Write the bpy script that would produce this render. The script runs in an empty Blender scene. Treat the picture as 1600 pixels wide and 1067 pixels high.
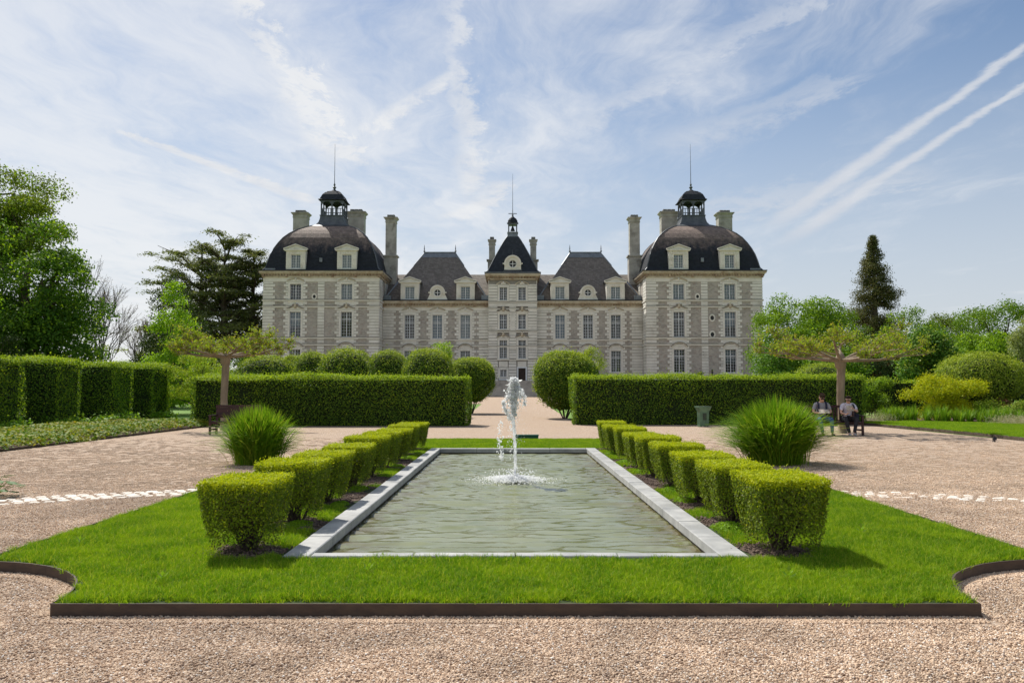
import bpy, bmesh, math, random
import numpy as np
from mathutils import Vector, Matrix

R = math.radians
SC = bpy.context.scene
COL = SC.collection
rng = np.random.default_rng(7)
random.seed(7)

# ------------------------------------------------------------------ camera
cam_d = bpy.data.cameras.new('camera')
cam = bpy.data.objects.new('camera', cam_d)
COL.objects.link(cam)
cam.location = (0, 0, 1.5)
cam.rotation_euler = (R(90 + 3.325), 0, 0)
cam_d.sensor_width = 36
cam_d.lens = 29.25
cam_d.clip_start = 0.1
cam_d.clip_end = 6000
SC.camera = cam

# ------------------------------------------------------------------ view, sun
SC.view_settings.view_transform = 'Standard'
SC.view_settings.look = 'None'
SC.view_settings.exposure = 0.42
SC.view_settings.gamma = 1
SC.view_settings.use_curve_mapping = False
SC.cycles.max_bounces = 6
SC.cycles.diffuse_bounces = 4
SC.cycles.glossy_bounces = 3
SC.cycles.transmission_bounces = 4
SC.cycles.transparent_max_bounces = 16
SC.cycles.caustics_reflective = False
SC.cycles.caustics_refractive = False
SC.cycles.use_adaptive_sampling = True
SC.cycles.adaptive_threshold = 0.012

SUN_DIR = Vector((-0.44, 0.70, 1.02)).normalized()      # towards the sun
SUN_EL = math.asin(SUN_DIR.z)
SUN_AZ = math.atan2(SUN_DIR.x, SUN_DIR.y)               # clockwise from +Y
sun_d = bpy.data.lights.new('sun', 'SUN')
sun_d.energy = 4.4
sun_d.angle = R(0.6)
sun_d.color = (1.0, 0.95, 0.86)
sun = bpy.data.objects.new('sun', sun_d)
COL.objects.link(sun)
sun.rotation_euler = SUN_DIR.to_track_quat('Z', 'Y').to_euler()


# ------------------------------------------------------------------ node expression helper
class Ex:
    """a socket with arithmetic that makes Math nodes"""
    def __init__(s, nt, sock):
        s.nt, s.k = nt, sock

    def _op(s, op, *a):
        n = s.nt.nodes.new('ShaderNodeMath')
        n.operation = op
        for i, v in enumerate((s,) + a):
            if isinstance(v, Ex):
                s.nt.links.new(v.k, n.inputs[i])
            else:
                n.inputs[i].default_value = v
        return Ex(s.nt, n.outputs[0])

    def __add__(s, o): return s._op('ADD', o)
    def __sub__(s, o): return s._op('SUBTRACT', o)
    def __mul__(s, o): return s._op('MULTIPLY', o)
    def __truediv__(s, o): return s._op('DIVIDE', o)
    def mx(s, o): return s._op('MAXIMUM', o)
    def mn(s, o): return s._op('MINIMUM', o)
    def ab(s): return s._op('ABSOLUTE')
    def pw(s, o): return s._op('POWER', o)

    def ss(s, a, b, lo=0.0, hi=1.0):
        n = s.nt.nodes.new('ShaderNodeMapRange')
        n.interpolation_type = 'SMOOTHSTEP'
        s.nt.links.new(s.k, n.inputs['Value'])
        n.inputs['From Min'].default_value = a
        n.inputs['From Max'].default_value = b
        n.inputs['To Min'].default_value = lo
        n.inputs['To Max'].default_value = hi
        return Ex(s.nt, n.outputs[0])


def noise(nt, vec, scale, detail=4, rough=0.5, dist=0.0):
    n = nt.nodes.new('ShaderNodeTexNoise')
    n.inputs['Scale'].default_value = scale
    n.inputs['Detail'].default_value = detail
    n.inputs['Roughness'].default_value = rough
    n.inputs['Distortion'].default_value = dist
    if vec is not None:
        nt.links.new(vec, n.inputs['Vector'])
    return Ex(nt, n.outputs['Fac'])


def combine(nt, x, y, z=0.0):
    n = nt.nodes.new('ShaderNodeCombineXYZ')
    for i, v in enumerate((x, y, z)):
        if isinstance(v, Ex):
            nt.links.new(v.k, n.inputs[i])
        else:
            n.inputs[i].default_value = v
    return n.outputs[0]


def mixc(nt, fac, a, b, blend='MIX'):
    n = nt.nodes.new('ShaderNodeMix')
    n.data_type = 'RGBA'
    n.blend_type = blend
    for k, v in ((0, fac), (6, a), (7, b)):
        if isinstance(v, Ex):
            nt.links.new(v.k, n.inputs[k])
        elif isinstance(v, bpy.types.NodeSocket):
            nt.links.new(v, n.inputs[k])
        elif k == 0:
            n.inputs[k].default_value = v
        else:
            n.inputs[k].default_value = (v[0], v[1], v[2], 1)
    return n.outputs[2]


# ------------------------------------------------------------------ sky: Nishita air, thin high cloud as a sheet at one altitude
def sky():
    w = bpy.data.worlds.new('World')
    SC.world = w
    w.use_nodes = True
    nt = w.node_tree
    nt.nodes.clear()
    out = nt.nodes.new('ShaderNodeOutputWorld')
    st = nt.nodes.new('ShaderNodeTexSky')
    st.sky_type = 'NISHITA'
    st.sun_disc = False
    st.sun_elevation = SUN_EL
    st.sun_rotation = SUN_AZ
    st.air_density = 1.1
    st.dust_density = 0.6
    st.ozone_density = 3.0
    bg = nt.nodes.new('ShaderNodeBackground')
    bg.inputs['Strength'].default_value = 0.075
    nt.links.new(st.outputs[0], bg.inputs['Color'])
    tc = nt.nodes.new('ShaderNodeTexCoord')
    sp = nt.nodes.new('ShaderNodeSeparateXYZ')
    nt.links.new(tc.outputs['Generated'], sp.inputs[0])
    x, y, z = (Ex(nt, sp.outputs[i]) for i in range(3))
    zc = z.mx(0.03) + 0.02
    u, v = x / zc, y / zc

    def uv(px, py):                       # a direction of the sky, as a point of the cloud sheet
        T = R(3.325)
        up = 533.5 - py
        d = Vector((px - 800, 1300 * math.cos(T) - up * math.sin(T), 1300 * math.sin(T) + up * math.cos(T))).normalized()
        return d.x / (d.z + 0.02), d.y / (d.z + 0.02)

    # wisps run along the wind, away from the viewer
    wa = noise(nt, combine(nt, u * 0.9, v * 0.9), 1.3, 3, 0.55)
    warp = (wa - 0.5)
    n1 = noise(nt, combine(nt, u * 1.05 + warp * 1.2, v * 0.42 + warp * 0.8), 1.0, 7, 0.6, 0.3)
    n2 = noise(nt, combine(nt, u * 3.2 + warp * 1.6, v * 1.0, 4.0), 1.0, 8, 0.68, 0.4)
    n3 = noise(nt, combine(nt, u * 0.35, v * 0.3, 9.0), 1.0, 2, 0.5)
    fine = noise(nt, combine(nt, u * 9 + warp * 4, v * 6, 2.0), 1.0, 6, 0.7)
    side = (u * -1.0).ss(-2.6, 1.7)                     # thicker towards the sun's side
    dens = n1 * 0.62 + n2 * 0.42 + n3 * 0.3 + side * 0.27
    base = dens.ss(0.68, 1.02)

    def streak(p0, p1, w0, amp, k, rag=0.5, w1=None):
        (a, b), (c, d) = uv(*p0), uv(*p1)
        L = math.hypot(c - a, d - b)
        tx, ty = (c - a) / L, (d - b) / L
        du, dv = u - a, v - b
        al = (du * tx + dv * ty) / L
        ac = du * (-ty) + dv * tx
        ac = ac + (wa - 0.5) * (w0 * 2.0 * rag) + (fine - 0.5) * (w0 * 2.6 * rag) + (n2 - 0.5) * (w0 * 2.5 * rag)
        wid = al.ss(0, 1) * ((w1 or w0) - w0) + w0
        m = (ac.ab() / wid).ss(1.0, 0.1)
        ends = al.ss(-0.12, 0.08) * al.ss(1.25, 0.8)
        return m * ends * amp * (fine.ss(.32, .62) * 0.45 + n2.ss(.35, .65) * 0.35 + 0.52) if k else m * ends * amp

    s = None
    for a in (((1640, 48), (1220, 345), 0.030, .85, 0, 0.9, 0.12),
              ((1640, 106), (1248, 366), 0.030, .85, 0, 0.9, 0.12),
              ((360, -40), (540, 265), 0.11, .85, 1, 1.2, 0.24),
              ((722, -20), (742, 330), 0.075, .78, 1, 1.2, 0.17),
              ((740, 100), (560, 215), 0.06, 0.75, 1, 0.8, 0.16),
              ((1330, -30), (860, 218), 0.10, 0.48, 1, 1.1, 0.18),
              ((180, 205), (500, 318), 0.06, 0.95, 1, 0.6, 0.14),
              ((1330, 120), (1040, 235), 0.1, 0.4, 1, 1.2, 0.3),
              ((800, 285), (700, 345), 0.12, 0.8, 1, 0.8, 0.22),
              ((1450, 280), (1080, 330), 0.3, 0.45, 1, 1.2, 0.4)):
        m = streak(*a)
        s = m if s is None else s.mx(m)
    cov = (base * 0.74).mx(s) + base * s * 0.12
    veil = z.ss(0.42, 0.02, 0.0, 0.80)                 # the sheet thickens towards the horizon
    cov = (cov + veil - cov * veil).mn(0.97)
    cov = cov * z.ss(-0.01, 0.02)
    bc = nt.nodes.new('ShaderNodeBackground')
    bc.inputs['Strength'].default_value = 0.1
    cc = mixc(nt, base, (4.9, 5.15, 5.6), (6.4, 6.5, 6.65))
    nt.links.new(cc, bc.inputs['Color'])
    mx = nt.nodes.new('ShaderNodeMixShader')
    nt.links.new(cov.k, mx.inputs[0])
    nt.links.new(bg.outputs[0], mx.inputs[1])
    nt.links.new(bc.outputs[0], mx.inputs[2])
    nt.links.new(mx.outputs[0], out.inputs[0])


sky()


# ------------------------------------------------------------------ materials
def newmat(name):
    m = bpy.data.materials.new(name)
    m.use_nodes = True
    nt = m.node_tree
    b = nt.nodes['Principled BSDF']
    return m, nt, b


def coord(nt, scale=(1, 1, 1)):
    tc = nt.nodes.new('ShaderNodeTexCoord')
    mp = nt.nodes.new('ShaderNodeMapping')
    mp.inputs['Scale'].default_value = scale
    nt.links.new(tc.outputs['Object'], mp.inputs['Vector'])
    return mp.outputs[0]


def bump(nt, b, h, strength, dist=0.02):
    n = nt.nodes.new('ShaderNodeBump')
    n.inputs['Strength'].default_value = strength
    n.inputs['Distance'].default_value = dist
    nt.links.new(h.k, n.inputs['Height'])
    nt.links.new(n.outputs[0], b.inputs['Normal'])


def pmat(name, c1, c2, scale=3.0, rough=0.85, bs=0.3, bscale=30.0, bd=0.01, stain=None, sscale=0.6, stretch=(1, 1, 1), metal=0.0, spec=0.3, island=0.0):
    m, nt, b = newmat(name)
    co = coord(nt, stretch)
    f = noise(nt, co, scale, 5, 0.6).ss(0.32, 0.68)
    c = mixc(nt, f, c1, c2)
    if stain:
        g = noise(nt, co, sscale, 6, 0.7, 0.3).ss(0.5, 0.72)
        c = mixc(nt, g * 0.75, c, stain)
    if island:
        gi = nt.nodes.new('ShaderNodeNewGeometry')
        r_ = Ex(nt, gi.outputs['Random Per Island'])
        k = r_ * island + (1 - island * 0.5)
        c = mixc(nt, 1.0, c, combine(nt, k, k, k), 'MULTIPLY')
    nt.links.new(c, b.inputs['Base Color'])
    b.inputs['Roughness'].default_value = rough
    b.inputs['Metallic'].default_value = metal
    b.inputs['Specular IOR Level'].default_value = spec
    if bs:
        bump(nt, b, noise(nt, co, bscale, 4, 0.6), bs, bd)
    return m


def leafmat(name, c1, c2, c3=None, trans=0.35, vscale=1.2, rough=0.6, world=False, gain=1.55, patch=.3):
    """leaf colour varies leaf by leaf (island) and softly over the plant"""
    m, nt, b = newmat(name)
    wr, wg, wb = gain * 1.12, gain, gain * .8
    c1, c2 = ((c[0] * wr, c[1] * wg, c[2] * wb) for c in (c1, c2))
    if c3:
        c3 = (c3[0] * wr, c3[1] * wg, c3[2] * wb)
    g = nt.nodes.new('ShaderNodeNewGeometry')
    co = g.outputs['Position'] if world else coord(nt)
    ri = Ex(nt, g.outputs['Random Per Island'])
    f = noise(nt, co, vscale, 3, 0.5).ss(0.35, 0.65)
    c = mixc(nt, ri * (1 - patch) + f * patch, c1, c2)
    if c3:
        c = mixc(nt, ri.pw(4.0) * 0.8, c, c3)
    nt.links.new(c, b.inputs['Base Color'])
    b.inputs['Roughness'].default_value = rough
    b.inputs['Specular IOR Level'].default_value = 0.16
    tr = nt.nodes.new('ShaderNodeBsdfTranslucent')
    tcol = mixc(nt, 1.0, c, (1.25, 1.2, 0.55), 'MULTIPLY')
    nt.links.new(tcol, tr.inputs['Color'])
    mx = nt.nodes.new('ShaderNodeMixShader')
    mx.inputs[0].default_value = trans
    nt.links.new(b.outputs[0], mx.inputs[1])
    nt.links.new(tr.outputs[0], mx.inputs[2])
    nt.links.new(mx.outputs[0], nt.nodes['Material Output'].inputs[0])
    return m


M = {}
M['stone'] = pmat('white_stone', (0.77, 0.75, 0.69), (0.68, 0.66, 0.605), 0.9, 0.85, 0.25, 18, 0.02, stain=(0.44, 0.41, 0.35), sscale=0.35, island=0.16)
M['stone_plain'] = pmat('dressed_stone', (0.77, 0.745, 0.68), (0.69, 0.665, 0.60), 1.2, 0.85, 0.2, 18, 0.02, stain=(0.52, 0.48, 0.41), sscale=0.5)
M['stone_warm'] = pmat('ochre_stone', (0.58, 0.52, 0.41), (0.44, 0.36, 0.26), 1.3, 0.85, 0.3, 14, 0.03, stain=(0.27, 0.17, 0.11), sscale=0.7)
M['dark_stone'] = pmat('dark_band_stone', (0.24, 0.215, 0.18), (0.36, 0.32, 0.26), 1.0, 0.9, 0.3, 14, 0.03, stain=(0.16, 0.14, 0.12), sscale=.6)  # darker stone for string course lips and hood arches
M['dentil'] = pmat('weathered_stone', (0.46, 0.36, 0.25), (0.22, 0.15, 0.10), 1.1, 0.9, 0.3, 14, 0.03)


def rubble_mat():
    m, nt, b = newmat('rubble_panel')
    co = coord(nt, (1, 1, 1.7))
    v = nt.nodes.new('ShaderNodeTexVoronoi')
    v.inputs['Scale'].default_value = 3.4
    nt.links.new(co, v.inputs['Vector'])
    sp = nt.nodes.new('ShaderNodeSeparateColor')
    nt.links.new(v.outputs['Color'], sp.inputs[0])
    r_ = Ex(nt, sp.outputs[0])
    c = mixc(nt, r_, (0.45, 0.415, 0.365), (0.27, 0.25, 0.225))
    n = noise(nt, co, 0.5, 5, 0.65).ss(0.3, 0.7)
    c = mixc(nt, n * 0.6, c, (0.50, 0.46, 0.41))
    r2 = Ex(nt, sp.outputs[1]).ss(0.8, 0.95)
    c = mixc(nt, r2 * 0.22, c, (0.30, 0.18, 0.14))
    nt.links.new(c, b.inputs['Base Color'])
    b.inputs['Roughness'].default_value = 0.95
    bump(nt, b, Ex(nt, v.outputs['Distance']) * -1.0 + noise(nt, co, 12, 4), 0.5, 0.04)
    return m


M['rubble'] = rubble_mat()
M['stone_joint'] = pmat('dark_joint_mortar', (0.30, 0.28, 0.25), (0.22, 0.205, 0.18), 1.2, 0.95, 0.2, 18, 0.02)  # dark mortar behind the central stone courses


def slate_mat(name, dark, brown, z0, z1, amount=1.0):
    """slate with rusty lichen growing on the flatter upper slopes (height in the building's own metres)"""
    m, nt, b = newmat(name)
    co = coord(nt)
    sp = nt.nodes.new('ShaderNodeSeparateXYZ')
    nt.links.new(co, sp.inputs[0])
    z = Ex(nt, sp.outputs[2])
    x = Ex(nt, sp.outputs[0])
    run = noise(nt, combine(nt, x * 1.7, Ex(nt, sp.outputs[1]) * 1.7, z * 0.18), 1.0, 5, 0.65)
    g = noise(nt, co, 3.0, 5, 0.7)
    h = z + (run - 0.5) * 4.5 + (g - 0.5) * 1.2
    f = h.ss(z0, z1) * amount
    v = nt.nodes.new('ShaderNodeTexBrick')
    v.inputs['Scale'].default_value = 1.0
    v.inputs['Brick Width'].default_value = 0.34
    v.inputs['Row Height'].default_value = 0.2
    v.inputs['Mortar Size'].default_value = 0.012
    v.inputs['Color1'].default_value = (0.75, 0.75, 0.75, 1)
    v.inputs['Color2'].default_value = (1.2, 1.2, 1.2, 1)
    v.inputs['Mortar'].default_value = (0.6, 0.6, 0.6, 1)
    nt.links.new(combine(nt, x + Ex(nt, sp.outputs[1]), z), v.inputs['Vector'])
    c = mixc(nt, f, dark, brown)
    c = mixc(nt, g.ss(0.55, 0.75) * f * 0.7, c, (brown[0] * 1.7, brown[1] * 1.75, brown[2] * 1.7))
    c = mixc(nt, 1.0, c, v.outputs['Color'], 'MULTIPLY')
    nt.links.new(c, b.inputs['Base Color'])
    b.inputs['Roughness'].default_value = 0.75
    b.inputs['Specular IOR Level'].default_value = 0.25
    bump(nt, b, Ex(nt, v.outputs['Fac']) * -1.0 + g * 0.6, 0.4, 0.03)
    return m


M['slate_dome'] = slate_mat('dome_slate', (0.021, 0.025, 0.034), (0.22, 0.165, 0.14), 20.0, 23.6)
M['slate_wing'] = slate_mat('lichened_slate', (0.060, 0.056, 0.058), (0.19, 0.165, 0.150), 9.0, 17.5)
M['slate_back'] = slate_mat('pale_slate', (0.17, 0.145, 0.12), (0.22, 0.19, 0.16), 12.0, 19.0)
M['slate_dark'] = slate_mat('blue_black_slate', (0.026, 0.031, 0.041), (0.055, 0.058, 0.065), 19.0, 26.0)
M['lead'] = pmat('lead_sheet', (0.075, 0.085, 0.10), (0.12, 0.13, 0.145), 1.5, 0.5, 0.15, 8, 0.01, metal=0.3, spec=0.5)
M['lead_pale'] = pmat('bleached_lead', (0.22, 0.24, 0.27), (0.15, 0.17, 0.19), 1.5, 0.5, 0.15, 8, 0.01, metal=0.3, spec=0.5)
M['gutter'] = pmat('dark_gutter', (0.018, 0.02, 0.026), (0.03, 0.03, 0.035), 2, 0.5, 0.1, 8)
M['chimney'] = pmat('chimney_stone', (0.50, 0.475, 0.43), (0.36, 0.34, 0.305), 1.2, 0.9, 0.3, 14, 0.03, stain=(0.17, 0.15, 0.13), sscale=0.6)
M['chimney_dark'] = pmat('sooty_stone', (0.22, 0.21, 0.19), (0.13, 0.12, 0.115), 1.6, 0.9, 0.3, 14, 0.03)
M['winframe'] = pmat('pale_blue_grey_paint', (0.68, 0.70, 0.71), (0.60, 0.63, 0.65), 2, 0.5, 0.05, 20)
M['blind'] = pmat('white_blind', (0.46, 0.49, 0.50), (0.36, 0.40, 0.42), 0.7, 0.8, 0.0)
M['blind_blue'] = pmat('blue_grey_blind', (0.30, 0.36, 0.42), (0.24, 0.30, 0.36), 0.7, 0.8, 0.0)
M['curtain'] = pmat('tan_curtain', (0.16, 0.13, 0.10), (0.07, 0.05, 0.04), 1.7, 0.9, 0.0, stretch=(3, 3, 0.3))
M['door'] = pmat('dark_wood_door', (0.045, 0.03, 0.022), (0.03, 0.02, 0.016), 3, 0.6, 0.2, 20)
M['step'] = pmat('worn_step_stone', (0.60, 0.54, 0.47), (0.46, 0.41, 0.36), 1.5, 0.9, 0.3, 20, stain=(0.2, 0.18, 0.16), sscale=0.8)


def glass_mat():
    m, nt, b = newmat('window_glass')
    nt.nodes.remove(b)
    g = nt.nodes.new('ShaderNodeBsdfGlossy')
    g.inputs['Roughness'].default_value = 0.04
    g.inputs['Color'].default_value = (0.9, 0.95, 1, 1)
    t = nt.nodes.new('ShaderNodeBsdfTransparent')
    t.inputs['Color'].default_value = (0.78, 0.84, 0.86, 1)
    fr = nt.nodes.new('ShaderNodeFresnel')
    fr.inputs['IOR'].default_value = 1.6
    bp = nt.nodes.new('ShaderNodeBump')
    bp.inputs['Strength'].default_value = 0.25
    bp.inputs['Distance'].default_value = 0.01
    nt.links.new(noise(nt, coord(nt), 3.5, 2).k, bp.inputs['Height'])
    nt.links.new(bp.outputs[0], g.inputs['Normal'])
    mx = nt.nodes.new('ShaderNodeMixShader')
    nt.links.new(fr.outputs[0], mx.inputs[0])
    nt.links.new(t.outputs[0], mx.inputs[1])
    nt.links.new(g.outputs[0], mx.inputs[2])
    nt.links.new(mx.outputs[0], nt.nodes['Material Output'].inputs[0])
    return m


M['glass'] = glass_mat()


# ------------------------------------------------------------------ object helpers
def tag(o, label=None, cat=None, group=None, kind=None):
    for k, v in (('label', label), ('category', cat), ('group', group), ('kind', kind)):
        if v:
            o[k] = v
    return o


def link(o, parent=None):
    COL.objects.link(o)
    if parent is not None:
        o.parent = parent
    return o


def empty(name, loc=(0, 0, 0), rz=0.0, **kw):
    o = bpy.data.objects.new(name, None)
    o.empty_display_size = 0.2
    o.location = loc
    o.rotation_euler = (0, 0, rz)
    link(o)
    return tag(o, **kw)


def absloc(o):
    v = Vector((0, 0, 0))
    while o is not None:
        v += o.location
        o = o.parent
    return v


def npmesh(name, verts, faces, mats, midx=None, smooth=False):
    """verts (n,3), faces (m,k) numpy"""
    me = bpy.data.meshes.new(name)
    verts = np.asarray(verts, dtype=np.float32)
    faces = np.asarray(faces, dtype=np.int32)
    k = faces.shape[1]
    me.vertices.add(len(verts))
    me.vertices.foreach_set('co', verts.ravel())
    me.loops.add(faces.size)
    me.loops.foreach_set('vertex_index', faces.ravel())
    me.polygons.add(len(faces))
    me.polygons.foreach_set('loop_start', np.arange(0, faces.size, k, dtype=np.int32))
    for mm in (mats if isinstance(mats, (list, tuple)) else [mats]):
        me.materials.append(mm)
    if midx is not None:
        me.polygons.foreach_set('material_index', np.asarray(midx, dtype=np.int32))
    if smooth:
        me.polygons.foreach_set('use_smooth', np.ones(len(faces), dtype=bool))
    me.update(calc_edges=True)
    return me


def obj(name, me, parent=None, loc=None, world=False):
    """world=True: the mesh is in world metres, moved into the parent's frame"""
    o = bpy.data.objects.new(name, me)
    if world and parent is not None:
        off = absloc(parent)
        me.transform(Matrix.Translation(-off))
    if loc is not None:
        o.location = loc
    return link(o, parent)


class MB:
    """collects shapes, builds one mesh object"""
    def __init__(s):
        s.v, s.f, s.m = [], [], []
        s.T = None
        s.cur = 0

    def add(s, vs, fs):
        n = len(s.v)
        if s.T is not None:
            vs = [tuple(s.T @ Vector(p)) for p in vs]
        s.v.extend(vs)
        s.f.extend([tuple(i + n for i in f) for f in fs])
        s.m.extend([s.cur] * len(fs))
        return s

    def box(s, x0, x1, y0, y1, z0, z1):
        return s.add([(x0, y0, z0), (x1, y0, z0), (x1, y1, z0), (x0, y1, z0), (x0, y0, z1), (x1, y0, z1), (x1, y1, z1), (x0, y1, z1)],
                     [(0, 3, 2, 1), (4, 5, 6, 7), (0, 1, 5, 4), (1, 2, 6, 5), (2, 3, 7, 6), (3, 0, 4, 7)])

    def cbox(s, c, d, ch=0.0):
        """box by centre and size"""
        return s.box(c[0] - d[0] / 2, c[0] + d[0] / 2, c[1] - d[1] / 2, c[1] + d[1] / 2, c[2] - d[2] / 2, c[2] + d[2] / 2)

    def frustum(s, cx, cy, z0, z1, a0, b0, a1, b1):
        """rectangular frustum, half sizes a (x) and b (y)"""
        return s.add([(cx - a0, cy - b0, z0), (cx + a0, cy - b0, z0), (cx + a0, cy + b0, z0), (cx - a0, cy + b0, z0),
                      (cx - a1, cy - b1, z1), (cx + a1, cy - b1, z1), (cx + a1, cy + b1, z1), (cx - a1, cy + b1, z1)],
                     [(0, 3, 2, 1), (4, 5, 6, 7), (0, 1, 5, 4), (1, 2, 6, 5), (2, 3, 7, 6), (3, 0, 4, 7)])

    def profile_square(s, cx, cy, prof, ky=1.0):
        """square-plan solid from (half width, z) pairs"""
        n = len(prof)
        vs, fs = [], []
        for w, z in prof:
            vs += [(cx - w, cy - w * ky, z), (cx + w, cy - w * ky, z), (cx + w, cy + w * ky, z), (cx - w, cy + w * ky, z)]
        for i in range(n - 1):
            for k in range(4):
                a, b = i * 4 + k, i * 4 + (k + 1) % 4
                fs.append((a, b, b + 4, a + 4))
        fs += [(3, 2, 1, 0), tuple(4 * (n - 1) + k for k in range(4))]
        return s.add(vs, fs)

    def lathe(s, cx, cy, prof, n=12):
        vs, fs = [], []
        for r, z in prof:
            for k in range(n):
                a = 2 * math.pi * k / n
                vs.append((cx + r * math.cos(a), cy + r * math.sin(a), z))
        for i in range(len(prof) - 1):
            for k in range(n):
                a, b = i * n + k, i * n + (k + 1) % n
                fs.append((a, b, b + n, a + n))
        fs += [tuple(range(n - 1, -1, -1)), tuple((len(prof) - 1) * n + k for k in range(n))]
        return s.add(vs, fs)

    def tube(s, pts, rad, n=6, caps=True):
        pts = [Vector(p) for p in pts]
        rr = rad if isinstance(rad, (list, tuple)) else [rad] * len(pts)
        vs, fs = [], []
        for i, p in enumerate(pts):
            t = (pts[min(i + 1, len(pts) - 1)] - pts[max(i - 1, 0)])
            t = t.normalized() if t.length > 1e-9 else Vector((0, 0, 1))
            ref = Vector((0, 0, 1)) if abs(t.z) < 0.9 else Vector((1, 0, 0))
            a = t.cross(ref).normalized()
            b = t.cross(a)
            for k in range(n):
                q = p + (a * math.cos(2 * math.pi * k / n) + b * math.sin(2 * math.pi * k / n)) * rr[i]
                vs.append(tuple(q))
        for i in range(len(pts) - 1):
            for k in range(n):
                c, d = i * n + k, i * n + (k + 1) % n
                fs.append((c, d, d + n, c + n))
        if caps:
            fs += [tuple(range(n)), tuple((len(pts) - 1) * n + k for k in range(n - 1, -1, -1))]
        return s.add(vs, fs)

    def arcband(s, cx, zc, r0, r1, a0, a1, y0, y1, n=10, sq=1.0):
        """curved band in the XZ plane, extruded y0..y1"""
        vs, fs = [], []
        for i in range(n + 1):
            a = a0 + (a1 - a0) * i / n
            c, q = math.cos(a), math.sin(a)
            for r in (r0, r1):
                for y in (y0, y1):
                    vs.append((cx + r * c, y, zc + r * q * sq))
        for i in range(n):
            b = i * 4
            fs += [(b, b + 4, b + 6, b + 2), (b + 1, b + 3, b + 7, b + 5), (b + 2, b + 6, b + 7, b + 3), (b, b + 1, b + 5, b + 4)]
        fs += [(0, 2, 3, 1), (4 * n, 4 * n + 1, 4 * n + 3, 4 * n + 2)]
        return s.add(vs, fs)

    def prism(s, poly, y0, y1):
        """polygon [(x,z)] extruded along y"""
        n = len(poly)
        vs = [(x, y0, z) for x, z in poly] + [(x, y1, z) for x, z in poly]
        fs = [tuple(range(n)), tuple(range(2 * n - 1, n - 1, -1))]
        fs += [((i + 1) % n, i, i + n, (i + 1) % n + n) for i in range(n)]
        return s.add(vs, fs)

    def wall(s, x0, x1, z0, z1, Y, ops, rev=0.4):
        """front face of a wall with openings and their reveals"""
        xs = sorted({x0, x1, *[o[0] for o in ops], *[o[1] for o in ops]})
        zs = sorted({z0, z1, *[o[2] for o in ops], *[o[3] for o in ops]})
        for i in range(len(xs) - 1):
            for j in range(len(zs) - 1):
                mx_, mz_ = (xs[i] + xs[i + 1]) / 2, (zs[j] + zs[j + 1]) / 2
                if any(o[0] < mx_ < o[1] and o[2] < mz_ < o[3] for o in ops):
                    continue
                s.add([(xs[i], Y, zs[j]), (xs[i + 1], Y, zs[j]), (xs[i + 1], Y, zs[j + 1]), (xs[i], Y, zs[j + 1])], [(0, 1, 2, 3)])
        for a, b, c, d in ops:
            Z = Y + rev
            s.add([(a, Y, c), (b, Y, c), (b, Y, d), (a, Y, d), (a, Z, c), (b, Z, c), (b, Z, d), (a, Z, d)],
                  [(0, 4, 5, 1), (1, 5, 6, 2), (2, 6, 7, 3), (3, 7, 4, 0)])
        return s

    def mesh(s, name, mats, smooth=False):
        me = bpy.data.meshes.new(name)
        me.from_pydata(s.v, [], s.f)
        for mm in (mats if isinstance(mats, (list, tuple)) else [mats]):
            me.materials.append(mm)
        if any(s.m):
            me.polygons.foreach_set('material_index', s.m)
        if smooth:
            me.polygons.foreach_set('use_smooth', [True] * len(s.f))
        me.update()
        return me

    def build(s, name, mats, parent=None, world=True, smooth=False, loc=None):
        return obj(name, s.mesh(name, mats, smooth), parent, loc, world)


def copy_tree(o, parent=None):
    c = o.copy()
    link(c, parent)
    for ch in list(o.children):
        copy_tree(ch, c)
    return c

# ================================================================== the chateau
def zg(x, y):
    """height of the ground: level round the pool, rising gently to the house"""
    t = np.clip((np.asarray(y, float) - 36) / 70, 0, 1)
    return 0.55 * t * t * (3 - 2 * t) + 0.0 * np.asarray(x, float)


CX = 0.1
GZ = 0.5
EAVE = 17.95
house = empty('chateau', (CX, 118, GZ), label='long white stone chateau with two domed corner pavilions and a central tower, behind the hedges', cat='building')

_wcache = {}


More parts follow.
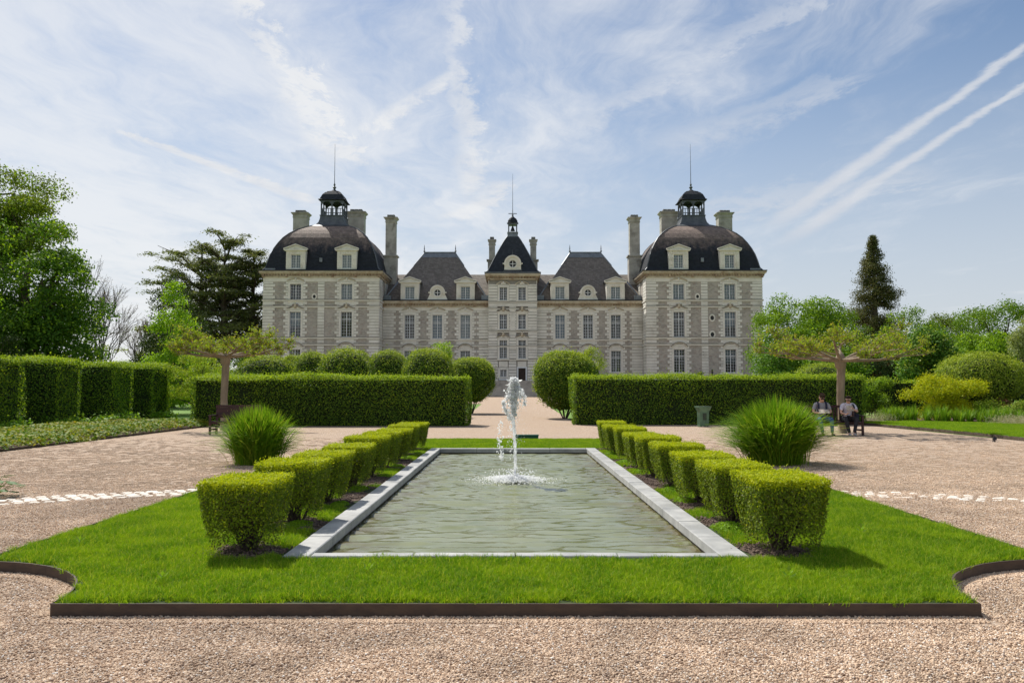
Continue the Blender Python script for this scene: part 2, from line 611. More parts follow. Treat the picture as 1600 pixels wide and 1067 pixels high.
def window_meshes(w, h, cols, rows, transom, sash):
    key = (w, h, cols, rows, transom, sash)
    if key in _wcache:
        return _wcache[key]
    s = MB()                                            # stone surround, origin at the sill centre on the wall plane
    sw = 0.27
    s.box(-w / 2 - sw, -w / 2, -0.07, 0.0, 0, h + sw).box(w / 2, w / 2 + sw, -0.07, 0.0, 0, h + sw)
    s.box(-w / 2, w / 2, -0.07, 0.0, h, h + sw)
    s.box(-w / 2 - sw - 0.05, w / 2 + sw + 0.05, -0.16, 0.02, -0.13, -0.002)
    f = MB()
    y0, y1 = 0.18, 0.25
    e = 0.07
    f.box(-w / 2 + .002, -w / 2 + e, y0, y1, .002, h - .002).box(w / 2 - e, w / 2 - .002, y0, y1, .002, h - .002)
    f.box(-w / 2 + e, w / 2 - e, y0, y1, .002, e * 1.5).box(-w / 2 + e, w / 2 - e, y0, y1, h - e, h - .002)
    f.box(-0.055, 0.055, y0 - .02, y1, e * 1.5, h - e)
    if transom:
        f.box(-w / 2 + e, -.055, y0 - .01, y1, transom - .05, transom + .05).box(.055, w / 2 - e, y0 - .01, y1, transom - .05, transom + .05)
    half = w / 2 - e - .055
    for sx in (-1, 1):
        for k in range(1, cols):
            x = sx * (.055 + half * k / cols)
            f.box(x - .02, x + .02, y0 + .02, y1 - .01, e * 1.5, h - e)
    for j in range(1, rows):
        z = e + (h - 2 * e) * j / rows
        if transom and abs(z - transom) < 0.12:
            continue
        for a, b in ((-w / 2 + e, -.055), (.055, w / 2 - e)):
            f.box(a, b, y0 + .025, y1 - .012, z - .02, z + .02)
    p = MB().add([(-w / 2, .262, 0), (w / 2, .262, 0), (w / 2, .262, h), (-w / 2, .262, h)], [(0, 1, 2, 3)])
    bl = MB().box(-w / 2, w / 2, .33, .35, 0, h)
    hb = MB().box(-w / 2, w / 2, .33, .35, h * .42, h)
    r = dict(s=s.mesh('window', M['stone_plain']), f=f.mesh('frame', M['winframe']), p=p.mesh('pane', M['glass']),
             white=bl.mesh('blind', M['blind']), blue=bl.mesh('blind', M['blind_blue']), tan=bl.mesh('curtain', M['curtain']),
             half=hb.mesh('blind', M['blind_blue']))
    _wcache[key] = r
    return r


_hcache = {}


def hood_mesh(kind, w):
    key = (kind, w)
    if key in _hcache:
        return _hcache[key]
    m = MB()
    W = w / 2 + 0.42
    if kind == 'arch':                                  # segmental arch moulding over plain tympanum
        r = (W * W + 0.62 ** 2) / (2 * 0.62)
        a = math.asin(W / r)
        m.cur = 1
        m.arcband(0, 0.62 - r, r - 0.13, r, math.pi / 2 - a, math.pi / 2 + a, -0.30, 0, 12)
        m.cur = 0
        m.arcband(0, 0.62 - r, r - 0.20, r - .131, math.pi / 2 - a * .95, math.pi / 2 + a * .95, -0.18, 0, 12)
        m.box(-W + .05, W - .05, -0.10, 0, -0.14, 0.0)
        m.box(-W * .6, W * .6, -0.07, 0, 0.002, 0.3)
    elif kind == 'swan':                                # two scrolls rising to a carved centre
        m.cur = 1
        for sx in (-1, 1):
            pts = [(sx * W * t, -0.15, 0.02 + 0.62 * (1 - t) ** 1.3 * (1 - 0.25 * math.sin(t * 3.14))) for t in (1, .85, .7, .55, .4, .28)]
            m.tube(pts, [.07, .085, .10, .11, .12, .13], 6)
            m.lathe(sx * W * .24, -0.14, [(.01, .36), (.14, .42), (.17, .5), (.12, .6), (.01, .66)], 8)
        m.cur = 2
        m.lathe(0, -0.12, [(.02, .0), (.2, .12), (.24, .3), (.16, .5), (.2, .62), (.02, .8)], 8)
        m.cur = 0
        m.box(-W, W, -0.14, 0, -0.12, 0.0)
        m.prism([(-W * .7, 0.002), (W * .7, 0.002), (W * .3, .32), (-W * .3, .32)], -0.08, 0)
    elif kind == 'low':                                 # low broken arch under the cornice
        for sx in (-1, 1):
            pts = [(sx * W * t, -0.12, 0.03 + 0.36 * math.sin((1 - t) * 1.5)) for t in (1, .85, .7, .5, .3, .12)]
            m.cur = 2
            m.tube(pts, .085, 6)
            m.cur = 0
        m.box(-W, W, -0.10, 0, -0.10, 0.0)
        m.box(-W * .35, W * .35, -0.07, 0, 0.002, .22)
        m.lathe(0, -0.1, [(.02, .0), (.12, .1), (.15, .25), (.05, .42)], 8)
    me = m.mesh('pediment', [M['stone_plain'], M['dark_stone'], M['stone_warm']])
    _hcache[key] = me
    return me


def window(x, z, Y, w, h, cols=2, rows=6, transom=0, fill='dark', hood=None, hz=0.45, parent=house, sash=0, name='window', label=None, surround=True):
    ms = window_meshes(w, h, cols, rows, transom, sash)
    off = absloc(parent)
    o = obj(name, ms['s'], parent, (x - off.x, Y - off.y, z - off.z))
    if label:
        o['label'] = label
    obj('frame', ms['f'], o)
    obj('pane', ms['p'], o)
    if fill != 'dark':
        obj('blind' if fill != 'tan' else 'curtain', ms[fill], o)
    if hood:
        obj('pediment', hood_mesh(hood, w), o, (0, 0, h + hz))
    return o


COURSE = 0.41


def courses(mb, z0, z1, spans, Y, ops=(), proud=0.085, gap=0.065):
    """stone courses: spans = (xa, xb, extra left, extra right); every second course is longer"""
    k = 0
    z = z0
    while z < z1 - 0.05:
        zt = min(z + COURSE, z1)
        for (xa, xb, el, er) in spans:
            a, b = (xa - el, xb + er) if k % 2 else (xa, xb)
            segs = [(a, b)]
            for (oa, ob, oc, od) in ops:
                if od > z + .03 and oc < zt - .03:
                    ns = []
                    for (p, q) in segs:
                        if ob <= p or oa >= q:
                            ns.append((p, q))
                        else:
                            if oa > p: ns.append((p, oa))
                            if ob < q: ns.append((ob, q))
                    segs = ns
            for p, q in segs:
                if q - p > .05:
                    mb.box(p, q, Y - proud, Y + .01, z + gap / 2, zt - gap / 2)
        z = zt
        k += 1


def side_courses(mb, z0, z1, X, y0, y1, sgn, proud=0.08, gap=0.06):
    z = z0
    while z < z1 - .05:
        zt = min(z + COURSE, z1)
        xs = sorted((X - sgn * .01, X + sgn * proud))
        mb.box(xs[0], xs[1], y0, y1, z + gap / 2, zt - gap / 2)
        z = zt


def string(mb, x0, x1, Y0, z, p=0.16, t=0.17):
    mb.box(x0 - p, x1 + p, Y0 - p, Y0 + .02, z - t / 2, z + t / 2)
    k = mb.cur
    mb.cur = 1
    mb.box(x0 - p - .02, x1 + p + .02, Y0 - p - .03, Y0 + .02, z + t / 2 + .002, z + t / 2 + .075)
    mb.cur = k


def cornice(x0, x1, y0, y1, zt, parent, sides=True, front_only=False):
    """projecting cornice with modillions; top at zt"""
    m = MB()
    P = 0.55
    if front_only:
        m.box(x0, x1, y0 - P, y0 + .02, zt - .26, zt)
        m.box(x0, x1, y0 - P * .72, y0 + .02, zt - .40, zt - .262)
        m.box(x0, x1, y0 - .2, y0 + .02, zt - .86, zt - .66)
        m.box(x0, x1, y0 - .1, y0 + .02, zt - .655, zt - .405)
    else:
        m.box(x0 - P, x1 + P, y0 - P, y1 + P, zt - .26, zt)
        m.box(x0 - P * .72, x1 + P * .72, y0 - P * .72, y1 + P * .72, zt - .40, zt - .262)
        m.box(x0 - .2, x1 + .2, y0 - .2, y1 + .2, zt - .86, zt - .66)
        m.box(x0 - .1, x1 + .1, y0 - .1, y1 + .1, zt - .655, zt - .405)
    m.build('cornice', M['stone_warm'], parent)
    d = MB()
    n = int((x1 - x0) / .4)
    for i in range(n + 1):
        x = x0 + (x1 - x0) * i / n
        big = i % 8 == 0
        a = .15 if big else .10
        d.box(x - a, x + a, y0 - P * .66, y0 - .101, zt - (.85 if big else .62), zt - .402)
    if not front_only:
        n = int((y1 - y0) / .4)
        for i in range(n + 1):
            y = y0 + (y1 - y0) * i / n
            for X, s_ in ((x0, -1), (x1, 1)):
                xs = sorted((X + s_ * .101, X + s_ * P * .66))
                d.box(xs[0], xs[1], y - .085, y + .085, zt - .62, zt - .402)
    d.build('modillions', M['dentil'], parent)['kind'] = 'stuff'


# ---------------------------------------------------------------- corner pavilions
def dormer(parent, x, z, Y, w, h, bw, ph, depth, fill):
    """stone dormer: body, window, triangular pediment, slate roof behind"""
    off = absloc(parent)
    b = MB()
    ops = [(x - w / 2, x + w / 2, z, z + h)]
    top = z + h + .55
    b.wall(x - bw / 2, x + bw / 2, z - .12, top, Y, ops, .3)
    b.add([(x - bw / 2, Y, z - .12), (x - bw / 2, Y + depth, z - .12), (x - bw / 2, Y + depth, top), (x - bw / 2, Y, top)], [(3, 2, 1, 0)])
    b.add([(x + bw / 2, Y, z - .12), (x + bw / 2, Y + depth, z - .12), (x + bw / 2, Y + depth, top), (x + bw / 2, Y, top)], [(0, 1, 2, 3)])
    courses(b, z, z + h + .02, [(x - bw / 2, x - bw / 2 + .38, 0, 0.14), (x + bw / 2 - .38, x + bw / 2, 0.14, 0)], Y, (), .05, .04)
    for k in range(7):                                  # fluted lintel stones
        xx = x - bw / 2 + .14 + (bw - .28) * (k + .5) / 7
        b.box(xx - bw / 18, xx + bw / 18, Y - .05, Y, z + h + .06, z + h + .5)
    d = b.build('dormer', M['stone_plain'], parent)
    c = MB()
    W = bw / 2 + .28
    c.box(x - W, x + W, Y - .28, Y + .05, top, top + .16)
    c.box(x - W + .1, x + W - .1, Y - .16, Y + .05, top - .08, top - .002)
    for sx in (-1, 1):                                  # raking cornice
        c.add([(x + sx * (W + .05), Y - .3, top + .162), (x, Y - .3, top + .162 + ph), (x, Y - .3, top + .30 + ph), (x + sx * (W + .05), Y - .3, top + .30),
               (x + sx * (W + .05), Y + .1, top + .162), (x, Y + .1, top + .162 + ph), (x, Y + .1, top + .30 + ph), (x + sx * (W + .05), Y + .1, top + .30)],
              [(0, 1, 2, 3), (4, 7, 6, 5), (2, 6, 7, 3), (0, 4, 5, 1), (0, 3, 7, 4), (1, 5, 6, 2)])
    c.prism([(x - W + .1, top + .162), (x + W - .1, top + .162), (x, top + .12 + ph)], Y - .12, Y + .04)
    c.build('pediment', M['stone_plain'], d)
    r_ = MB()
    r_.add([(x - W, Y + .1, top + .2), (x, Y + .1, top + .32 + ph), (x + W, Y + .1, top + .2), (x - W, Y + depth, top + .2), (x, Y + depth, top + .32 + ph), (x + W, Y + depth, top + .2)],
           [(0, 1, 4, 3), (1, 2, 5, 4), (0, 3, 5, 2)])
    r_.build('dormer_roof', M['lead'], d)
    ms = window_meshes(w, h, 2, 5, 0, 0)
    o2 = absloc(d)
    lp = (x - o2.x, Y - o2.y, z - o2.z)
    for n_, k_ in (('frame', 'f'), ('pane', 'p'), ('blind', fill)):
        obj(n_, ms[k_], d, lp)
    return d


def pavilion(sx, fills, dfills):
    cx = CX + sx * 26.6
    hw = 8.03
    x0, x1, y0, y1 = cx - hw, cx + hw, 115.0, 130.4
    off = 3.55
    ops = []
    wins = []
    spec = [(3.85, 3.25, 'arch', .42), (8.80, 3.5, 'swan', .45), (13.98, 2.2, 'low', .42)]
    for r_, (z, h, hood, hz) in enumerate(spec):
        for c_, wx in enumerate((cx - off, cx + off)):
            w = 1.52
            ops.append((wx - w / 2, wx + w / 2, z, z + h))
            wins.append((wx, z, w, h, hood, hz, fills[r_][c_]))
    wl = MB()
    wl.wall(x0, x1, GZ - .3, EAVE - .3, y0, ops, .42)
    wl.add([(x0, y0, GZ - .3), (x0, y1, GZ - .3), (x0, y1, EAVE), (x0, y0, EAVE)], [(3, 2, 1, 0)])
    wl.add([(x1, y0, GZ - .3), (x1, y1, GZ - .3), (x1, y1, EAVE), (x1, y0, EAVE)], [(0, 1, 2, 3)])
    wl.add([(x0, y1, GZ - .3), (x1, y1, GZ - .3), (x1, y1, EAVE), (x0, y1, EAVE)], [(3, 2, 1, 0)])
    wl.build('wall', M['rubble'], house)
    # plain stone between and around the windows of a column, then quoins
    fl = MB()
    for wx in (cx - off, cx + off):
        a, b = wx - .76 - .28, wx + .76 + .28
        fl.wall(a, b, GZ, EAVE - .86, y0 - .025, [(wx - .76, wx + .76, o[2], o[3]) for o in ops if abs((o[0] + o[1]) / 2 - wx) < .1], .03)
    fl.box(x0 + .0, x1 - .0, y0 - .05, y0 + .01, EAVE - 1.45, EAVE - .862)
    fl.build('window_bay_stone', M['stone_plain'], house)
    q = MB()
    sp_ = [(x0, x0 + 1.35, 0, .28), (x1 - 1.35, x1, .28, 0), (cx - .46, cx + .46, 0, 0)]
    for wx in (cx - off, cx + off):
        sp_ += [(wx - .76 - .28 - .32, wx - .76 - .28, .28, 0), (wx + .76 + .28, wx + .76 + .28 + .32, 0, .28)]
    courses(q, GZ + .1, EAVE - 1.46, sp_, y0)
    for X, s_ in ((x0, -1), (x1, 1)):
        side_courses(q, GZ + .1, EAVE - .87, X, y0, y0 + 2.6, s_)
        side_courses(q, GZ + .1, EAVE - .87, X, y0 + 5.5, y1, s_)
    q.build('quoins', M['stone'], house)['kind'] = 'stuff'
    st = MB()
    for z in (13.86, 12.98, 8.64, 7.72):
        string(st, x0, x1, y0, z)
        st.box(x0 - .16, x0, y0, y1, z - .08, z + .08)
        st.box(x1, x1 + .16, y0, y1, z - .08, z + .08)
    st.build('string_course', [M['stone_plain'], M['dark_stone']], house)
    for (wx, z, w, h, hood, hz, fill) in wins:
        window(wx, z, y0 - .03, w, h, 2, 8 if h > 3 else 5, h * .7 if h > 3 else 0, fill, hood, hz)
    cornice(x0, x1, y0, y1, EAVE, house)
    # round and slit openings
    rp = [(cx - .95, 14.42, .2)] if sx < 0 else [(cx - .95, 14.42, .2), (cx + 1.05, 11.45, .26), (cx + 1.05, 9.15, .26)]
    for (px_, pz, r_) in rp:
        m = MB()
        m.arcband(px_, pz, r_, r_ + .17, 0, 2 * math.pi, y0 - .09, y0 + .01, 14, 1.25)
        o = m.build('round_window', M['stone_plain'], house)
        d_ = MB()
        d_.arcband(px_, pz, .005, r_, 0, 2 * math.pi, y0 - .03, y0 + .0, 14, 1.25)
        d_.build('pane', M['gutter'], o)
    if sx > 0:
        for (px_, pz) in ((cx - .32, 9.3), (cx - .25, 6.7), (cx + .95, 3.9)):
            MB().box(px_ - .1, px_ + .1, y0 - .075, y0 - .061, pz - .42, pz + .42).build('slit_window', M['gutter'], house)
    # dome
    cy = (y0 + y1) / 2
    ky = (y1 - y0) / (x1 - x0)
    dm = MB()
    prof = [(8.45, EAVE + .01), (8.2, EAVE + .10), (7.86, 18.45), (7.66, 19.3), (7.35, 20.4), (6.98, 21.3), (6.5, 22.2), (5.95, 23.05), (5.3, 23.75), (4.5, 24.4), (3.6, 24.92), (2.7, 25.33), (2.25, 25.52)]
    dm.profile_square(cx, cy, prof, ky)
    dome = dm.build('dome_roof', M['slate_dome'], house, smooth=False)
    for ax, ay in ((-1, -1), (1, -1), (-1, 1), (1, 1)):
        MB().tube([(cx + ax * w_, cy + ay * w_ * ky, z_ + .02) for w_, z_ in prof[1:]], .085, 6).build('hip_flashing', M['lead'], dome)
    g = MB()
    g.box(x0 - .62, x1 + .62, y0 - .62, y0 - .5, EAVE - .02, EAVE + .12)
    g.box(x0 - .62, x0 - .5, y0 - .5, y1 + .5, EAVE - .02, EAVE + .12)
    g.box(x1 + .5, x1 + .62, y0 - .5, y1 + .5, EAVE - .02, EAVE + .12)
    g.build('gutter', M['gutter'], dome)
    hx = x0 + .15 if sx < 0 else x1 - 1.6
    MB().box(hx, hx + 1.45, y0 - .1, y0 + .9, EAVE + .1, EAVE + .42).build('lead_box', M['lead_pale'], dome)
    MB().box(cx - .35, cx + .05, y0 + .1, y0 + .4, 19.3, 19.85).build('roof_hatch', M['lead_pale'], dome)
    for c_, wx in enumerate((cx - off, cx + off)):
        dormer(house, wx, 18.32, 114.78, 1.32, 1.95, 2.7, .62, 3.6, dfills[c_])
    # lantern
    L = empty('lantern', (0, 0, 0))
    L.parent = house
    L.location = Vector((cx, cy, 25.4)) - absloc(house)
    base = MB().profile_square(cx, cy, [(2.75, 25.30), (2.2, 25.62), (1.9, 26.05), (1.74, 26.6), (1.70, 27.0), (1.78, 27.02), (1.78, 27.14), (1.66, 27.16)])
    base.build('lantern_base', M['lead'], L)
    a = 1.56
    z0, zs, zt = 27.16, 28.72, 29.35
    cl = MB()
    for i in range(4):
        rot = Matrix.Translation((cx, cy, 0)) @ Matrix.Rotation(i * math.pi / 2, 4, 'Z')
        cl.T = rot
        for k in (-1, -.35, .35) if False else (-1, 0):
            cl.box(k * a - .09, k * a + .09, -a - .09, -a + .09, z0, zs)
        cl.box(-a - .0, a, -a - .05, -a + .05, z0 + .92, z0 + 1.02)      # rail
        nb = 9
        for k in range(1, nb):
            xx = -a + 2 * a * k / nb
            if abs(xx) > .12:
                cl.box(xx - .05, xx + .05, -a - .035, -a + .035, z0, z0 + .92)
    cl.T = None
    cl.build('lantern_columns', M['lead'], L)
    sp2 = MB()
    for i in range(4):
        sp2.T = Matrix.Translation((cx, cy, 0)) @ Matrix.Rotation(i * math.pi / 2, 4, 'Z')
        for c_ in (-a / 2, a / 2):
            r_ = a / 2 - .09
            n = 8
            for j in range(n):
                a0, a1_ = math.pi * j / n, math.pi * (j + 1) / n
                xa, xb = c_ + r_ * math.cos(a0), c_ + r_ * math.cos(a1_)
                za, zb = zs - .12 + r_ * math.sin(a0) * .85, zs - .12 + r_ * math.sin(a1_) * .85
                sp2.add([(xa, -a - .06, za), (xa, -a - .06, zt), (xb, -a - .06, zt), (xb, -a - .06, zb),
                         (xa, -a + .06, za), (xa, -a + .06, zt), (xb, -a + .06, zt), (xb, -a + .06, zb)],
                        [(0, 1, 2, 3), (7, 6, 5, 4), (0, 3, 7, 4)])
        sp2.box(-.09, .09, -a - .06, -a + .06, zs - .11, zt)
        sp2.box(-a - .09, -a + .09, -a - .09, -a + .09, zs - .11, zt)
    sp2.build('lantern_arches', M['lead'], L)
    rf = MB().profile_square(cx, cy, [(1.66, zt), (1.95, zt + .01), (1.98, zt + .10), (1.78, zt + .22), (1.66, zt + .5), (1.45, zt + .95), (1.12, zt + 1.32), (.95, zt + 1.4), (.9, zt + 1.5), (.35, zt + 1.72), (.2, zt + 1.9)])
    rf.build('lantern_roof', M['slate_dark'], L)
    fn = MB().lathe(cx, cy, [(.25, zt + 1.85), (.12, zt + 2.0), (.2, zt + 2.15), (.3, zt + 2.3), (.1, zt + 2.42), (.16, zt + 2.7), (.06, zt + 2.9), (.05, zt + 3.3)], 10)
    fn.tube([(cx, cy, zt + 3.3), (cx, cy, 38.2)], [.05, .018], 6)
    fn.build('spire', M['lead'], L)
    # two chimneys behind the dome
    for (ox, w_, top) in ((-6.15, 2.1, 29.15), (2.45, 2.5, 29.3)):
        ccx = cx - sx * ox
        if sx < 0:
            ccx = cx + ox
        chimney(ccx, 127.6, w_, 1.7, 22.0, top, house)


def chimney(x, y, w, d, z0, top, parent, tall=False, narrow=False):
    m = MB()
    a, b = w / 2, d / 2
    capw = .2 if narrow else .3
    zc = top - .75
    m.box(x - a, x + a, y - b, y + b, z0, zc - .55)
    m.frustum(x, y, zc - .55, zc - .35, a, b, a + .1, b + .1)
    m.frustum(x, y, zc - .35, zc - .02, a + .02, b + .02, a + .06, b + .06)
    m.frustum(x, y, zc - .02, zc + .25, a + .08, b + .08, a + capw, b + capw)
    m.box(x - a - capw, x + a + capw, y - b - capw, y + b + capw, zc + .25, zc + .34)
    for z in np.arange(z0 + .9, zc - .8, .8):
        m.box(x - a - .012, x + a + .012, y - b - .012, y + b + .012, z, z + .05)
    if tall:
        zb = z0 + tall
        m.box(x - a - .18, x + a + .18, y - b - .18, y + b + .18, z0, zb)
        m.box(x - a - .36, x + a + .36, y - b - .36, y + b + .36, zb, zb + .18)
    c = m.build('chimney', M['chimney'], parent)
    n = 3 if w > 1.4 else (2 if w > 1 else 1)
    for k in range(n):
        px_ = x - a * .75 + (a * 1.5) * ((k + .5) / n)
        q = w / n * .36
        MB().frustum(px_, y, zc + .34, top, q, b * .8, q * .9, b * .75).build('chimney_pot', M['chimney_dark'], c)
    return c


# fills bottom to top; columns left, right
pavilion(-1, [('tan', 'tan'), ('half', 'tan'), ('dark', 'white')], ('white', 'white'))
pavilion(1, [('dark', 'half'), ('tan', 'half'), ('white', 'white')], ('white', 'white'))


# ---------------------------------------------------------------- wings
def oeil(parent, x, zc, Y, r, R1, bw, zb, depth):
    """round dormer with stone hood and scroll feet"""
    m = MB()
    m.arcband(x, zc, r, R1, 0, 2 * math.pi, Y - .02, Y + .3, 20)
    m.arcband(x, zc, R1 - .12, R1 + .1, -.25, math.pi + .25, Y - .2, Y + .3, 16)
    m.arcband(x, zc, r, r + .16, 0, 2 * math.pi, Y - .1, Y - .02, 20)
    for s_ in (-1, 1):
        m.prism([(x + s_ * (r * .8), zb), (x + s_ * bw / 2, zb), (x + s_ * (bw / 2 - .15), zb + .3), (x + s_ * (R1 + .02), zc - .05), (x + s_ * (r * 1.0), zc - .2)][::s_ * 1], Y - .015, Y + .28)
        xs = sorted((x + s_ * (R1 - .05), x + s_ * (R1 + .3)))
        m.box(xs[0], xs[1], Y - .15, Y + .25, zc - .06, zc + .1)
    m.prism([(x - r, zb), (x + r, zb), (x + r, zc - r * .9), (x - r, zc - r * .9)], Y - .012, Y + .27)
    m.box(x - bw / 2, x + bw / 2, Y - .2, Y + .3, zb - .1, zb)
    o = m.build('round_dormer', M['stone_plain'], parent)
    g = MB().arcband(x, zc, .004, r, 0, 2 * math.pi, Y + .16, Y + .18, 20)
    g.build('pane', M['gutter'], o)
    f = MB()
    f.box(x - .05, x + .05, Y + .08, Y + .15, zc - r, zc + r).box(x - r, x - .05, Y + .08, Y + .15, zc - .05, zc + .05).box(x + .05, x + r, Y + .08, Y + .15, zc - .05, zc + .05)
    f.arcband(x, zc, r - .07, r - .002, 0, 2 * math.pi, Y + .08, Y + .15, 20)
    f.build('frame', M['winframe'], o)
    b = MB().arcband(x, zc, .01, R1 - .05, 0, math.pi, Y + .3, Y + depth, 12)
    b.box(x - R1 + .05, x + R1 - .05, Y + .3, Y + depth, zb, zc)
    b.build('dormer_roof', M['lead'], o)
    fn = MB().tube([(x, Y + .05, zc + R1), (x, Y + .05, zc + R1 + .5), (x, Y + .05, zc + R1 + .95)], [.06, .05, .015], 6)
    fn.build('finial', M['lead'], o)


def wing(sx, mf, gf):
    xi, xo = 3.45, 18.57                                 # inner and outer distance from the axis
    X0, X1 = sorted((CX + sx * xi, CX + sx * xo))
    Y = 118.7
    ZE = 14.17
    wx_ = [CX + sx * k for k in (14.75, 10.78, 6.77)]
    ops, wins = [], []
    for i, wx in enumerate(wx_):
        w = 1.4
        for (z, h, hood, hz, fill) in ((4.0, 3.07, 'arch', .42, gf[i]), (8.78, 3.42, 'low', .62, mf[i])):
            ops.append((wx - w / 2, wx + w / 2, z, z + h))
            wins.append((wx, z, w, h, hood, hz, fill))
    wl = MB()
    wl.wall(X0, X1, GZ - .3, ZE - .3, Y, ops, .42)
    wl.build('wall', M['rubble'], house)
    MB().box(X0, X1, 130.7, 131, GZ - .3, ZE).build('rear_wall', M['rubble'], house)
    fl = MB()
    for wx in wx_:
        a, b = wx - .7 - .28, wx + .7 + .28
        fl.wall(a, b, GZ, ZE - .87, Y - .025, [(wx - .7, wx + .7, o[2], o[3]) for o in ops if abs((o[0] + o[1]) / 2 - wx) < .1], .03)
    fl.box(X0, X1, Y - .05, Y + .01, ZE - 1.35, ZE - .862)
    fl.build('window_bay_stone', M['stone_plain'], house)
    q = MB()
    eo = X0 if sx < 0 else X1                            # pavilion end
    ei = X1 if sx < 0 else X0                            # centre end
    sp_ = []
    if sx < 0:
        sp_ += [(eo, eo + 1.55, 0, .3), (ei - 1.4, ei, .3, 0)]
    else:
        sp_ += [(eo - 1.55, eo, .3, 0), (ei, ei + 1.4, 0, .3)]
    for wx in wx_:
        sp_ += [(wx - .7 - .28 - .3, wx - .7 - .28, .26, 0), (wx + .7 + .28, wx + .7 + .28 + .3, 0, .26)]
    courses(q, GZ + .1, ZE - 1.36, sp_, Y)
    q.build('quoins', M['stone'], house)['kind'] = 'stuff'
    st = MB()
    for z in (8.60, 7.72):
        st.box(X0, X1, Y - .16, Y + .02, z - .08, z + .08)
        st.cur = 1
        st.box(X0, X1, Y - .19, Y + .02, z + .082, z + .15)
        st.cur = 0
    st.build('string_course', [M['stone_plain'], M['dark_stone']], house)
    for (wx, z, w, h, hood, hz, fill) in wins:
        window(wx, z, Y - .03, w, h, 2, 8, h * .68, fill, hood, hz)
    slx = CX + sx * 4.05
    MB().box(slx - .2, slx + .2, Y - .075, Y - .061, 5.9, 6.9).build('slit_window', M['gutter'], house)
    cornice(X0, X1, Y, 131, ZE, house, front_only=True)
    MB().box(X0, X1, Y - .62, Y - .3, ZE + .001, ZE + .16).build('gutter', M['gutter'], house)
    # tall hipped roof
    a0, a1 = CX + sx * 3.5, CX + sx * 18.5
    b0, b1 = CX + sx * 8.65, CX + sx * 13.25
    if sx < 0:
        a0, a1, b0, b1 = a1, a0, b1, b0
    yr0, yr1, yb0, yb1, zr = 124.3, 125.3, Y + .25, 131.2, 22.05
    MB().box(X0, X1, Y - .3, Y + .6, ZE + .002, ZE + .06).build('roof_gutter_lead', M['gutter'], house)
    rf = MB()
    rf.add([(a0, yb0, ZE + .05), (a1, yb0, ZE + .05), (a1, yb1, ZE + .05), (a0, yb1, ZE + .05), (b0, yr0, zr), (b1, yr0, zr), (b1, yr1, zr), (b0, yr1, zr)],
           [(0, 1, 5, 4), (1, 2, 6, 5), (2, 3, 7, 6), (3, 0, 4, 7), (4, 5, 6, 7)])
    roof = rf.build('hipped_roof', M['slate_wing'], house)
    le = MB()
    le.box(b0 - .1, b1 + .1, yr0 - .1, yr1 + .1, zr, zr + .16)
    k = .09
    vs = [(b0, yr0, zr), (b1, yr0, zr), (a1, yb0, ZE), (a0, yb0, ZE)]
    f_ = lambda p, q_, t: tuple(p[i] + (q_[i] - p[i]) * t for i in range(3))
    p0, p1, p2, p3 = vs[0], vs[1], f_(vs[1], vs[2], .1), f_(vs[0], vs[3], .1)
    up = lambda p: (p[0], p[1] - .03, p[2] + .03)
    le.add([up(p0), up(p1), up(p2), up(p3)], [(3, 2, 1, 0)])
    le.tube([vs[0], f_(vs[0], vs[3], .27)], .1, 6).tube([vs[1], f_(vs[1], vs[2], .27)], .1, 6)
    le.build('ridge_lead', M['lead_pale'], roof)
    for xx in (b0 - .05, b1 + .05):
        MB().lathe(xx, yr0, [(.12, zr + .16), (.16, zr + .3), (.05, zr + .42), (.08, zr + .55), (.015, zr + 1.25)], 8).build('finial', M['lead'], roof)
    # valley lead at the foot of the end slopes
    for (xx, s_) in ((a0, 1), (a1, -1)):
        v = MB()
        v.tube([(xx, yb0 + .05, ZE + .2), (xx + s_ * 1.9, yb0 + 2.2, ZE + 3.3)], .12, 4)
        v.box(min(xx, xx + s_ * 1.0), max(xx, xx + s_ * 1.0), yb0 - .02, yb0 + .5, ZE + .17, ZE + .9)
        v.build('valley_lead', M['lead_pale'], roof)
    dormer(house, wx_[0], 14.42, 118.6, 1.35, 1.85, 2.6, .58, 3.6, 'white')
    dormer(house, wx_[2], 14.42, 118.6, 1.35, 1.85, 2.6, .58, 3.6, 'blue' if sx < 0 else 'white')
    oeil(house, wx_[1], 15.38, 118.55, .5, 1.0, 2.85, 14.45, 2.2)
    tc = CX + sx * 18.3
    chimney(tc, 124.2, 1.5, 1.3, 15.0, 27.75, house, tall=6.4)


wing(-1, ('tan', 'blue', 'white'), ('dark', 'dark', 'dark'))
wing(1, ('dark', 'tan', 'blue'), ('dark', 'dark', 'dark'))
lr = MB()
lr.add([(CX - 18.6, 119.6, 14.2), (CX + 18.6, 119.6, 14.2), (CX + 18.6, 125.6, 18.95), (CX - 18.6, 125.6, 18.95), (CX - 18.6, 131.2, 14.2), (CX + 18.6, 131.2, 14.2)],
       [(0, 1, 2, 3), (3, 2, 5, 4), (0, 3, 4), (1, 5, 2)])
lr.build('link_roof', M['slate_back'], house)


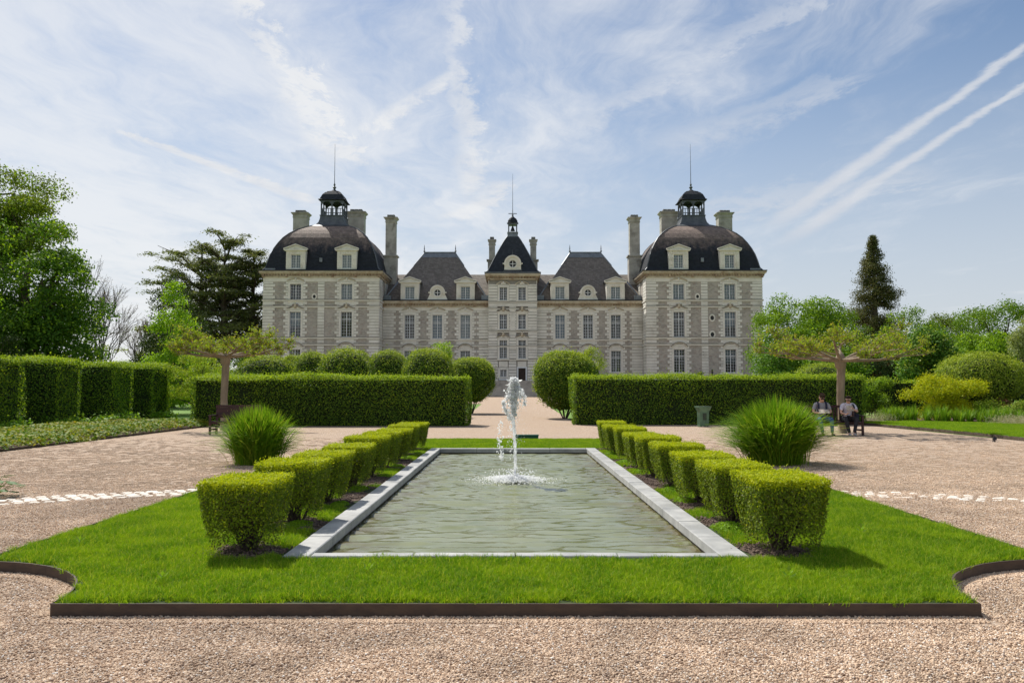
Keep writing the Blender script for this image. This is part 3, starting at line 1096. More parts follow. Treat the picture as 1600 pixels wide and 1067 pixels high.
# ---------------------------------------------------------------- central tower
def central():
    hw = 3.38
    x0, x1, y0, y1 = CX - hw, CX + hw, 117.6, 124.6
    ops, wins = [], []
    for s_ in (-1, 1):
        wx = CX + s_ * 1.33
        for (z, h, rows, tr, hood, hz) in ((5.9, 2.62, 7, 0, 'swan', .42), (10.05, 2.15, 5, 1.35, 'swan', .36), (14.15, 1.9, 5, 0, 'low', .42)):
            ops.append((wx - .54, wx + .54, z, z + h))
            wins.append((wx, z, 1.08, h, rows, tr, hood, hz))
    dr = (CX + .8, CX + 1.82, 2.84, 4.55)
    gw = (CX - 1.78, CX - .86, 3.3, 4.35)
    ops += [dr, gw]
    w = MB()
    w.wall(x0, x1, GZ - .3, EAVE - .3, y0, ops, .4)
    for X, fl in ((x0, 1), (x1, 0)):
        f = (3, 2, 1, 0) if fl else (0, 1, 2, 3)
        w.add([(X, y0, GZ - .3), (X, y1, GZ - .3), (X, y1, EAVE), (X, y0, EAVE)], [f])
    w.add([(x0, y1, GZ - .3), (x1, y1, GZ - .3), (x1, y1, EAVE), (x0, y1, EAVE)], [(3, 2, 1, 0)])
    w.build('wall', M['stone_joint'], house)
    q = MB()
    big = [(o[0] - .3, o[1] + .3, o[2] - .35, o[3] + .75) for o in ops[:6]] + [(dr[0] - .28, dr[1] + .28, dr[2], 5.5), (gw[0] - .3, gw[1] + .3, 2.7, 5.5)]
    courses(q, GZ + .1, EAVE - 1.46, [(x0, x1, 0, 0)], y0, big, .075, .065)
    for X, s_ in ((x0, -1), (x1, 1)):
        side_courses(q, GZ + .1, EAVE - .87, X, y0, y0 + 1.1, s_)
        side_courses(q, 14.3, EAVE - .87, X, y0 + 1.1, y1, s_)
    q.build('stone_courses', M['stone'], house)['kind'] = 'stuff'
    st = MB()
    for z in (13.84, 12.95, 9.7, 8.5 - .9, 5.72):
        string(st, x0, x1, y0, z, .13, .15)
    st.box(CX - 1.95, CX - .7, y0 - .04, y0 + .01, 4.7, 5.5)
    st.box(CX + .68, CX + 1.94, y0 - .04, y0 + .01, 4.7, 5.5)
    st.box(CX - .35, CX + .35, y0 - .065, y0 - .056, 10.0, 12.1)
    st.build('string_course', [M['stone_plain'], M['dark_stone']], house)
    for (wx, z, ww, h, rows, tr, hood, hz) in wins:
        window(wx, z, y0 - .03, ww, h, 2, rows, tr, 'dark', hood, hz)
    g_ = window(CX - 1.32, 3.3, y0 - .03, .92, 1.05, 2, 3, 0, 'dark')
    MB().box(CX - 1.78 - .2, CX - .86 + .2, y0 - .045, y0 + .0, 2.86, 3.16).build('apron_panel', M['winframe'], house)
    d = MB()
    d.box(dr[0], dr[1], y0 + .25, y0 + .32, dr[2], dr[3])
    o = d.build('door', M['door'], house)
    e = MB()
    for a, b in ((dr[0] + .06, dr[0] + .46), (dr[1] - .46, dr[1] - .06)):
        for c1, c2 in ((2.95, 3.5), (3.6, 4.45)):
            e.box(a, b, y0 + .23, y0 + .249, c1, c2)
    e.build('door_panels', M['door'], o)
    f = MB()
    f.box(dr[0] - .22, dr[0], y0 - .05, y0 + .0, dr[2], dr[3] + .2).box(dr[1], dr[1] + .22, y0 - .05, y0, dr[2], dr[3] + .2).box(dr[0], dr[1], y0 - .05, y0, dr[3], dr[3] + .2)
    f.build('door_frame', M['winframe'], o)
    cornice(x0, x1, y0, y1, EAVE, house)
    cy = (y0 + y1) / 2
    g = MB()
    g.box(x0 - .62, x1 + .62, y0 - .62, y1 + .62, EAVE + .001, EAVE + .22)
    g.build('gutter', M['lead'], house)
    ky = (y1 - y0) / (x1 - x0)
    prof = [(3.75, EAVE + .22), (3.5, EAVE + .45), (3.0, 19.5), (2.35, 20.9), (1.7, 22.2), (1.1, 23.3), (.78, 23.8)]
    r_ = MB().profile_square(CX, cy, prof, ky)
    roof = r_.build('pyramid_roof', M['slate_dark'], house)
    for ax, ay in ((-1, -1), (1, -1), (-1, 1), (1, 1)):
        MB().tube([(CX + ax * a, cy + ay * a * ky, b + .02) for a, b in prof], .07, 6).build('hip_flashing', M['lead'], roof)
    # belfry
    L = empty('belfry', (0, 0, 0))
    L.parent = house
    L.location = Vector((CX, cy, 23.7)) - absloc(house)
    MB().profile_square(CX, cy, [(.80, 23.6), (.70, 24.35), (.79, 24.38), (.79, 24.5), (.70, 24.52)]).build('belfry_base', M['lead_pale'], L)
    c = MB()
    for ax in (-1, 1):
        for ay in (-1, 1):
            c.box(CX + ax * .58 - .09, CX + ax * .58 + .09, cy + ay * .58 - .09, cy + ay * .58 + .09, 24.5, 25.6)
    c.box(CX - .69, CX + .69, cy - .69, cy + .69, 25.6, 25.85)
    c.build('belfry_posts', M['lead'], L)
    MB().lathe(CX, cy, [(.05, 25.55), (.12, 25.4), (.3, 24.9), (.36, 24.75), (.02, 24.74)], 10).build('bell', M['gutter'], L)
    MB().lathe(CX, cy, [(.86, 25.85), (.86, 25.95), (.74, 26.0), (.70, 26.3), (.52, 26.6), (.26, 26.8), (.1, 26.9)], 12).build('belfry_roof', M['slate_dark'], L)
    s = MB().lathe(CX, cy, [(.2, 26.85), (.08, 27.0), (.18, 27.12), (.05, 27.25), (.05, 27.9)], 8)
    s.box(CX - .62, CX + .62, cy - .03, cy + .03, 27.3, 27.4).box(CX - .03, CX + .03, cy - .5, cy + .5, 27.301, 27.399)
    s.tube([(CX, cy, 27.9), (CX, cy, 33.3)], [.045, .015], 6)
    s.build('spire', M['lead'], L)
    oeil(house, CX + .0, 19.4, 117.55, .55, 1.12, 2.7, 18.3, 2.4)
    for s_ in (-1, 1):
        chimney(CX + s_ * 3.12, 124.9, .9, .9, 18.0, 24.55, house, tall=2.9, narrow=True)
    # steps
    sm = MB()
    n = 12
    top = 2.78
    for k in range(n):
        z0_, z1_ = GZ - .1, GZ + .06 + (top - GZ - .06) * (k + 1) / n
        ya = 113.0 + k * .33
        w_ = 4.9
        m = MB()
        m.box(CX - w_, CX + w_, ya, ya + .36 if k < n - 1 else y0 - .001, z0_, z1_ - .06)
        m.box(CX - w_ - .03, CX + w_ + .03, ya - .04, (ya + .34) if k < n - 1 else y0 - .06, z1_ - .06, z1_)
        m.build('step', M['step'], house)


central()

# ================================================================== ground, gravel, lawn, pool
def ground_mats():
    m, nt, b = newmat('rough_grass')
    co = coord(nt)
    f = noise(nt, co, 0.15, 5, 0.6).ss(.3, .7)
    g = noise(nt, co, 9, 5, 0.7)
    c = mixc(nt, f, (0.10, 0.21, 0.016), (0.15, 0.27, 0.02))
    c = mixc(nt, g.ss(.35, .7) * .6, c, (0.06, 0.14, 0.01))
    nt.links.new(c, b.inputs['Base Color'])
    b.inputs['Roughness'].default_value = .9
    bump(nt, b, g, .8, .06)
    M['ground'] = m

    m, nt, b = newmat('pinkish_gravel')
    co = coord(nt)
    v = nt.nodes.new('ShaderNodeTexVoronoi')
    v.inputs['Scale'].default_value = 75
    v.inputs['Randomness'].default_value = 1
    nt.links.new(co, v.inputs['Vector'])
    v2 = nt.nodes.new('ShaderNodeTexVoronoi')
    v2.inputs['Scale'].default_value = 24
    nt.links.new(co, v2.inputs['Vector'])
    sp = nt.nodes.new('ShaderNodeSeparateColor')
    nt.links.new(v.outputs['Color'], sp.inputs[0])
    sp2 = nt.nodes.new('ShaderNodeSeparateColor')
    nt.links.new(v2.outputs['Color'], sp2.inputs[0])
    a = Ex(nt, sp.outputs[0])
    c = mixc(nt, a, (0.53, 0.405, 0.30), (0.31, 0.22, 0.155))
    c = mixc(nt, Ex(nt, sp.outputs[1]).ss(.86, .93), c, (0.70, 0.62, 0.54))
    c = mixc(nt, Ex(nt, sp.outputs[2]).ss(.88, .95), c, (0.25, 0.18, 0.145))
    c = mixc(nt, Ex(nt, sp2.outputs[0]).ss(.2, .9) * .22, c, (0.34, 0.25, 0.19))
    big = noise(nt, co, .45, 5, .65).ss(.35, .7)
    c = mixc(nt, big * .35, c, (0.42, 0.30, 0.21))
    mid = noise(nt, co, 3.2, 5, .7, .6).ss(.52, .7)
    c = mixc(nt, mid * .3, c, (0.33, 0.245, 0.19))
    nt.links.new(c, b.inputs['Base Color'])
    b.inputs['Roughness'].default_value = .95
    b.inputs['Specular IOR Level'].default_value = .2
    h = Ex(nt, v.outputs['Distance']) * -1.0 + Ex(nt, v2.outputs['Distance']) * -.5 + noise(nt, co, 2.2, 4, .6) * 3.0
    bump(nt, b, h, .9, .012)
    M['gravel'] = m

    m, nt, b = newmat('pebble')
    g = nt.nodes.new('ShaderNodeNewGeometry')
    oi = nt.nodes.new('ShaderNodeObjectInfo')
    r_ = Ex(nt, g.outputs['Random Per Island'])
    rp = nt.nodes.new('ShaderNodeValToRGB')
    nt.links.new(r_.k, rp.inputs[0])
    cr = rp.color_ramp
    cols = [(0, (.20, .13, .095)), (.12, (.40, .27, .18)), (.4, (.64, .47, .33)), (.62, (.76, .59, .43)), (.82, (.52, .37, .26)), (.93, (.82, .69, .56)), (1, (.86, .82, .76))]
    cr.elements[0].position = 0
    cr.elements[0].color = (*cols[0][1], 1)
    cr.elements[1].position = 1
    cr.elements[1].color = (*cols[-1][1], 1)
    for p, c_ in cols[1:-1]:
        e = cr.elements.new(p)
        e.color = (*c_, 1)
    gp_ = nt.nodes.new('ShaderNodeNewGeometry')
    kk = noise(nt, gp_.outputs['Position'], .9, 5, .7, .5).ss(.34, .62, .78, 1.06)
    nt.links.new(mixc(nt, 1.0, rp.outputs[0], combine(nt, kk, kk, kk), 'MULTIPLY'), b.inputs['Base Color'])
    b.inputs['Roughness'].default_value = .85
    b.inputs['Specular IOR Level'].default_value = .25
    M['pebble'] = m

    m, nt, b = newmat('turf_soil')
    co = coord(nt)
    c = mixc(nt, noise(nt, co, 6, 4).ss(.3, .7), (0.022, 0.045, 0.007), (0.040, 0.060, 0.012))
    nt.links.new(c, b.inputs['Base Color'])
    b.inputs['Roughness'].default_value = 1
    M['turf'] = m
    M['soil'] = pmat('bark_mulch', (0.085, 0.058, 0.045), (0.16, 0.115, 0.09), 22, 1, .9, 40, .03, stain=(0.05, 0.035, 0.03), sscale=9)
    M['chip'] = pmat('bark_chip', (0.20, 0.14, 0.11), (0.10, 0.07, 0.055), 9, .9, 0, island=.8)
    M['steel'] = pmat('rusted_steel', (0.085, 0.060, 0.044), (0.055, 0.040, 0.032), 5, .75, .3, 30, .004, stain=(0.085, 0.058, 0.042), sscale=2.2, stretch=(1, 1, 3))
    M['coping'] = pmat('grey_marble', (0.42, 0.42, 0.41), (0.29, 0.295, 0.295), 3.5, .55, .2, 60, .003, stain=(0.25, 0.25, 0.24), sscale=1.8, stretch=(1, 1, 1), island=.25)
    M['basin'] = pmat('pale_basin_plaster', (0.20, 0.23, 0.17), (0.15, 0.17, 0.12), .8, .9, .2, 10)
    M['basin_wall'] = pmat('stained_basin_wall', (0.10, 0.085, 0.06), (0.16, 0.14, 0.10), 3, .8, .3, 20, stain=(0.07, 0.04, 0.02), sscale=1.5)
    M['cobble'] = pmat('white_cobblestone', (0.72, 0.67, 0.60), (0.58, 0.53, 0.46), 14, .8, .4, 50, .004, island=.3)


ground_mats()


def sheet(name, xs, ys, fz, mat_, parent=None, keep=None):
    xs, ys = np.asarray(xs, float), np.asarray(ys, float)
    X, Y = np.meshgrid(xs, ys)
    Z = fz(X, Y)
    V = np.stack([X, Y, Z], -1).reshape(-1, 3)
    nx = len(xs)
    i, j = np.meshgrid(np.arange(nx - 1), np.arange(len(ys) - 1))
    a = (j * nx + i).ravel()
    F = np.stack([a, a + 1, a + 1 + nx, a + nx], -1)
    if keep is not None:
        c = V[F].mean(1)
        F = F[keep(c[:, 0], c[:, 1])]
    return obj(name, npmesh(name, V, F, mat_, smooth=True), parent)


far = np.array([-1500, -700, -300, -150, -80, -40, -20, -8, -1.8, 1.86, 8, 20, 40, 80, 150, 300, 700, 1500])
tag(sheet('ground', far, np.concatenate([[-400, -100, -20, 0, 7.15, 19.9, 30], np.arange(36, 110, 6), [112, 140, 200, 400, 900, 2500]]), lambda x, y: zg(x, y) - .02, M['ground'], keep=lambda x, y: ~((np.abs(x - .03) < 1.8) & (y > 7.15) & (y < 19.9))),
    label='open grassland of the park reaching the horizon behind the chateau', kind='structure')

BASIN = (-1.70, 1.76, 7.22, 19.80)          # inner edge of the coping
LX0, LX1, LY0, LY1 = -4.42, 4.56, 5.60, 23.95
NRS = {-4.42: 1.37, 4.56: 1.46}            # radius of the scooped corners on either side
LZ = 0.085


def in_lawn(x, y):
    ok = (x > LX0) & (x < LX1) & (y > LY0) & (y < LY1)
    for cx_ in (LX0, LX1):
        for cy_ in (LY0, LY1):
            ok &= (x - cx_) ** 2 + (y - cy_) ** 2 > NRS[cx_] ** 2
    ok &= ~((x > -1.96) & (x < 2.02) & (y > 7.055) & (y < 20.08))
    return ok


def gravel_keep(x, y):
    a = (x > -12.4) & (x < 15.0) & (y < 36.5)
    p = (x > -2.6) & (x < 2.9) & (y >= 36)
    c = (y > 70) & (np.abs(x) < 48)  # court extended beyond view to bounce warm light onto the shaded facade
    pool = (x > -1.9) & (x < 1.96) & (y > 7.1) & (y < 20.0)
    return (a | p | c) & ~pool


gx = np.unique(np.concatenate([[-48, -30, -20, -12.4, 15.0, 20, 30, 48, -2.6, 2.9, -1.9, 1.96], np.linspace(-12.4, 15, 20)]))
gy = np.unique(np.concatenate([[-14, -6, 0, 4, 7.1, 20.0, 28, 36, 36.5], np.arange(12, 36, 4), np.arange(40, 104, 4), [104, 108, 112, 116]]))
tag(sheet('gravel', gx, gy, lambda x, y: zg(x, y), M['gravel'], keep=gravel_keep), label='pinkish gravel forecourt and path round the lawn and pool', kind='structure')


def notch_outline():
    """lawn outline with concave quarter-round corners, counter-clockwise"""
    pts = []
    def arc(cx_, cy_, a0, a1):
        for k in range(13):
            a = R(a0 + (a1 - a0) * k / 12)
            pts.append((cx_ + NRS[cx_] * math.cos(a), cy_ + NRS[cx_] * math.sin(a)))
    arc(LX0, LY0, 90, 0)
    arc(LX1, LY0, 180, 90)
    arc(LX1, LY1, 270, 180)
    arc(LX0, LY1, 0, -90)
    return pts


OUT = notch_outline()


def lawn():
    bm = bmesh.new()
    o = [bm.verts.new((x, y, LZ - .01)) for x, y in OUT]
    h = [bm.verts.new((x, y, LZ - .01)) for x, y in ((-1.93, 6.99), (1.99, 6.99), (1.99, 20.05), (-1.93, 20.05))]
    es = [bm.edges.new((o[i], o[(i + 1) % len(o)])) for i in range(len(o))]
    es += [bm.edges.new((h[i], h[(i + 1) % 4])) for i in range(4)]
    bmesh.ops.triangle_fill(bm, use_beauty=True, use_dissolve=False, edges=es)
    for f in bm.faces:
        if f.normal.z < 0:
            f.normal_flip()
    me = bpy.data.meshes.new('lawn')
    bm.to_mesh(me)
    bm.free()
    me.materials.append(M['turf'])
    tag(obj('lawn', me), label='turf bed of the lawn with scooped corners round the pool', kind='structure')
    # steel edging strip, with thickness
    e = MB()
    n = len(OUT)
    cxm, cym = (LX0 + LX1) / 2, (LY0 + LY1) / 2
    P = [Vector((x, y, 0)) for x, y in OUT]
    inner = []
    for i in range(n):
        t = (P[(i + 1) % n] - P[i - 1]).normalized()
        nrm = Vector((t.y, -t.x, 0))
        inner.append(P[i] + nrm * .012)
    for i in range(n):
        j = (i + 1) % n
        a, b, c, d = P[i], P[j], inner[j], inner[i]
        z0, z1 = -.03, LZ + .006
        e.add([(a.x, a.y, z0), (b.x, b.y, z0), (b.x, b.y, z1), (a.x, a.y, z1), (d.x, d.y, z0), (c.x, c.y, z0), (c.x, c.y, z1), (d.x, d.y, z1)],
              [(0, 1, 2, 3), (5, 4, 7, 6), (3, 2, 6, 7)])
    e.build('lawn_edging', M['steel'])
    tag(bpy.data.objects['lawn_edging'], label='low rusty brown steel strip edging the lawn against the gravel', cat='lawn edging')


lawn()


# ---------------------------------------------------------------- pool
def pool():
    p = empty('reflecting_pool', (0, 13.5, 0), label='long rectangular pool with pale grey stone coping set in the lawn', cat='pool')
    x0, x1, y0, y1 = BASIN
    cw = .235
    cache = []

    def slab(ax, bx, ay, by):
        g = .004
        d = random.uniform(-.003, .003)
        z0, z1 = .02, .112 + d
        ch = .008
        m = MB()
        a, b, c, e = ax + g, bx - g, ay + g, by - g
        m.add([(a, c, z0), (b, c, z0), (b, e, z0), (a, e, z0), (a, c, z1 - ch), (b, c, z1 - ch), (b, e, z1 - ch), (a, e, z1 - ch),
               (a + ch, c + ch, z1), (b - ch, c + ch, z1), (b - ch, e - ch, z1), (a + ch, e - ch, z1)],
              [(0, 1, 5, 4), (1, 2, 6, 5), (2, 3, 7, 6), (3, 0, 4, 7), (4, 5, 9, 8), (5, 6, 10, 9), (6, 7, 11, 10), (7, 4, 8, 11), (8, 9, 10, 11)])
        m.build('coping_stone', M['coping'], p)
    ys = np.linspace(y0 - .15, y1 + cw, 15)
    for k in range(14):
        slab(x0 - cw, x0, ys[k], ys[k + 1])
        slab(x1, x1 + cw, ys[k], ys[k + 1])
    xs = np.linspace(x0, x1, 5)
    for k in range(4):
        slab(xs[k], xs[k + 1], y0 - .15, y0)
        slab(xs[k], xs[k + 1], y1, y1 + cw)
    b = MB()
    e = .02
    b.add([(x0 - e, y0 - e, -.45), (x1 + e, y0 - e, -.45), (x1 + e, y1 + e, -.45), (x0 - e, y1 + e, -.45),
           (x0 - e, y0 - e, .1), (x1 + e, y0 - e, .1), (x1 + e, y1 + e, .1), (x0 - e, y1 + e, .1)],
          [(0, 1, 5, 4)[::-1], (1, 2, 6, 5)[::-1], (2, 3, 7, 6)[::-1], (3, 0, 4, 7)[::-1]])
    b.build('basin_wall', M['basin_wall'], p)
    b = MB()
    b.add([(x0 - e, y0 - e, -.45), (x1 + e, y0 - e, -.45), (x1 + e, y1 + e, -.45), (x0 - e, y1 + e, -.45)], [(0, 1, 2, 3)])
    b.build('basin_floor', M['basin'], p)
    # water
    nx, ny = 150, 540
    X, Y = np.meshgrid(np.linspace(x0 - .015, x1 + .015, nx), np.linspace(y0 - .015, y1 + .015, ny))
    Z = np.zeros_like(X)
    r2 = np.random.default_rng(3)
    for k in range(46):
        lam = r2.uniform(.10, .20) if k % 3 == 0 else r2.uniform(.20, .50)
        th = math.pi / 2 + r2.normal(0, .30)
        ph = r2.uniform(0, 6.28)
        amp = .0056 * lam * r2.uniform(.5, 1.3)
        ph_n = 1.4 * np.sin(X * r2.uniform(.5, 1.6) + r2.uniform(0, 6)) + 1.2 * np.sin(Y * r2.uniform(.3, .9) + r2.uniform(0, 6))
        arg = 2 * math.pi / lam * (X * math.cos(th) + Y * math.sin(th)) + ph + ph_n * (1 if lam < .2 else 2.2)
        # the longer ripples have sharp crests and broad troughs
        Z += amp * (.45 * np.sin(arg) if lam < .2 else 1.0 * (1 - 2 * np.abs(np.sin(arg / 2)) ** 1.15))
    Rr = np.hypot(X - .04, Y - 13.65)
    Z += .005 * np.sin(2 * math.pi * Rr / .24 + .6 * np.sin(3 * np.arctan2(Y - 13.65, X))) * np.exp(-((Rr - .9) / 1.9) ** 2)
    Z += .02 * np.exp(-(Rr / .5) ** 2) * (r2.random(Z.shape) - .3)
    V = np.stack([X, Y, Z + .006], -1).reshape(-1, 3)
    i, j = np.meshgrid(np.arange(nx - 1), np.arange(ny - 1))
    a = (j * nx + i).ravel()
    F = np.stack([a, a + 1, a + 1 + nx, a + nx], -1)
    m, nt, bs = newmat('pool_water')
    co = coord(nt)
    n1 = noise(nt, co, 1.1, 4, .6, .5)
    sx_ = nt.nodes.new('ShaderNodeSeparateXYZ')
    nt.links.new(co, sx_.inputs[0])
    c = mixc(nt, n1.ss(.38, .62), (0.165, 0.183, 0.085), (0.215, 0.232, 0.130))
    edge = (Ex(nt, sx_.outputs[0]) - .03).ab().ss(.9, 1.75)     # silt gathers along the walls
    c = mixc(nt, edge * noise(nt, co, 2.5, 5, .7).ss(.35, .6) * .7, c, (0.11, 0.075, 0.03))
    # light scattered back from the cloudy depth does not follow the ripples; the mirror surface does
    nt.nodes.remove(bs)
    df = nt.nodes.new('ShaderNodeBsdfDiffuse')
    nt.links.new(c, df.inputs['Color'])
    df.inputs['Normal'].default_value = (0, 0, 1)
    nt.links.new(combine(nt, 0.0, 0.0, 1.0), df.inputs['Normal'])
    gs = nt.nodes.new('ShaderNodeBsdfGlossy')
    gs.inputs['Roughness'].default_value = .02
    mp = coord(nt, (1, 2.2, 1))
    bp = nt.nodes.new('ShaderNodeBump')
    bp.inputs['Strength'].default_value = .10
    bp.inputs['Distance'].default_value = .012
    nt.links.new(noise(nt, mp, 17, 4, .6, .4).k, bp.inputs['Height'])
    nt.links.new(bp.outputs[0], gs.inputs['Normal'])
    fr = nt.nodes.new('ShaderNodeFresnel')
    fr.inputs['IOR'].default_value = 1.9
    nt.links.new(bp.outputs[0], fr.inputs['Normal'])
    mxs = nt.nodes.new('ShaderNodeMixShader')
    nt.links.new(fr.outputs[0], mxs.inputs[0])
    nt.links.new(df.outputs[0], mxs.inputs[1])
    nt.links.new(gs.outputs[0], mxs.inputs[2])
    nt.links.new(mxs.outputs[0], nt.nodes['Material Output'].inputs[0])
    w = obj('water', npmesh('water', V, F, m, smooth=True))
    tag(w, label='rippled pale green water filling the pool', kind='structure')


pool()


# ---------------------------------------------------------------- instanced stuff
def gn_instances(name, pts, tile_mesh, smin, smax, label, host_mat=None, tilt=0.0):
    me = bpy.data.meshes.new(name)
    me.vertices.add(len(pts))
    me.vertices.foreach_set('co', np.asarray(pts, dtype=np.float32).ravel())
    me.update()
    o = link(bpy.data.objects.new(name, me))
    tile = bpy.data.objects.new(name + '_tile', tile_mesh)
    ng = bpy.data.node_groups.new(name, 'GeometryNodeTree')
    ng.interface.new_socket('Geometry', in_out='INPUT', socket_type='NodeSocketGeometry')
    ng.interface.new_socket('Geometry', in_out='OUTPUT', socket_type='NodeSocketGeometry')
    gi, go = ng.nodes.new('NodeGroupInput'), ng.nodes.new('NodeGroupOutput')
    ins = ng.nodes.new('GeometryNodeInstanceOnPoints')
    oi = ng.nodes.new('GeometryNodeObjectInfo')
    oi.inputs['Object'].default_value = tile
    rv = ng.nodes.new('FunctionNodeRandomValue')
    rv.data_type = 'FLOAT_VECTOR'
    rv.inputs[0].default_value = (-tilt, -tilt, 0)
    rv.inputs[1].default_value = (tilt, tilt, 6.283)
    rs = ng.nodes.new('FunctionNodeRandomValue')
    rs.data_type = 'FLOAT'
    rs.inputs['Min'].default_value = smin
    rs.inputs['Max'].default_value = smax
    L = ng.links.new
    L(gi.outputs[0], ins.inputs['Points'])
    L(oi.outputs['Geometry'], ins.inputs['Instance'])
    L(rv.outputs[0], ins.inputs['Rotation'])
    L([s for s in rs.outputs if s.type == 'VALUE' and s.enabled][0], ins.inputs['Scale'])
    L(ins.outputs[0], go.inputs[0])
    md = o.modifiers.new('scatter', 'NODES')
    md.node_group = ng
    o['kind'] = 'stuff'
    o['label'] = label
    return o


def jgrid(x0, x1, y0, y1, step):
    xs, ys = np.arange(x0, x1, step), np.arange(y0, y1, step)
    X, Y = np.meshgrid(xs, ys)
    X = X + rng.uniform(-.5, .5, X.shape) * step
    Y = Y + rng.uniform(-.5, .5, Y.shape) * step
    return X.ravel(), Y.ravel()


def blades(n, area, h0, h1, w, lean, seg=2, clump=None):
    """n grass blades as tapered strips of seg quads"""
    if clump is None:
        p = rng.uniform(-area / 2, area / 2, (n, 2))
    else:
        p = clump
    h = rng.uniform(h0, h1, n)
    a = rng.uniform(0, 2 * math.pi, n)
    la = rng.uniform(0, 2 * math.pi, n)
    ln = np.abs(rng.normal(0, lean, n)) * h
    d = np.stack([np.cos(la), np.sin(la)], -1)
    s = np.stack([np.cos(a), np.sin(a)], -1)
    V = np.zeros((n, (seg + 1) * 2, 3))
    for k in range(seg + 1):
        t = k / seg
        c = p + d * (ln * t ** 1.8)[:, None]
        ww = w * (1 - t ** 1.5 * .85) * .5
        z = h * (t - .25 * (ln / h) * t ** 2)
        for q, sg in ((0, -1), (1, 1)):
            V[:, 2 * k + q, :2] = c + s * (sg * ww)
            V[:, 2 * k + q, 2] = z
    base = (np.arange(n) * (seg + 1) * 2)[:, None]
    F = np.concatenate([base + np.array([2 * k, 2 * k + 1, 2 * k + 3, 2 * k + 2]) for k in range(seg)], 0)
    return V.reshape(-1, 3), F


M['grass'] = leafmat('fresh_green_grass', (0.050, 0.150, 0.005), (0.165, 0.285, 0.008), (0.34, 0.38, 0.08), .40, 2.4, .6, world=True, gain=1.5, patch=.45)
BUSH_Y = [(6.98 + 1.56 * i, 7.86 + 1.56 * i) for i in range(9)]
BUSH_X = {-1: (-2.66, -2.03), 1: (2.05, 2.68)}
gv, gf = blades(215, .15, .016, .064, .0050, .85)
tile = npmesh('grass_tuft', gv, gf, M['grass'])
px_, py_ = jgrid(LX0, LX1, LY0, LY1, .082)
ok = in_lawn(px_, py_) & in_lawn(px_ + .065, py_) & in_lawn(px_ - .065, py_) & in_lawn(px_, py_ - .075) & in_lawn(px_, py_ + .025)
soil_spots = []
for sd, (a, b) in BUSH_X.items():
    for (c, d) in BUSH_Y:
        soil_spots.append(((a + b) / 2 - sd * .03, (c + d) / 2, .31, .40))
# longer bare patches beside some bushes
for (x, y, ra, rb) in ((-2.1, 11.2, .22, .5), (-2.15, 13.0, .25, .6), (-2.1, 16.0, .2, .5), (2.15, 10.1, .14, .3), (2.3, 12.9, .32, .9), (2.25, 8.8, .15, .25), (-2.1, 8.75, .25, .25)):
    soil_spots.append((x, y, ra, rb))
for (x, y, ra, rb) in soil_spots:
    ok &= ((px_ - x) / ra) ** 2 + ((py_ - y) / rb) ** 2 > 1 + rng.normal(0, .12, len(px_))
gp = np.stack([px_, py_, np.full_like(px_, LZ - .012)], -1)[ok]
gn_instances('grass', gp, tile, .75, 1.25, 'short bright green grass growing on the lawn round the pool', tilt=.06)
# soil discs under the bushes
sm = MB()
for (x, y, ra, rb) in soil_spots:
    n = 20
    vs = [(x, y, LZ + .012)]
    for k in range(n):
        a = 2 * math.pi * k / n
        q = 1 + random.uniform(-.12, .18)
        vs.append((x + ra * q * math.cos(a), y + rb * q * math.sin(a), LZ - .004))
    sm.add(vs, [(0, 1 + k, 1 + (k + 1) % n) for k in range(n)])
tag(sm.build('soil', M['soil']), label='patches of dark bark mulch under the clipped box bushes', kind='stuff')


def pebble_tile(n, area, r0, r1, mat_, name, flat=.62):
    bm = bmesh.new()
    bmesh.ops.create_icosphere(bm, subdivisions=1, radius=1)
    bv = np.array([v.co[:] for v in bm.verts])
    bf = np.array([[v.index for v in f.verts] for f in bm.faces])
    bm.free()
    c = np.concatenate([rng.uniform(-area / 2, area / 2, (n, 2)), rng.uniform(-.003, .006, (n, 1))], 1)
    s = rng.uniform(r0, r1, n) * (1 + (rng.random(n) > .93) * .7)
    sc = s[:, None] * np.stack([rng.uniform(.75, 1.25, n), rng.uniform(.6, 1., n), rng.uniform(.4, .8, n) * flat / .62], -1)
    V = bv[None] * sc[:, None, :] * (1 + rng.normal(0, .08, (n, len(bv), 1)))
    a = rng.uniform(0, 6.28, n)
    ca, sa = np.cos(a)[:, None], np.sin(a)[:, None]
    x, y = V[..., 0] * ca - V[..., 1] * sa, V[..., 0] * sa + V[..., 1] * ca
    V = np.stack([x, y, V[..., 2]], -1) + c[:, None, :]
    F = bf[None] + (np.arange(n) * len(bv))[:, None, None]
    return npmesh(name, V.reshape(-1, 3), F.reshape(-1, 3), mat_)


pt = pebble_tile(560, .34, .0032, .0082, M['pebble'], 'gravel_stones')


def off_lawn(x, y):
    a = (x > LX0 - .02) & (x < LX1 + .02) & (y > LY0 - .02) & (y < LY1)
    for cx_ in (LX0, LX1):
        a &= (x - cx_) ** 2 + (y - LY0) ** 2 > (NRS[cx_] - .02) ** 2
    return ~a


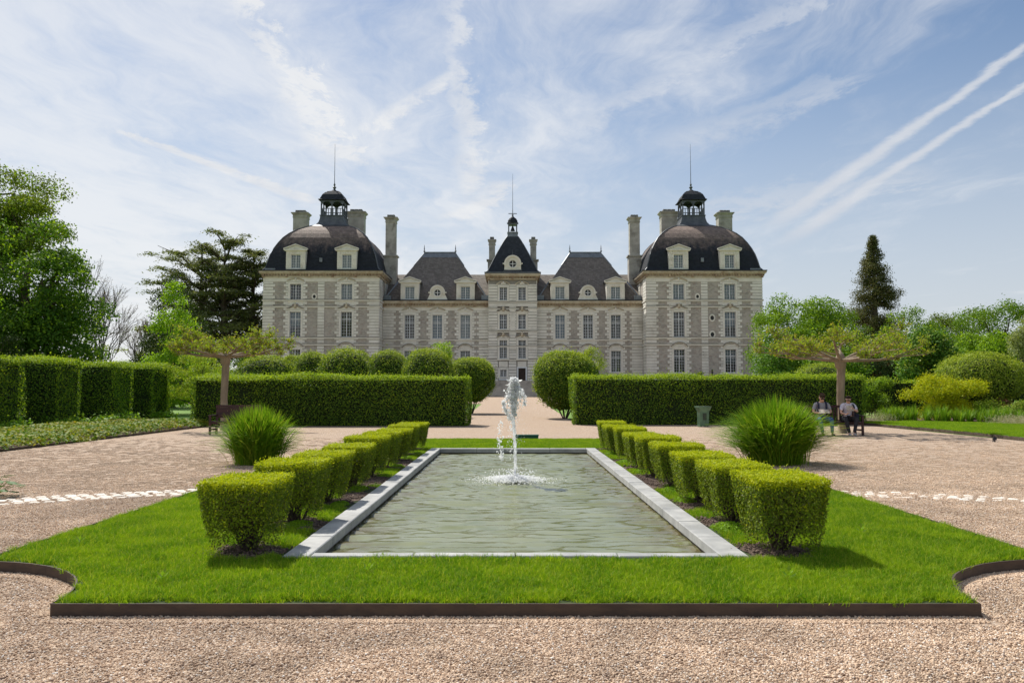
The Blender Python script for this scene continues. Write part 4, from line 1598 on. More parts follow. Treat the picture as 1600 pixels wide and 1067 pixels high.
qx, qy = jgrid(-5.2, 5.4, 3.2, 7.2, .17)
k = off_lawn(qx, qy)
for dx, dy in ((.16, 0), (-.16, 0), (0, .16)):
    k &= off_lawn(qx + dx, qy + dy)
qx2, qy2 = jgrid(-9, 9.5, 7.0, 12.5, .22)
k2 = (off_lawn(qx2 + .16, qy2)) & off_lawn(qx2 - .16, qy2)
P1 = np.concatenate([np.stack([qx[k], qy[k]], -1), np.stack([qx2[k2], qy2[k2]], -1)])
P1 = np.concatenate([P1, np.full((len(P1), 1), .002)], 1)
gn_instances('gravel_stones', P1, pt, .9, 1.15, 'loose pinkish and cream gravel stones in front of the lawn')
pt3 = pebble_tile(96, .17, .0036, .0085, M['pebble'], 'gravel_tile_small')
qx3, qy3 = jgrid(-12.2, 14.8, 11.8, 28, .14)
k3 = off_lawn(qx3 + .1, qy3) & off_lawn(qx3 - .1, qy3) & (rng.random(len(qx3)) > np.clip((qy3 - 13) / 14, 0, 1) ** .7) & (np.abs(qx3) < qy3 * .66 + 1) & (np.abs(qx3) > 3)
gn_instances('fine_gravel', np.stack([qx3[k3], qy3[k3], np.full(k3.sum(), .001)], -1), pt3, .9, 1.2, 'finer looking loose gravel farther along both sides of the lawn')
# a little gravel right against the edging
pt2 = pebble_tile(26, .05, .004, .009, M['pebble'], 'gravel_grit')
e_ = []
for i in range(len(OUT)):
    a, b = Vector(OUT[i]), Vector(OUT[(i + 1) % len(OUT)])
    if min(a.y, b.y) > 16 or (b - a).length < 1e-6:
        continue
    n = max(1, int((b - a).length / .03))
    t = (b - a).normalized()
    nr = Vector((-t.y, t.x))
    for q in range(n):
        p = a + (b - a) * (q / n)
        # outward side: away from the lawn
        for w_ in (.035, .08, .125):
            pp = p + nr * w_
            if in_lawn(np.array([pp.x]), np.array([pp.y]))[0]:
                pp = p - nr * w_
            e_.append((pp.x, pp.y, .002 + random.uniform(0, .004) * (w_ < .05)))
gn_instances('gravel_grit', e_, pt2, .8, 1.3, 'gravel grit lying against the steel lawn edging')

pc = pebble_tile(60, .5, .008, .02, M['chip'], 'bark_chips', .45)
cp = []
for (x, y, ra, rb) in soil_spots:
    for q in range(int(10 * ra * rb / .12)):
        a, r_ = random.uniform(0, 6.28), random.random() ** .5 * .7
        cp.append((x + ra * r_ * math.cos(a), y + rb * r_ * math.sin(a), LZ + .012))
gn_instances('bark_chips', cp, pc, .5, .9, 'bark chips strewn over the mulch under the box bushes')


# ---------------------------------------------------------------- cobble bands
def cobbles():
    ms = []
    for k in range(6):
        m = MB()
        a, b, h, c = .078 + random.uniform(-.015, .012), .062 + random.uniform(-.01, .01), .03, .024
        j = lambda s_: s_ * random.uniform(.82, 1.12)
        m.add([(j(-a), j(-b), 0), (j(a), j(-b), 0), (j(a), j(b), 0), (j(-a), j(b), 0),
               (j(-a), -b * .7, h * .6), (-a * .6, j(-b), h * .6), (a * .6, j(-b), h * .6), (j(a), -b * .7, h * .6),
               (j(a), b * .7, h * .6), (a * .6, j(b), h * .6), (-a * .6, j(b), h * .6), (j(-a), b * .7, h * .6),
               (-a * .6, -b * .55, h), (a * .6, -b * .55, h), (a * .6, b * .55, h), (-a * .6, b * .55, h)],
              [(12, 13, 14, 15), (5, 6, 13, 12), (7, 8, 14, 13), (9, 10, 15, 14), (11, 4, 12, 15), (4, 5, 12), (6, 7, 13), (8, 9, 14), (10, 11, 15),
               (0, 1, 6, 5), (1, 2, 8, 7), (2, 3, 10, 9), (3, 0, 4, 11), (0, 5, 4), (1, 7, 6), (2, 9, 8), (3, 11, 10)])
        ms.append(m.mesh('cobblestone', M['cobble'], smooth=False))
    for side, path, label in ((-1, [(-4.5, 12.42), (-5.84, 11.80), (-6.9, 11.18), (-9.0, 9.8)], 'band of white cobbles four deep in the gravel, between the lawn and the dark leafy plant'),
                              (1, [(4.66, 12.18), (5.6, 11.95), (6.95, 11.35), (9.0, 10.3)], 'sparser half buried band of white cobbles in the gravel on the side of the seated readers')):
        p = empty('cobble_band', (path[0][0], path[0][1], 0), label=label, kind='structure')
        P = [Vector((a, b, 0)) for a, b in path]
        L = sum((P[i + 1] - P[i]).length for i in range(3))
        s = .1
        while s < L:
            q, r_ = s, 0
            while r_ < 2 and q > (P[r_ + 1] - P[r_]).length:
                q -= (P[r_ + 1] - P[r_]).length
                r_ += 1
            t = (P[r_ + 1] - P[r_]).normalized()
            pos = P[r_] + t * q
            nr = Vector((-t.y, t.x, 0)) * (1 if side > 0 else -1)
            for row in range(4):
                if side > 0 and random.random() < .26:
                    continue
                if random.random() < .05:
                    continue
                w = pos + nr * (-.26 + row * .172 + random.uniform(-.02, .02)) + t * (random.uniform(-.015, .015) + row * .03)
                o = bpy.data.objects.new('cobblestone', random.choice(ms))
                o.location = (w.x - p.location.x, w.y - p.location.y, -.013 + random.uniform(-.006, .004) - (.004 if side > 0 else 0))
                o.rotation_euler = (random.uniform(-.06, .06), random.uniform(-.06, .06), math.atan2(t.y, t.x) + random.uniform(-.25, .25) + (math.pi if random.random() < .5 else 0))
                o.scale = (1, 1, 1)
                link(o, p)
            s += .178


cobbles()

# ================================================================== planting
M['bark'] = pmat('grey_brown_bark', (0.13, 0.10, 0.075), (0.07, 0.055, 0.042), 3, .95, .5, 14, .03, stretch=(3, 3, .6))
M['bark_pale'] = pmat('pale_smooth_bark', (0.33, 0.26, 0.19), (0.22, 0.17, 0.12), 2.2, .9, .35, 16, .02, stain=(0.17, 0.13, 0.10), sscale=1.6, stretch=(2, 2, .7))
M['twig'] = pmat('dark_twigs', (0.085, 0.06, 0.045), (0.05, 0.037, 0.03), 5, .9, .3, 30)
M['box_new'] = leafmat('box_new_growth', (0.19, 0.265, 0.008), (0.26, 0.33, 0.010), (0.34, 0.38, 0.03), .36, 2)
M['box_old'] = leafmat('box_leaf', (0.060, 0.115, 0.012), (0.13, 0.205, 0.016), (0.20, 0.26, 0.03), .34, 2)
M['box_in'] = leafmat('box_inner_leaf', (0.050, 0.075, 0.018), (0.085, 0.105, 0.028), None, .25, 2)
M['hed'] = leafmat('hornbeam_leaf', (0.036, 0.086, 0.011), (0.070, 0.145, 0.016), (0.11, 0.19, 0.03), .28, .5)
M['hed_new_lit'] = leafmat('hornbeam_new_and_lit_leaf', (0.12, 0.22, 0.012), (0.19, 0.29, 0.02), (0.26, 0.33, 0.05), .40, .5)  # young leaves, also the painted lit sides and rims of the hedge blocks
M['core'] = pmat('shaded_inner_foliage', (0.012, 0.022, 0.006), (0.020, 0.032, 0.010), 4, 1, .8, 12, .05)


def nrm(a):
    return a / np.maximum(np.linalg.norm(a, axis=-1, keepdims=True), 1e-9)


def leafV(P, N, size, aspect=.62, wild=.8):
    n = len(P)
    d = nrm(N + wild * rng.normal(0, 1, (n, 3)))
    t = nrm(np.cross(d, rng.normal(0, 1, (n, 3))))
    b = np.cross(d, t)
    s = (np.asarray(size) * rng.uniform(.7, 1.3, n))[:, None] * .5
    V = np.stack([P + t * s, P + b * s * aspect + d * s * .15, P - t * s, P - b * s * aspect + d * s * .15], 1)
    return V


class Leaves:
    def __init__(s):
        s.v, s.m = [], []

    def add(s, P, N, size, mi=0, aspect=.62, wild=.8):
        if len(P) == 0:
            return
        V = leafV(np.asarray(P, float), np.asarray(N, float), size, aspect, wild)
        s.v.append(V)
        s.m.append(np.full(len(V), 0) + np.asarray(mi))

    def mesh(s, name, mats):
        V = np.concatenate(s.v).reshape(-1, 3)
        F = np.arange(len(V)).reshape(-1, 4)
        return npmesh(name, V, F, mats, np.concatenate(s.m))


def lump(P, k, a, seed=0):
    """smooth pseudo-random displacement"""
    r_ = np.random.default_rng(seed)
    d = np.zeros(len(P))
    for i in range(5):
        w = r_.normal(0, 1, 3) * k
        d += np.sin(P @ w + r_.uniform(0, 6.28))
    return d * a / 2.2


def box_surface(n, x0, x1, y0, y1, z0, z1, faces='LRFBT'):
    dx, dy, dz = x1 - x0, y1 - y0, z1 - z0
    A = {'F': dx * dz, 'B': dx * dz, 'L': dy * dz, 'R': dy * dz, 'T': dx * dy}
    tot = sum(A[f] for f in faces)
    PP, NN, TT = [], [], []
    for f in faces:
        k = int(n * A[f] / tot)
        u, v = rng.random(k), rng.random(k)
        if f in 'FB':
            P = np.stack([x0 + u * dx, np.full(k, y0 if f == 'F' else y1), z0 + v * dz], -1)
            N = np.tile([0, -1 if f == 'F' else 1, 0], (k, 1))
        elif f in 'LR':
            P = np.stack([np.full(k, x0 if f == 'L' else x1), y0 + u * dy, z0 + v * dz], -1)
            N = np.tile([-1 if f == 'L' else 1, 0, 0], (k, 1))
        else:
            P = np.stack([x0 + u * dx, y0 + v * dy, np.full(k, z1)], -1)
            N = np.tile([0, 0, 1], (k, 1))
        PP.append(P)
        NN.append(N.astype(float))
        TT.append(np.full(k, f == 'T'))
    return np.concatenate(PP), np.concatenate(NN), np.concatenate(TT)


def hedge(label, x0, x1, y0, y1, z1, n, leaf, group=None, faces='LRFBT', seed=1, light=.0, side=.0, z0=.12, amp=.075, name='hedge'):
    cx_, cy_ = (x0 + x1) / 2, (y0 + y1) / 2
    g = float(zg(cx_, cy_))
    P, N, T = box_surface(n, x0, x1, y0, y1, z0 + g, z1, faces)
    P = P + N * lump(P, 2.2, amp, seed)[:, None] - N * (rng.exponential(.06, len(P)))[:, None]
    P[:, 2] += np.where(T, lump(P * [1, 1, 0], 1.1, amp * .9, seed + 5), 0)
    up = T & (rng.random(len(T)) < .30)
    P[up, 2] += rng.random(up.sum()) * .09
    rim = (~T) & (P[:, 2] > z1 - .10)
    new_or_lit = np.where(T, .85, np.where(rim, .6, light + .12))
    new_or_lit = new_or_lit + side * (np.abs(N[:, 0]) > .5) + .45 * (side > 0) * (np.abs(P[:, 0] - x1) < .10) * (N[:, 1] < -.5)  # side faces' reflected light and edge rim light put into the leaf colour
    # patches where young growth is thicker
    new_or_lit = new_or_lit + (~T) * .12 * (lump(P, .8, 1, seed + 9) > .5)
    mi = (rng.random(len(P)) < new_or_lit).astype(int)
    lv = Leaves()
    lv.add(P, N + [0, 0, .25], leaf, mi, .65, .75)
    # ragged young shoots standing above the clipped edge
    ns = int(len(P) * .045)
    if ns:
        Q, _, _ = box_surface(ns * 2, x0, x1, y0, y1, z0 + g, z1, 'T')
        Q[:, 2] += lump(Q * [1, 1, 0], 1.1, amp * .9, seed + 5) + rng.exponential(.05, len(Q))
        lv.add(Q, np.tile([0, 0, 1.], (len(Q), 1)), leaf, 1, .5, 1.5)
    lv.v = [v - np.array([cx_, cy_, g]) for v in lv.v]
    o = obj(name, lv.mesh(name, [M['hed'], M['hed_new_lit']]), None, (cx_, cy_, g))
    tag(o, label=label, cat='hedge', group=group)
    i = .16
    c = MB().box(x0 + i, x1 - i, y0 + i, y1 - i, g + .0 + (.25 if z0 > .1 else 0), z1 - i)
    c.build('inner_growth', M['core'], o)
    st = MB()
    k = x0 + .3
    while k < x1 - .2:
        st.tube([(k, y0 + .5, g - .02), (k + random.uniform(-.1, .1), y0 + .5, g + .4)], .03, 5)
        k += random.uniform(.3, .55)
    st.build('stems', M['twig'], o)
    return o


hedge('long clipped hedge behind the left bench, ending at the gravel path', -13.3, -1.85, 34.5, 36.5, 2.05, 42000, .062, 'long clipped hedges beside the path', seed=2, faces='LRFT', z0=.02)
hedge('long clipped hedge behind the litter bin and the seated readers', 2.62, 15.2, 35.7, 37.7, 2.09, 42000, .062, 'long clipped hedges beside the path', seed=3, faces='LRFT', light=.04, z0=.02)
hedge('lower hedge far back beyond the flower bed and yellow broom', 16.2, 44, 44, 45.4, 2.0, 16000, .09, None, seed=4, faces='LFT', light=.08)
for i, (yb, d, lab) in enumerate(((30.35, 1.9, 'nearest of the tall hedge blocks, cut by the picture edge'), (34.5, 1.9, 'tall square hedge block, second nearest in the receding row'),
                                  (39.2, 2.1, 'tall square hedge block, third in the receding row'), (43.4, 2.2, 'farthest and narrowest looking tall square hedge block, beside the grass gap'))):
    hedge(lab, -21.4, -17.75, yb - d, yb, 2.68, 15000, .065, 'row of tall hedge blocks', seed=10 + i, faces='RFT', light=.02, z0=.05, side=.26)


# ---------------------------------------------------------------- clipped box bushes: flat top, sides tapering to a few bare stems
def box_bush_meshes(seed, n=26000):
    r_ = np.random.default_rng(seed)
    W, D, H = .318, .415, .635
    lv = Leaves()
    P, N, T = box_surface(n, -W, W, -D, D, .05, H)
    z = P[:, 2] / H
    tp = .64 + .36 * np.clip(z, 0, 1) ** .7          # narrower at the foot
    P[:, 0] *= tp
    P[:, 1] *= tp
    P = P + N * lump(P, 7, .016, seed)[:, None] + nrm(P * [1, 1, 0]) * 0
    P[:, 2] += np.where(T, lump(P * [1, 1, 0], 5, .010, seed + 1), 0)
    P = P - N * r_.exponential(.022, len(P))[:, None] + N * (.018 * r_.random(len(P)) ** 3)[:, None]
    # the foot is thin
    keep = T | (r_.random(len(P)) < np.clip(z * 1.75 - .10, 0.045, 1) ** 1.1 * .93)
    holes = (lump(P, 9, 1, seed + 3) > .75) & (z < .72) & ~T
    keep &= ~(holes & (r_.random(len(P)) < .85))
    P, N, T, z = P[keep], N[keep], T[keep], z[keep]
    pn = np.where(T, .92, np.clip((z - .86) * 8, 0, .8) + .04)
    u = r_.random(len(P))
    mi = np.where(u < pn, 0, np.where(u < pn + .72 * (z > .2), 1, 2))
    lv.add(P, N + [0, 0, .2], .0225, mi, .6, .75)
    ns = 2200                                           # short shoots over the top
    Q = np.stack([r_.uniform(-W, W, ns), r_.uniform(-D, D, ns), H + r_.exponential(.010, ns)], -1)
    lv.add(Q, np.tile([0, 0, .6], (ns, 1)), .021, 0, .5, 1.4)
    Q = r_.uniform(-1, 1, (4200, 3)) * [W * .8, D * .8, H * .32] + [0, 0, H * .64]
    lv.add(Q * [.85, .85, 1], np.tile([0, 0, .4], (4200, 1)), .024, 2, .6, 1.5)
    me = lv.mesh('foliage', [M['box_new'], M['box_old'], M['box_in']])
    st = MB()
    for k in range(26):
        a = r_.uniform(0, 6.28)
        x0, y0 = .05 * math.cos(a) * r_.uniform(.3, 1.6), .08 * math.sin(a) * r_.uniform(.3, 1.6)
        x1, y1 = r_.uniform(-.8, .8) * W, r_.uniform(-.85, .85) * D
        zz = H * r_.uniform(.7, .95)
        mid = ((x0 + x1 * .55) , (y0 + y1 * .55), zz * .5)
        st.tube([(x0, y0, -.03), mid, (x1, y1, zz)], [.011, .009, .004], 5)
        for q in range(3):
            t = r_.uniform(.3, .9)
            sx, sy, sz = x0 + (x1 - x0) * t, y0 + (y1 - y0) * t, zz * t
            st.tube([(sx, sy, sz), (sx + r_.uniform(-.1, .1), sy + r_.uniform(-.1, .1), sz + .14)], [.004, .002], 4)
    return me, st.mesh('stems', M['twig'])


BV = [box_bush_meshes(40 + k) for k in range(4)]
ORD = ['nearest to the camera', 'second', 'third', 'fourth', 'fifth', 'sixth', 'seventh', 'eighth', 'farthest']
for sd in (-1, 1):
    row = 'in the row left of the pool' if sd < 0 else 'in the row right of the pool'
    for i, (a, b) in enumerate(BUSH_Y):
        fo, stm = BV[(i + (2 if sd > 0 else 0)) % 4]
        x = sum(BUSH_X[sd]) / 2
        tip = 'flat topped box bush, '
        t = empty('box_bush', (x + random.uniform(-.02, .02), (a + b) / 2 + random.uniform(-.02, .02), LZ), random.choice([0, math.pi]) + random.uniform(-.03, .03),
                  label=tip + ORD[i] + ' ' + row, cat='box bush', group='clipped box bushes lining the pool')
        t.scale = (1 + random.uniform(-.06, .05), 1 + random.uniform(-.07, .07), 1 + random.uniform(-.055, .04))
        obj('foliage', fo, t)
        obj('stems', stm, t)


# ---------------------------------------------------------------- broadleaf crowns made of clumps of sprigs
def sph(n):
    return nrm(rng.normal(0, 1, (n, 3)))


def crown_leaves(blobs, n, leaf, newfrac=.0, shell=.35, sprig=7, sprig_r=2.2, droop=0.0, wild=.9, mats2=False, top_new=0.0):
    """blobs (k,6): centre and radii; leaves come in sprigs near each blob's surface"""
    B = np.asarray(blobs, float)
    w = (B[:, 3] * B[:, 4] + B[:, 4] * B[:, 5] + B[:, 3] * B[:, 5])
    w /= w.sum()
    m = max(1, n // sprig)
    bi = rng.choice(len(B), m, p=w)
    d = sph(m)
    d[:, 2] = np.where(d[:, 2] < -.3, -d[:, 2] * rng.random(m), d[:, 2])
    d = nrm(d)
    r_ = 1 - shell * rng.random(m) ** 1.6 + .10 * rng.random(m) ** 4
    C = B[bi, :3] + d * B[bi, 3:] * r_[:, None]
    C = C + nrm(d) * (lump(C, 1.6 / max(.3, B[:, 3].mean()), .10 * B[:, 3].mean(), 3))[:, None]
    P = np.repeat(C, sprig, 0) + rng.normal(0, leaf * sprig_r * .5, (m * sprig, 3)) * [1, 1, .75]
    N = np.repeat(d, sprig, 0) * [1, 1, .6] + [0, 0, .45 - droop]
    mi = (rng.random(m) < newfrac + top_new * np.clip(d[:, 2], 0, 1) * np.clip(r_ * 2 - 1, 0, 1)).astype(int)
    lv = Leaves()
    lv.add(P, N, leaf, np.repeat(mi, sprig), .62, wild)
    return lv


def ellipsoid_blobs(cx_, cy_, cz, rx, ry, rz, n, br, fill=.75, flat=.8, seed=0, zmin=-1.0):
    r_ = np.random.default_rng(seed)
    out = []
    while len(out) < n:
        d = r_.normal(0, 1, 3)
        d /= np.linalg.norm(d)
        if d[2] < zmin:
            continue
        q = fill + (1 - fill) * r_.random() if r_.random() < .8 else r_.random() * fill
        b = br * r_.uniform(.7, 1.3)
        out.append((cx_ + d[0] * rx * q, cy_ + d[1] * ry * q, cz + d[2] * rz * q, b, b, b * flat))
    return out


def cone_blobs(cx_, cy_, z0, z1, r0, n, br, power=.8, seed=0, flat=.8, rmin=.15):
    r_ = np.random.default_rng(seed)
    out = []
    for k in range(n):
        t = r_.random() ** 1.15
        z = z0 + (z1 - z0) * t
        R_ = max(r0 * (1 - t) ** power, rmin)
        a = r_.uniform(0, 6.28)
        q = R_ * (.55 + .45 * r_.random())
        b = br * (.45 + .75 * (1 - t)) * r_.uniform(.75, 1.2)
        out.append((cx_ + q * math.cos(a), cy_ + q * math.sin(a), z, b, b, b * flat))
    return out


def trunk_mb(x, y, z0, zf, r, targets, nlimb=8, lean=(0, 0), thick=.4, wig=.1):
    m = MB()
    fx, fy = x + lean[0], y + lean[1]
    m.tube([(x, y, z0 - .1), (x + lean[0] * .3, y + lean[1] * .3, z0 + (zf - z0) * .3), (fx, fy, zf)], [r * 1.25, r, r * .8], 10)
    T = list(targets)
    random.shuffle(T)
    for b in T[:nlimb]:
        p, q = Vector((fx, fy, zf - .05)), Vector(b[:3])
        mid1 = p.lerp(q, .35) + Vector((random.uniform(-wig, wig), random.uniform(-wig, wig), abs(q.z - p.z) * .12)) * (q - p).length * .5
        mid2 = p.lerp(q, .7) + Vector((random.uniform(-wig, wig), random.uniform(-wig, wig), random.uniform(0, wig))) * (q - p).length * .5
        m.tube([p, mid1, mid2, q], [r * thick * 1.2, r * thick * .8, r * thick * .5, r * thick * .2], 6)
        for k in range(2):
            s_ = p.lerp(q, random.uniform(.5, .95))
            e = s_ + Vector((random.uniform(-1, 1), random.uniform(-1, 1), random.uniform(.1, 1))) * b[3] * .8
            m.tube([s_, (s_ + e) / 2 + Vector((0, 0, .05)), e], [r * thick * .3, r * thick * .2, r * thick * .08], 5)
    return m


def tree(label, x, y, blobs, n, leaf, mats, r=.25, zf=None, cat='tree', group=None, name='broadleaf_tree', nlimb=10, newfrac=.1, bark='bark', **kw):
    g = float(zg(x, y)) - .02
    t = empty(name, (x, y, g), label=label, cat=cat, group=group)
    lv = crown_leaves(blobs, n, leaf, newfrac, **kw)
    lv.v = [v - np.array([x, y, g]) for v in lv.v]
    zs = [b[2] for b in blobs]
    zf = zf if zf is not None else g + (min(zs) - g) * .8 + (max(zs) - min(zs)) * .15
    trunk_mb(x, y, g, zf, r, blobs, nlimb).build('trunk', M[bark], t)
    obj('crown', lv.mesh('crown', mats), t)
    return t


def lm(name, a, b, c=None, t=.35, v=.5):
    M[name] = leafmat(name, a, b, c, t, v)
    return M[name]


lm('lime_dark', (0.028, 0.078, 0.010), (0.060, 0.130, 0.014), (0.10, 0.19, 0.02), .3, .25)
lm('lime_light', (0.10, 0.20, 0.014), (0.16, 0.28, 0.02), (0.22, 0.34, 0.03), .42, .25)
lm('plane_olive', (0.050, 0.090, 0.014), (0.10, 0.15, 0.02), (0.15, 0.21, 0.03), .35, .25)
lm('yew', (0.016, 0.036, 0.010), (0.034, 0.060, 0.016), (0.055, 0.085, 0.02), .15, .4)
lm('cedar', (0.055, 0.080, 0.048), (0.10, 0.130, 0.070), (0.14, 0.165, 0.09), .3, .4)
lm('sequoia', (0.046, 0.060, 0.028), (0.080, 0.092, 0.042), (0.11, 0.11, 0.055), .25, .4)
lm('maple_bright', (0.09, 0.20, 0.016), (0.15, 0.29, 0.022), (0.20, 0.34, 0.03), .45, .5)
lm('shrub_light', (0.11, 0.185, 0.016), (0.18, 0.26, 0.025), (0.32, 0.38, 0.12), .4, .8)
lm('shrub_dark', (0.030, 0.075, 0.012), (0.065, 0.13, 0.018), (0.13, 0.20, 0.03), .3, .8)
lm('birch', (0.10, 0.155, 0.035), (0.16, 0.22, 0.055), (0.22, 0.28, 0.08), .4, .5)
lm('willow_grey', (0.12, 0.17, 0.10), (0.19, 0.24, 0.14), None, .35, .5)
lm('chestnut', (0.038, 0.105, 0.018), (0.075, 0.165, 0.030), (0.14, 0.24, 0.06), .33, .6)
lm('oak', (0.045, 0.11, 0.010), (0.085, 0.17, 0.016), (0.13, 0.22, 0.03), .38, .4)
lm('broom', (0.21, 0.26, 0.008), (0.30, 0.34, 0.010), (0.16, 0.22, 0.01), .35, 1.0)
lm('mulberry', (0.115, 0.195, 0.018), (0.175, 0.245, 0.028), (0.24, 0.20, 0.05), .42, 1.0)
lm('copper', (0.10, 0.045, 0.03), (0.06, 0.05, 0.02), None, .3, 1.0)
lm('cover_yellow', (0.17, 0.21, 0.02), (0.12, 0.18, 0.015), (0.21, 0.17, 0.03), .35, 1.5)
lm('cover_green', (0.05, 0.12, 0.012), (0.11, 0.19, 0.02), None, .35, 1.5)
lm('lily', (0.06, 0.15, 0.012), (0.11, 0.22, 0.02), (0.20, 0.28, 0.04), .35, 1.0)
lm('fountain_grass', (0.055, 0.15, 0.008), (0.11, 0.22, 0.012), (0.22, 0.28, 0.05), .38, 1.0)
lm('silver', (0.22, 0.24, 0.20), (0.30, 0.31, 0.26), None, .2, 2.0)
lm('hellebore', (0.018, 0.06, 0.012), (0.035, 0.10, 0.02), (0.07, 0.15, 0.03), .2, 2.0)
lm('sedum', (0.10, 0.22, 0.012), (0.15, 0.28, 0.016), None, .35, 2.0)

# big trees, left
bl = ellipsoid_blobs(-31.0, 50, 6.0, 6.0, 4.6, 5.6, 60, 1.5, .7, seed=1) + cone_blobs(-27.4, 49.5, 1.0, 9.8, 3.2, 44, 1.3, .5, seed=2) + ellipsoid_blobs(-28.2, 49.5, 3.2, 3.7, 3.4, 3.0, 22, 1.1, .7, seed=21)
tree('huge dense dark green tree filling the left edge behind the hedge blocks', -29, 50, bl, 84000, .18, [M['lime_dark'], M['lime_light']], .5, 5, newfrac=.07, top_new=.22, nlimb=14)
bl = ellipsoid_blobs(-34.6, 56, 12.7, 4.5, 4.4, 4.2, 42, 1.15, .7, seed=3) + ellipsoid_blobs(-33.0, 56, 10.6, 3.4, 3, 2.0, 14, .85, .8, seed=31)
tree('taller airy olive green tree rising behind the huge dense tree', -33, 56, bl, 34000, .17, [M['plane_olive'], M['lime_light']], .4, 10, newfrac=.15, top_new=.2, nlimb=18, sprig_r=3.2)
bl = ellipsoid_blobs(-26.0, 37.8, 6.0, 2.5, 2.2, 1.8, 14, .8, .6, seed=5)
tree('pale lime green branch tip tree peeping in at the very left edge', -26.3, 38, bl, 9000, .15, [M['lime_light'], M['maple_bright']], .18, 4.5, newfrac=.3)
bl = cone_blobs(-28.2, 44.5, .5, 4.9, 3.3, 26, .9, .4, seed=6)
tree('low bluish dark yew mass under the huge tree', -28.5, 44.5, bl, 18000, .10, [M['yew'], M['shrub_dark']], .2, 1.2, cat='shrub', name='yew_shrub', newfrac=.15)
# shrubs and light trees in the gap
bl = cone_blobs(-32.0, 76, .5, 7.4, 3.0, 24, 1.0, .5, seed=7)
tree('pale green birch like shrub in the gap left of the dark yew', -32.0, 76, bl, 9000, .16, [M['birch'], M['shrub_light']], .15, 1.5, name='pale_tree', newfrac=.25, sprig_r=3)
bl = cone_blobs(-38.5, 80, .5, 5.8, 3.2, 20, 1.0, .4, seed=8)
tree('low pale yellow green bush in front of the bare twigged tree', -38.5, 80, bl, 8000, .16, [M['birch'], M['maple_bright']], .15, 1.2, cat='shrub', name='pale_shrub', newfrac=.2)
bl = cone_blobs(-35.5, 88, .5, 10.3, 3.6, 30, 1.1, .6, seed=9)
tree('soft green tree beside the dark yew, lighter and rounder than it', -34.2, 88, bl, 10000, .18, [M['plane_olive'], M['lime_light']], .2, 2, name='broadleaf_tree', newfrac=.25, sprig_r=3)
bl = cone_blobs(-26.2, 64, .3, 10.0, 3.9, 90, 1.0, .62, seed=10)
tree('tall dark conical yew in front of the cedars', -26.2, 64, bl, 26000, .15, [M['yew'], M['shrub_dark']], .3, 3, name='yew_tree', newfrac=.06)
bl = cone_blobs(-20.4, 50, .6, 7.8, 2.15, 60, .62, .72, seed=11, rmin=.2)
tree('young bright lime green maple with a pointed top', -20.6, 50, bl, 22000, .13, [M['maple_bright'], M['lime_light']], .10, 2, name='young_maple', newfrac=.35, sprig_r=2.6)
bl = ellipsoid_blobs(-16.5, 43.5, 1.7, 1.75, 1.5, 1.4, 22, .55, .8, seed=12)
tree('round loose light green shrub in the gap beside the last tall hedge block', -16.5, 43.5, bl, 15000, .075, [M['shrub_light'], M['lime_light']], .08, .7, cat='shrub', name='round_shrub', newfrac=.25, sprig_r=2)


# ---------------------------------------------------------------- round clipped shrubs flanking the path
def round_shrub(label, px0, top, r, Y, X, zb=.35, light=.25, group='rounded shrubs flanking the path behind the hedges', seed=0, n=17000, ry=None):
    """dense clipped dome: leaves close over a squarish ball, stems below"""
    g = float(zg(X, Y))
    t = empty('round_shrub', (X, Y, g), label=label, cat='shrub', group=group)
    cz, rz = (top - g + zb) / 2, (top - g - zb) / 2
    r_ = np.random.default_rng(seed)
    n = int(n * 1.12)
    d = nrm(r_.normal(0, 1, (n, 3)))
    e = 2.7
    k = (np.abs(d) ** e).sum(1) ** (-1 / e)
    P = d * k[:, None] * [r, ry or r, rz]
    nn = nrm(np.sign(d) * np.abs(P / [r, ry or r, rz]) ** (e - 1) / [r, ry or r, rz])
    lw = P[:, 2] < -rz * .3                               # the underside draws in
    P[:, :2] *= np.where(lw, 1 - .30 * np.clip((-P[:, 2] / rz - .3) / .7, 0, 1), 1)[:, None]
    P = P + nn * (lump(P, 2.6 / r * 1.4, .085, seed)[:, None] + lump(P, 9, .045, seed + 1)[:, None])
    P = P - nn * (r_.exponential(.07, n) - (r_.random(n) < .08) * r_.random(n) * .16)[:, None]
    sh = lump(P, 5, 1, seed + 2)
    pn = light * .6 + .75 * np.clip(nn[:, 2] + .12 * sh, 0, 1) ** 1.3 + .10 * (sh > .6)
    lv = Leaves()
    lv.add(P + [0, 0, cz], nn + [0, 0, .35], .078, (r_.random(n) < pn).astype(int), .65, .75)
    ns = n // 14
    d = nrm(r_.normal(0, 1, (ns, 3)) + [0, 0, .8])
    Q = d * ((np.abs(d) ** e).sum(1) ** (-1 / e))[:, None] * [r, ry or r, rz] * (1 + r_.exponential(.035, ns))[:, None]
    lv.add(Q + [0, 0, cz], d, .085, 1, .5, 1.3)
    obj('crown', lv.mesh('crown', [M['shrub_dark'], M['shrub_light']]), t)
    prof = []
    for q in range(9):
        a = -1.25 + 2.6 * q / 8
        c_, s_ = math.cos(a), math.sin(a)
        f = (abs(c_) ** e + abs(s_) ** e) ** (-1 / e)
        prof.append((max(.03, r * .84 * c_ * f * (1 - (.3 if a < -.5 else 0))), cz + rz * .86 * s_ * f))
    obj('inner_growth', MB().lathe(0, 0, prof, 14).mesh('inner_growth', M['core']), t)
    m = MB()
    for q in range(8):
        a = q * .9
        m.tube([(.08 * math.cos(a), .08 * math.sin(a), -.03), (.35 * r * math.cos(a), .35 * r * math.sin(a), zb + .35)], [.04, .025], 5)
    obj('stems', m.mesh('stems', M['twig']), t)
    return t


